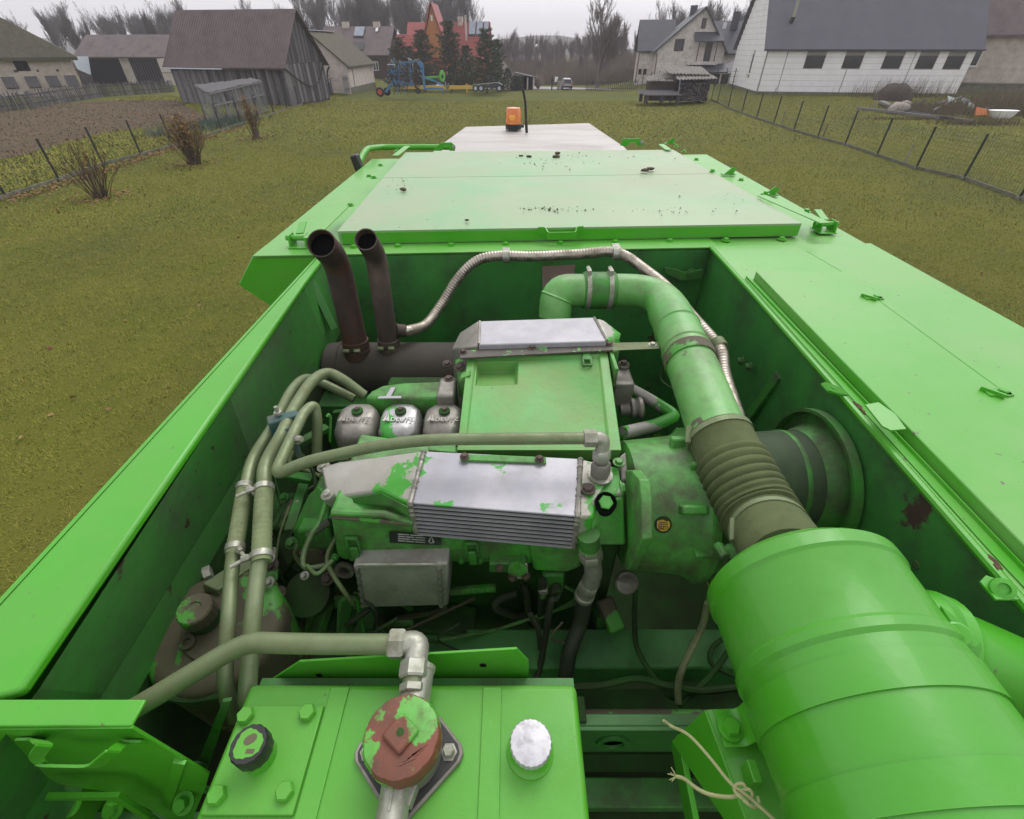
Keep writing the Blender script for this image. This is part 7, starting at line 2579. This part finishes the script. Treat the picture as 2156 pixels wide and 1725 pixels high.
# front return pipe
rp = [D(822, 1357, .875), D(640, 1356, .875), D(525, 1352, .875), D(470, 1378, .885), D(318, 1472, .90), D(240, 1515, .93)]
pR = part(MB().tube(fillet(rp, [.05, .09, .06, .05], 7), .0182, 20), 'return_pipe', M_steel)
a = D(838, 1356, .875)
part(MB().nut(a + Vector((-.016, 0, 0)), a + Vector((.014, 0, 0)), .027), 'union_nut', M_zinc, parent=pR)
k_ = D(882, 1352, .875)
tgt = Vector((D(868, 1460, .88).x, .30, EYE - .885))
part(MB().tube(fillet([a + Vector((.008, 0, 0)), k_, k_ + Vector((-.001, -.05, -.004))], .018), .021, 20), 'elbow', M_zinc, parent=pR)
n0 = k_ + Vector((-.001, -.032, -.003))
dv = (tgt - n0).normalized()
part(MB().nut(n0, n0 + dv * .03, .027), 'union_nut', M_zinc, parent=pR)
part(MB().lathe([(.018, .028), (.018, .04)], n0, dv, 18), 'pipe_neck', M_steel, parent=pR)
part(MB().nut(n0 + dv * .038, n0 + dv * .052, .023), 'lock_nut', M_zinc, parent=pR)

# ---- gear case and odd parts at the left under the engine
b = MB().prism([YP(622, 1120, .74), YP(690, 1112, .74), YP(712, 1180, .74), YP(708, 1250, .74), YP(640, 1255, .74), YP(628, 1180, .74)], (0, .22, 0))
gc = part(b, 'gear_case', M_cast, .008, segs=2)
b = MB().prism([YP(632, 1160, .735), YP(668, 1157, .735), YP(682, 1165, .735), YP(688, 1205, .735), YP(648, 1208, .735), YP(640, 1195, .735)], (0, .004, 0))
part(b, 'inspection_plate', M_brown, .002, parent=gc)
for p in ((636, 1163), (678, 1163), (684, 1201), (647, 1204)):
    part(MB().bolt(YP(p[0], p[1], .733), (0, -1, .2), .006), 'bolt', M_rust2, parent=gc)
b = MB().prism([D(612, 1118, 1.0), D(648, 1040, .95), D(672, 1020, .93), D(692, 1045, .93), D(690, 1116, .98)], (0, 0, -.05))
part(b, 'timing_cover', M_cast, .008, segs=2)
part(MB().tube(spline([D(690, 1050, .90), D(672, 1100, .92), D(656, 1125, .93), D(640, 1165, .95), D(643, 1195, .96), D(690, 1190, .98)], 6), .006, 8), 'cable', M_engine)
part(MB().tube(spline([D(695, 1098, .92), D(672, 1112, .93), D(648, 1130, .94)], 6), .010, 8), 'cable', M_darkrub)
part(MB().tube(spline([D(645, 1190, .95), D(668, 1208, .97), D(700, 1180, .97)], 6), .005, 8), 'cable', M_engine)
part(MB().lathe([(.026, 0), (.026, .01), (.016, .01), (.016, 0)], YP(727, 1198, .72), (0, -1, .2), 18), 'lever_ring', M_castalu)
b = MB().prism([D(560, 1140, 1.2), D(620, 1060, 1.1), D(640, 1080, 1.1), D(620, 1250, 1.25), D(560, 1250, 1.3)], (0, 0, -.1))
part(b, 'fan_drive_case', M_dark, .01)
b = MB().lathe([(.08, 0), (.09, .01), (.09, .05), (.06, .07)], W(-.62, .86, 1.22), (.2, -.6, .7), 26)
part(b, 'belt_pulley', M_dark)
b = MB().lathe([(.055, 0), (.06, .01), (.06, .05), (.03, .06)], W(-.55, .70, 1.20), (0, -.5, .8), 24)
part(b, 'oil_filter', M_dark)
part(MB().beam(W(-.74, .62, 1.05), W(-.69, .75, 1.1), .05, .02), 'mount_plate', M_steel, .003)
part(MB().nut(D(428, 1210, .98), D(445, 1203, .98), .016), 'mount_nut', M_zinc)
for (p, q) in (((650, 1275), (640, 1340)), ((690, 1262), (662, 1350)), ((738, 1262), (722, 1340))):
    part(MB().beam(D(*p, 1.25), D(*q, 1.35), .035, .03), 'engine_mount', M_cast, .003)
part(MB().tube(fillet([D(712, 1345, 1.3), D(716, 1262, 1.15), D(752, 1258, 1.15), D(768, 1345, 1.3)], .03), .006, 8), 'wire_guard', M_cast)
part(MB().beam(D(700, 1400, 1.3), D(1000, 1260, 1.25), .006, .006), 'throttle_cable', M_brown)
for (x0, y0, x1, y1, dd) in ((600, 1000, 660, 1010, 1.05), (640, 1020, 610, 1120, 1.1), (620, 940, 690, 900, 1.0)):
    part(MB().beam(D(x0, y0, dd), D(x1, y1, dd), .03, .02), 'bracket_arm', M_cast, .003)
part(MB().box(-.72, -.40, .86, 1.0, EYE - 1.5, EYE - 1.12), 'engine_side', M_dark, .01)
part(MB().box(-.46, .30, .78, 1.45, EYE - 1.6, EYE - .98), 'engine_block', M_dark, .01)
part(MB().box(-.84, -.5, 1.55, 2.0, EYE - 1.6, EYE - 1.2), 'bay_corner_plate', M_inner, .004)
b = MB().prism([YP(700, 870, 1.45), YP(770, 860, 1.45), YP(770, 905, 1.45), YP(700, 905, 1.45)], (0, .02, 0))
part(b, 'muffler_shield', M_inner)

rn = random.Random(41)
for k in range(14):
    x, y = rn.uniform(585, 720), rn.uniform(900, 1150)
    d0 = rn.uniform(.98, 1.1)
    pts = [D(x, y, d0), D(x + rn.uniform(-30, 30), y + rn.uniform(20, 60), d0 + .03), D(x + rn.uniform(-40, 50), y + rn.uniform(70, 130), d0 + .08), D(x + rn.uniform(-60, 60), y + rn.uniform(130, 220), d0 + .2)]
    part(MB().tube(spline(pts, 5), rn.choice((.003, .004, .006)), 6), 'wire', rn.choice((M_dark, M_darkrub, M_cast, M_steelgreen)))
for k in range(12):
    x, y = rn.uniform(700, 1240), rn.uniform(1205, 1320)
    d0 = rn.uniform(1.12, 1.22)
    pts = [D(x, y, d0), D(x + rn.uniform(-50, 50), y + rn.uniform(10, 40), d0 + .05), D(x + rn.uniform(-90, 90), y + rn.uniform(30, 90), d0 + .15)]
    part(MB().tube(spline(pts, 5), rn.choice((.003, .005, .008)), 6), 'wire', rn.choice((M_dark, M_darkrub, M_cast, M_brown)))
for k in range(14):
    q = YP(706 + k * 38, 1176 + (k * 1.0), .702)
    if not 1108 < 706 + k * 38 < 1236:
        part(MB().bolt(q + Vector((0, 0, .006)), (0, -1, .1), .007, .008), 'bolt', M_cast)
for (x0, y0, x1, y1, dd, wd) in ((560, 1045, 585, 1120, 1.15, .06), (600, 1075, 650, 1090, 1.12, .07), (520, 1180, 560, 1230, 1.2, .08), (655, 1290, 740, 1330, 1.35, .08), (850, 1300, 1000, 1320, 1.4, .10), (1270, 1260, 1300, 1330, 1.3, .05)):
    part(MB().beam(D(x0, y0, dd), D(x1, y1, dd + .04), wd, wd * .7), 'casting', rn.choice((M_cast, M_dark, M_brown)), .008)
for k in range(16):
    q = D(rn.uniform(560, 700), rn.uniform(1040, 1260), rn.uniform(1.05, 1.15))
    part(MB().bolt(q, (0, -.5, 1), rn.uniform(.007, .012), .014), 'bolt', rn.choice((M_cast, M_rust2, M_zinc)))

# ---- fan housing at the right end of the engine
fc = W(.30, .86, 1.01)
prof = [(.155, 0), (.175, .01), (.182, .08), (.19, .15), (.205, .175), (.212, .178), (.212, .196), (.20, .20), (.19, .235), (.14, .25)]
fan = part(MB().lathe(prof, fc, (1, 0, 0), 56), 'fan_housing', M_engine, ang=30)
for (px, py) in ((1428, 936), (1450, 1073), (1463, 985), (1470, 1160)):
    r = ray(px, py)
    # strike the drum: solve |(y,z)-(yc,zc)| = .196 along the ray
    yc, zc = fc.y, fc.z - EYE
    A_ = r.y ** 2 + r.z ** 2
    B_ = -2 * (r.y * yc + r.z * zc)
    C_ = yc ** 2 + zc ** 2 - .19 ** 2
    t = (-B_ - math.sqrt(max(0, B_ * B_ - 4 * A_ * C_))) / (2 * A_)
    P = Vector((r.x * t, r.y * t, EYE + r.z * t))
    rad_ = Vector((0, P.y - fc.y, P.z - fc.z)).normalized()
    tan_ = rad_.cross(Vector((1, 0, 0)))
    big = 1 if px in (1428, 1450) else .6
    b = MB().hexa([P - Vector((.022 * big, 0, 0)) - tan_ * .013 * big - rad_ * .02, P + Vector((.04, 0, 0)) - tan_ * .013 * big - rad_ * .02, P + Vector((.04, 0, 0)) + tan_ * .013 * big - rad_ * .02, P - Vector((.022 * big, 0, 0)) + tan_ * .013 * big - rad_ * .02],
                  [P - Vector((.022 * big, 0, 0)) - tan_ * .011 * big + rad_ * .022, P + Vector((.04, 0, 0)) - tan_ * .011 * big + rad_ * .022, P + Vector((.04, 0, 0)) + tan_ * .011 * big + rad_ * .022, P - Vector((.022 * big, 0, 0)) + tan_ * .011 * big + rad_ * .022])
    part(b, 'housing_lug', M_engine, .006, segs=3, parent=fan)
    if px in (1428, 1463):
        pass
for a in (20, 75, 115, 150):
    an = R(a)
    p = fc + Vector((.19, -math.cos(an) * .208, math.sin(an) * .208))
    part(MB().bolt(p, (1, 0, 0), .011, .018), 'bolt', M_castalu, parent=fan)
# yellow sticker wrapped on the drum, dark worn ring under it
def drum(px, py, r0):
    r = ray(px, py)
    yc, zc = fc.y, fc.z - EYE
    A_ = r.y ** 2 + r.z ** 2
    B_ = -2 * (r.y * yc + r.z * zc)
    C_ = yc ** 2 + zc ** 2 - r0 ** 2
    t = (-B_ - math.sqrt(max(0, B_ * B_ - 4 * A_ * C_))) / (2 * A_)
    return Vector((r.x * t, r.y * t, EYE + r.z * t))


cx_, cy_ = 1396, 1105
def dr(x, y, lift):                # drum radius varies with side position
    P = drum(x, y, .19)
    u = P.x - fc.x
    rr_ = .175 + .007 * min(1, max(0, (u - .01) / .07)) + .008 * min(1, max(0, (u - .08) / .07))
    return drum(x, y, rr_ + lift)


b = MB().face([dr(cx_ + 19 * math.cos(a), cy_ + 18 * math.sin(a), .0012) for a in np.linspace(0, 2 * PI, 24)[:-1]])
part(b, 'worn_ring', M_hole if False else M_dark, parent=fan)
pts = []
for a in np.linspace(0, 2 * PI, 26)[:-1]:
    x, y = cx_ + 14.5 * math.cos(a), cy_ + 14 * math.sin(a)
    y = max(y, cy_ - 9 + 2 * math.sin(x * 2.1))
    x = max(x, cx_ - 12.5)
    pts.append(dr(x, y, .0022))
stk = part(MB().face(pts), 'warning_sticker', M_yellow, parent=fan)
t = MB()
o = dr(cx_ + .5, cy_ + 8.5, .0032)
oy = dr(cx_ + .5, cy_ + 4, .0032)
text_mesh(t, "ONLY!", .0085, o, (1, 0, 0), oy - o, .0003, bold=.0002)
for k, (yy, x0, x1) in enumerate(((-6, -8, 10), (-2, -10, 12), (2.5, -10, 12))):
    for j in range(5):
        xa = x0 + (x1 - x0) * j / 5
        xb = xa + (x1 - x0) * .155
        t.face([dr(cx_ + xa, cy_ + yy, .0032), dr(cx_ + xb, cy_ + yy, .0032), dr(cx_ + xb, cy_ + yy + 2.2, .0032), dr(cx_ + xa, cy_ + yy + 2.2, .0032)])
part(t, 'sticker_print', M_plate, parent=fan, smooth=False)
# mounting flange between block and fan
pl = [(1316, 990), (1330, 990), (1346, 1010), (1351, 1055), (1352, 1135), (1340, 1165), (1322, 1200), (1310, 1196), (1322, 1150), (1318, 1040)]
b = MB().prism([XP(x, y, .272) for x, y in pl], (.022, 0, 0))
flg = part(b, 'fan_flange', M_engine, .003)
for p in ((1352, 1030), (1354, 1133)):
    part(MB().bolt(XP(p[0], p[1], .294), (1, -.3, 0), .009, .014), 'bolt', M_castalu, parent=flg)
b = MB().hexa([D(1248, 1094, .845), D(1262, 1056, .838), D(1314, 1046, .835), D(1318, 1150, .93), D(1240, 1150, .93)], [p + Vector((0, .09, -.03)) for p in (D(1248, 1094, .845), D(1262, 1056, .838), D(1314, 1046, .835), D(1318, 1150, .93), D(1240, 1150, .93))])
part(b, 'front_case', M_engine, .008, segs=3)
b = MB().hexa([D(1305, 960, .80), D(1318, 950, .80), D(1322, 1010, .83), D(1308, 1012, .83)], [p + Vector((0, 0, -.1)) for p in (D(1305, 960, .80), D(1318, 950, .80), D(1322, 1010, .83), D(1308, 1012, .83))])
part(b, 'case_rib', M_castalu, .004)

# ---- round reservoir at the left
rc_ = D(452, 1318, 1.08)
R0 = .150
prof = [(R0 * 1.0, -.30), (R0 * 1.0, -.035), (R0 * .985, -.018), (R0 * .93, -.006), (R0 * .8, .0), (R0 * .5, .006)]
rax = Vector((.06, -.10, 1))
res = part(MB().lathe(prof, rc_, rax, 48), 'round_reservoir', M_brown, ang=40)
e = rax.normalized()
part(MB().lathe([(.085, .003), (.085, .010), (.083, .012)], rc_ + Vector((.018, .004, 0)), rax, 36), 'reservoir_plate', M_brown, parent=res)
q = D(432, 1306, 1.06)
part(MB().lathe([(.034, 0), (.034, .02), (.026, .022)], q, rax, 24), 'neck', M_dark, parent=res)
part(MB().lathe([(.036, .025), (.037, .03), (.037, .062), (.034, .066), (.016, .066), (.014, .063)], q, rax, 36, wob=lambda a: 1 + .02 * math.cos(a * 18)), 'screw_cap', M_brown, parent=res)
part(MB().lathe([(.016, .0), (.016, .012), (.009, .013), (.008, .004)], D(398, 1356, 1.07), rax, 16), 'plug', M_brown, parent=res)
part(MB().lathe([(.010, .0), (.010, .02), (.005, .021)], D(446, 1286, 1.06), rax, 12), 'stud', M_brown, parent=res)
M_redcone = mat('rusty_brown_shell', (.10, .055, .035), (.075, .06, .04), ns=9, rough=.8, chip=(.07, .25, .04), camt=.40, cs=14)
b = MB().hexa([D(560, 1262, 1.10), D(585, 1285, 1.12), D(625, 1345, 1.2), D(560, 1345, 1.15)], [p + Vector((0, 0, -.12)) for p in (D(560, 1262, 1.10), D(585, 1285, 1.12), D(625, 1345, 1.2), D(560, 1345, 1.15))])
part(b, 'shell_cover', M_redcone, .01, segs=3)
part(MB().beam(D(330, 1490, 1.25), D(430, 1400, 1.25), .05, .05), 'reservoir_frame', M_dark)
part(MB().tube(spline([D(330, 1465, 1.1), D(400, 1475, 1.12), D(470, 1465, 1.12)], 5), .008, 8), 'cable', M_dark)

# ---- hydraulic tank at the back
TX0, TX1, TYa, TYb, TD = -.497, .122, -.12, .37, .95
b = MB().box(TX0, TX1, TYa, TYb, EYE - 1.35, EYE - TD)
M_tank = mat('green_tank_paint', (.068, .34, .014), (.082, .365, .024), ns=2.5, rough=.36, coat=.2, dirt=(.105, .34, .040), damt=.46, ds=4.5, bump=.05, bs=16, speck=(.12, .17, .06), samt=.25, ss=90)
ht = part(b, 'hydraulic_tank', M_tank, .012, segs=3)
for px in (700, 1018):
    q = D(px + 25, 1442, TD)
    x = D(px, 1442, TD).x
    part(MB().box(x, x + .034, TYa, TYb - .008, EYE - TD, EYE - TD + .0035), 'tank_strap', M_tank, .001, parent=ht)
# bolted service plate
pq = [D(505, 1492, TD - .008), D(684, 1479, TD - .008), D(628, 1712, TD - .008), D(412, 1722, TD - .008)]
x0_, x1_ = pq[0].x, pq[1].x
y0_, y1_ = (pq[2].y + pq[3].y) / 2, (pq[0].y + pq[1].y) / 2
sv = part(MB().box(x0_ + .006, x1_, y0_, y1_, EYE - TD + .0005, EYE - TD + .009), 'service_plate', M_tank, .002)
for p in ((518, 1508), (648, 1502), (601, 1668), (458, 1676)):
    q = D(p[0], p[1], TD - .012)
    part(MB().lathe([(.0145, 0), (.0145, .010), (.0125, .013)], Vector((q.x, q.y, EYE - TD + .009)), (0, 0, 1), 6), 'bolt', M_tank, parent=sv)
# black filler cap on a green neck
q = D(549, 1592, TD - .009)
q.z = EYE - TD + .009
cap = part(MB().lathe([(.026, 0), (.026, .030), (.024, .032)], q, (0, 0, 1), 28), 'filler_neck', M_green)
part(MB().lathe([(.028, .026), (.029, .030), (.029, .056), (.027, .060)], q, (0, 0, 1), 54, wob=lambda a: 1 + .022 * math.cos(a * 14)), 'black_cap', M_black, parent=cap)
part(MB().lathe([(.021, .060), (.021, .0606)], q, (0, 0, 1), 28, wob=lambda a: 1 + .09 * math.sin(a * 3.3 + 1) + .04 * math.sin(a * 11)), 'worn_cap_paint', M_tank, parent=cap)
b = MB().lathe([(.0085, .0606), (.0085, .0611)], q + Vector((.001, .006, 0)), (0, 0, 1), 18, wob=lambda a: 1 + .2 * math.sin(a * 2 + .5))
b.box(q.x + .001, q.x + .014, q.y - .013, q.y - .007, q.z + .0606, q.z + .0611)
part(b, 'cap_print', mat('faded_cap_print', (.10, .085, .045), rough=.6), parent=cap)
# silver cap
q = W(.031, .262, TD)
cap = part(MB().lathe([(.041, -.005), (.040, .004), (.033, .008), (.030, .018), (.030, .036)], q, (0, 0, 1), 32), 'filler_neck', M_tank, ang=50)
part(MB().lathe([(.033, .032), (.0345, .034), (.0345, .044), (.033, .0465), (.029, .047)], q, (0, 0, 1), 96, wob=lambda a: 1 + .018 * math.cos(a * 24)), 'silver_cap', M_capsil, parent=cap)
# return filter with the big flaked red cap
q = W(-.174, .257, TD)
fl_ = [(0, .092), (.012, .088), (.088, .012), (.092, 0), (.088, -.012), (.012, -.088), (0, -.092), (-.012, -.088), (-.088, -.012), (-.092, 0), (-.088, .012), (-.012, .088)]
b = MB().prism([q + Vector((x, y, .001)) for x, y in fl_], (0, 0, .012))
flt = part(b, 'filter_flange', M_castalu, .002)
b = MB().prism([q + Vector((x * .93, y * .93, .0131)) for x, y in fl_], (0, 0, .002))
part(b, 'flange_face', M_black, parent=flt)
for dx, dy in ((.068, 0), (-.068, 0)):
    part(MB().lathe([(.014, .013), (.014, .016), (.010, .0165), (.010, .026), (.0085, .028)], q + Vector((dx, dy, 0)), (0, 0, 1), 6), 'bolt', M_zinc, parent=flt)
fbd = part(MB().lathe([(.056, .012), (.056, .06), (.060, .064)], q, (0, 0, 1), 40), 'filter_body', M_castalu)
b = MB().lathe([(.057, .058), (.060, .064), (.061, .088), (.057, .097), (.045, .100), (.02, .101)], q, (0, 0, 1), 96, wob=lambda a: 1 + .028 * (abs(math.cos(a * 6)) ** .5 - .5))
rcap = part(b, 'red_filter_cap', M_red, .0, ang=50)
b = MB().box(-.021, .021, -.021, .021, .098, .110, Matrix.Translation(q) @ Matrix.Rotation(R(52), 4, 'Z'))
part(b, 'cap_square', M_red, .004, segs=2, parent=rcap)
part(MB().lathe([(.006, .1101), (.006, .1105)], q, (0, 0, 1), 14), 'cap_hole', M_dark, parent=rcap)
for k in range(4):
    part(MB().beam(q + Vector((.004 + .006 * k, -.040 + .004 * k, .1008)), q + Vector((.028 + .005 * k, -.030 + .006 * k, .1008)), .0025, .0016), 'cap_ridge', M_red, parent=rcap)
b = MB().pipe([q + Vector((-.006, -.04, .035)), q + Vector((-.008, -.105, .035))], .024, .005, 28)
b.box(q.x - .011, q.x - .006, q.y - .085, q.y - .05, q.z + .056, q.z + .0605)
b.prism([q + Vector((-.03, -.035, .012)), q + Vector((.03, -.035, .012)), q + Vector((.018, -.075, .012)), q + Vector((-.03, -.075, .012))], (0, 0, .03))
part(b, 'outlet_port', M_zinc, .001, parent=fbd)
part(MB().lathe([(.019, 0), (.019, .002)], q + Vector((-.008, -.09, .035)), (0, -1, 0), 24), 'port_bore', M_hole, parent=fbd)
b = MB().lathe([(.027, .03), (.027, .09), (.029, .092), (.029, .10)], q + Vector((.003, .02, .052)), (.02, 1, .02), 28)
part(b, 'inlet_port', M_zinc, parent=fbd)
# baffle sheet behind the tank
b = MB().prism([YP(548, 1448, .40), YP(630, 1394, .40), YP(1088, 1367, .40), YP(1113, 1393, .40), YP(1113, 1440, .40)], (0, .004, 0))
bf = part(b, 'baffle_sheet', M_green)
for p in ((672, 1422), (1017, 1401)):
    part(MB().lathe([(.0065, 0), (.0065, .001)], YP(p[0], p[1], .3985), (0, -1, 0), 14), 'drilled_hole', M_hole, parent=bf)
part(MB().box(TX0, TX1, .372, .395, EYE - 1.05, EYE - .99), 'tank_bearer', M_inner)
b = MB().prism([YP(402, 1640, .33), YP(468, 1478, .33), YP(486, 1476, .33), YP(430, 1640, .33)], (0, .006, 0))
part(b, 'side_gusset', M_inner)
for p in ((420, 1610), (432, 1660)):
    part(MB().bolt(YP(p[0], p[1], .325), (0, -1, 0), .012), 'bolt', M_cast)

# ---- rear left corner: cross rail, corner panel with grab handle
b = MB().box(-1.2, -.537, .238, .272, EYE - .760, EYE - .754)
part(b, 'rear_cross_rail', M_green, .002)
cp2 = [(-60, 1540), (0, 1537), (278, 1534), (440, 1631), (432, 1660), (405, 1724), (390, 1750), (350, 1724), (250, 1671), (117, 1651), (0, 1631), (-60, 1625)]
b = MB().prism([YP(x, y, .236) for x, y in cp2], (0, .004, 0))
rp_ = part(b, 'rear_corner_panel', M_green)
hp3 = [(32, 1557), (62, 1556), (76, 1567), (58, 1594), (75, 1612), (183, 1614), (224, 1580), (250, 1561), (296, 1561)]
b = MB().ribbon(fillet([YP(x, y, .198 if 64 < x < 240 or x == 58 else .232) for x, y in hp3], .014, 5), (0, .006, -.026), .0035)
part(b, 'grab_handle', M_green, parent=rp_)
part(MB().beam(YP(378, 1604, .233), YP(345, 1712, .232), .018, .006, (0, 1, 0)), 'panel_rib', M_green, parent=rp_)
part(MB().prism([YP(95, 1680, .20), YP(248, 1679, .20), YP(345, 1742, .20), YP(330, 1742, .20), YP(238, 1686, .20), YP(95, 1686, .20)], (0, .007, 0)), 'panel_step', M_green)
for p in ((240, 1702), (388, 1690), (150, 1694)):
    q = YP(p[0], p[1], .222)
    part(MB().lathe([(.019, 0), (.019, .003)], q, (0, -.5, .9), 16).nut(q + Vector((0, -.002, .003)), q + Vector((0, -.008, .014)), .012), 'bolt', M_green, parent=rp_)
part(MB().prism([YP(-80, 1630, .245), YP(130, 1650, .245), YP(70, 1760, .245), YP(-80, 1760, .245)], (0, .004, 0)), 'lower_corner_plate', M_inner)
part(MB().box(-.9, -.45, .20, .25, EYE - 1.35, EYE - 1.30), 'corner_floor', M_inner)

# ---- twine tied to the bracket, soil clods on the lid
pts = [D(1397, 1517, 1.02), D(1415, 1530, 1.03), D(1450, 1548, 1.0), D(1490, 1590, .985), D(1530, 1640, .975), D(1550, 1660, .965), D(1562, 1668, .96), D(1590, 1690, .96), D(1640, 1735, .96)]
b = MB().tube(spline(pts, 6), .0028, 6)
pts = [D(1424, 1635, 1.04), D(1440, 1640, 1.03), D(1470, 1662, 1.0), D(1500, 1674, .99), D(1540, 1678, .985), D(1556, 1668, .965), D(1548, 1658, .962)]
b.tube(spline(pts, 6), .0032, 6)
k0 = D(1556, 1662, .96)
b.tube([k0 + Vector((.011 * math.cos(a) + .003 * a * .4, .009 * math.sin(a) - .004 * a * .3, .004 * math.sin(2 * a))) for a in np.linspace(0, 4.2 * PI, 40)], .0028, 6)
for k in range(6):
    b.tube([D(1424, 1635, 1.04), D(1424, 1635, 1.04) + Vector((RNG.uniform(-.014, .0), RNG.uniform(-.012, .012), RNG.uniform(-.004, .008)))], .0009, 4)
tw = b.build('twine', M_string)
tag(tw, 'pale baler twine knotted on the green bracket under the air cleaner', 'twine')
cl = [((1173, 324), .019, 'smaller of two clods side by side in the middle of the far lid panel'), ((1170, 332), .025, 'larger of two clods side by side in the middle of the far lid panel'), ((1113, 331), .019, 'clod lying alone left of the pair on the far lid panel'),
      ((1357, 361), .024, 'left clod of the dark pair near the right end of the lid seam'), ((1370, 358), .024, 'right clod of the dark pair near the right end of the lid seam'), ((1097, 329), .013, 'tiny clod at the left of the single clod on the far lid panel'),
      ((849, 401), .018, 'small clod near the left edge of the rear lid panel'), ((983, 465), .012, 'little crumb shaped clod near the front rim of the lid')]
for k, ((px, py), r_, lb) in enumerate(cl):
    q = D(px, py, .683)
    o = MB().blob(q + Vector((0, 0, r_ * .3)), (r_ * 1.3, r_, r_ * .55), k, .3).build('soil_clod', M_clod)
    tag(o, lb, 'soil clod', 'soil clods on the tank lid')
# fine crumbs of soil and chaff
b = MB()
for (px, py, sx, sy, n) in ((1150, 441, 60, 6, 60), (1180, 345, 80, 12, 60), (830, 385, 60, 18, 22), (1400, 445, 130, 8, 26), (1250, 330, 120, 10, 30), (1550, 420, 70, 18, 14)):
    for _ in range(n):
        x, y = px + random.gauss(0, sx * .5), py + random.gauss(0, sy * .5)
        if 700 + (505 - y) * .66 < x < 1690 - (505 - y) * 1.55 + 5 and y < 480:
            q = D(x, y, .684)
            s_ = .0018 + .005 * random.random() ** 2.5
            b.add([q + Vector((-s_, 0, 0)), q + Vector((s_, -s_, 0)), q + Vector((s_ * .3, s_ * 1.4, 0)), q + Vector((0, 0, s_ * 1.2))], [(0, 1, 3), (1, 2, 3), (2, 0, 3)])
o = b.build('soil_crumbs', M_crumb, smooth=False)
tag(o, 'fine crumbs of soil and chaff scattered over the tank lid', 'soil crumbs', kind='stuff')
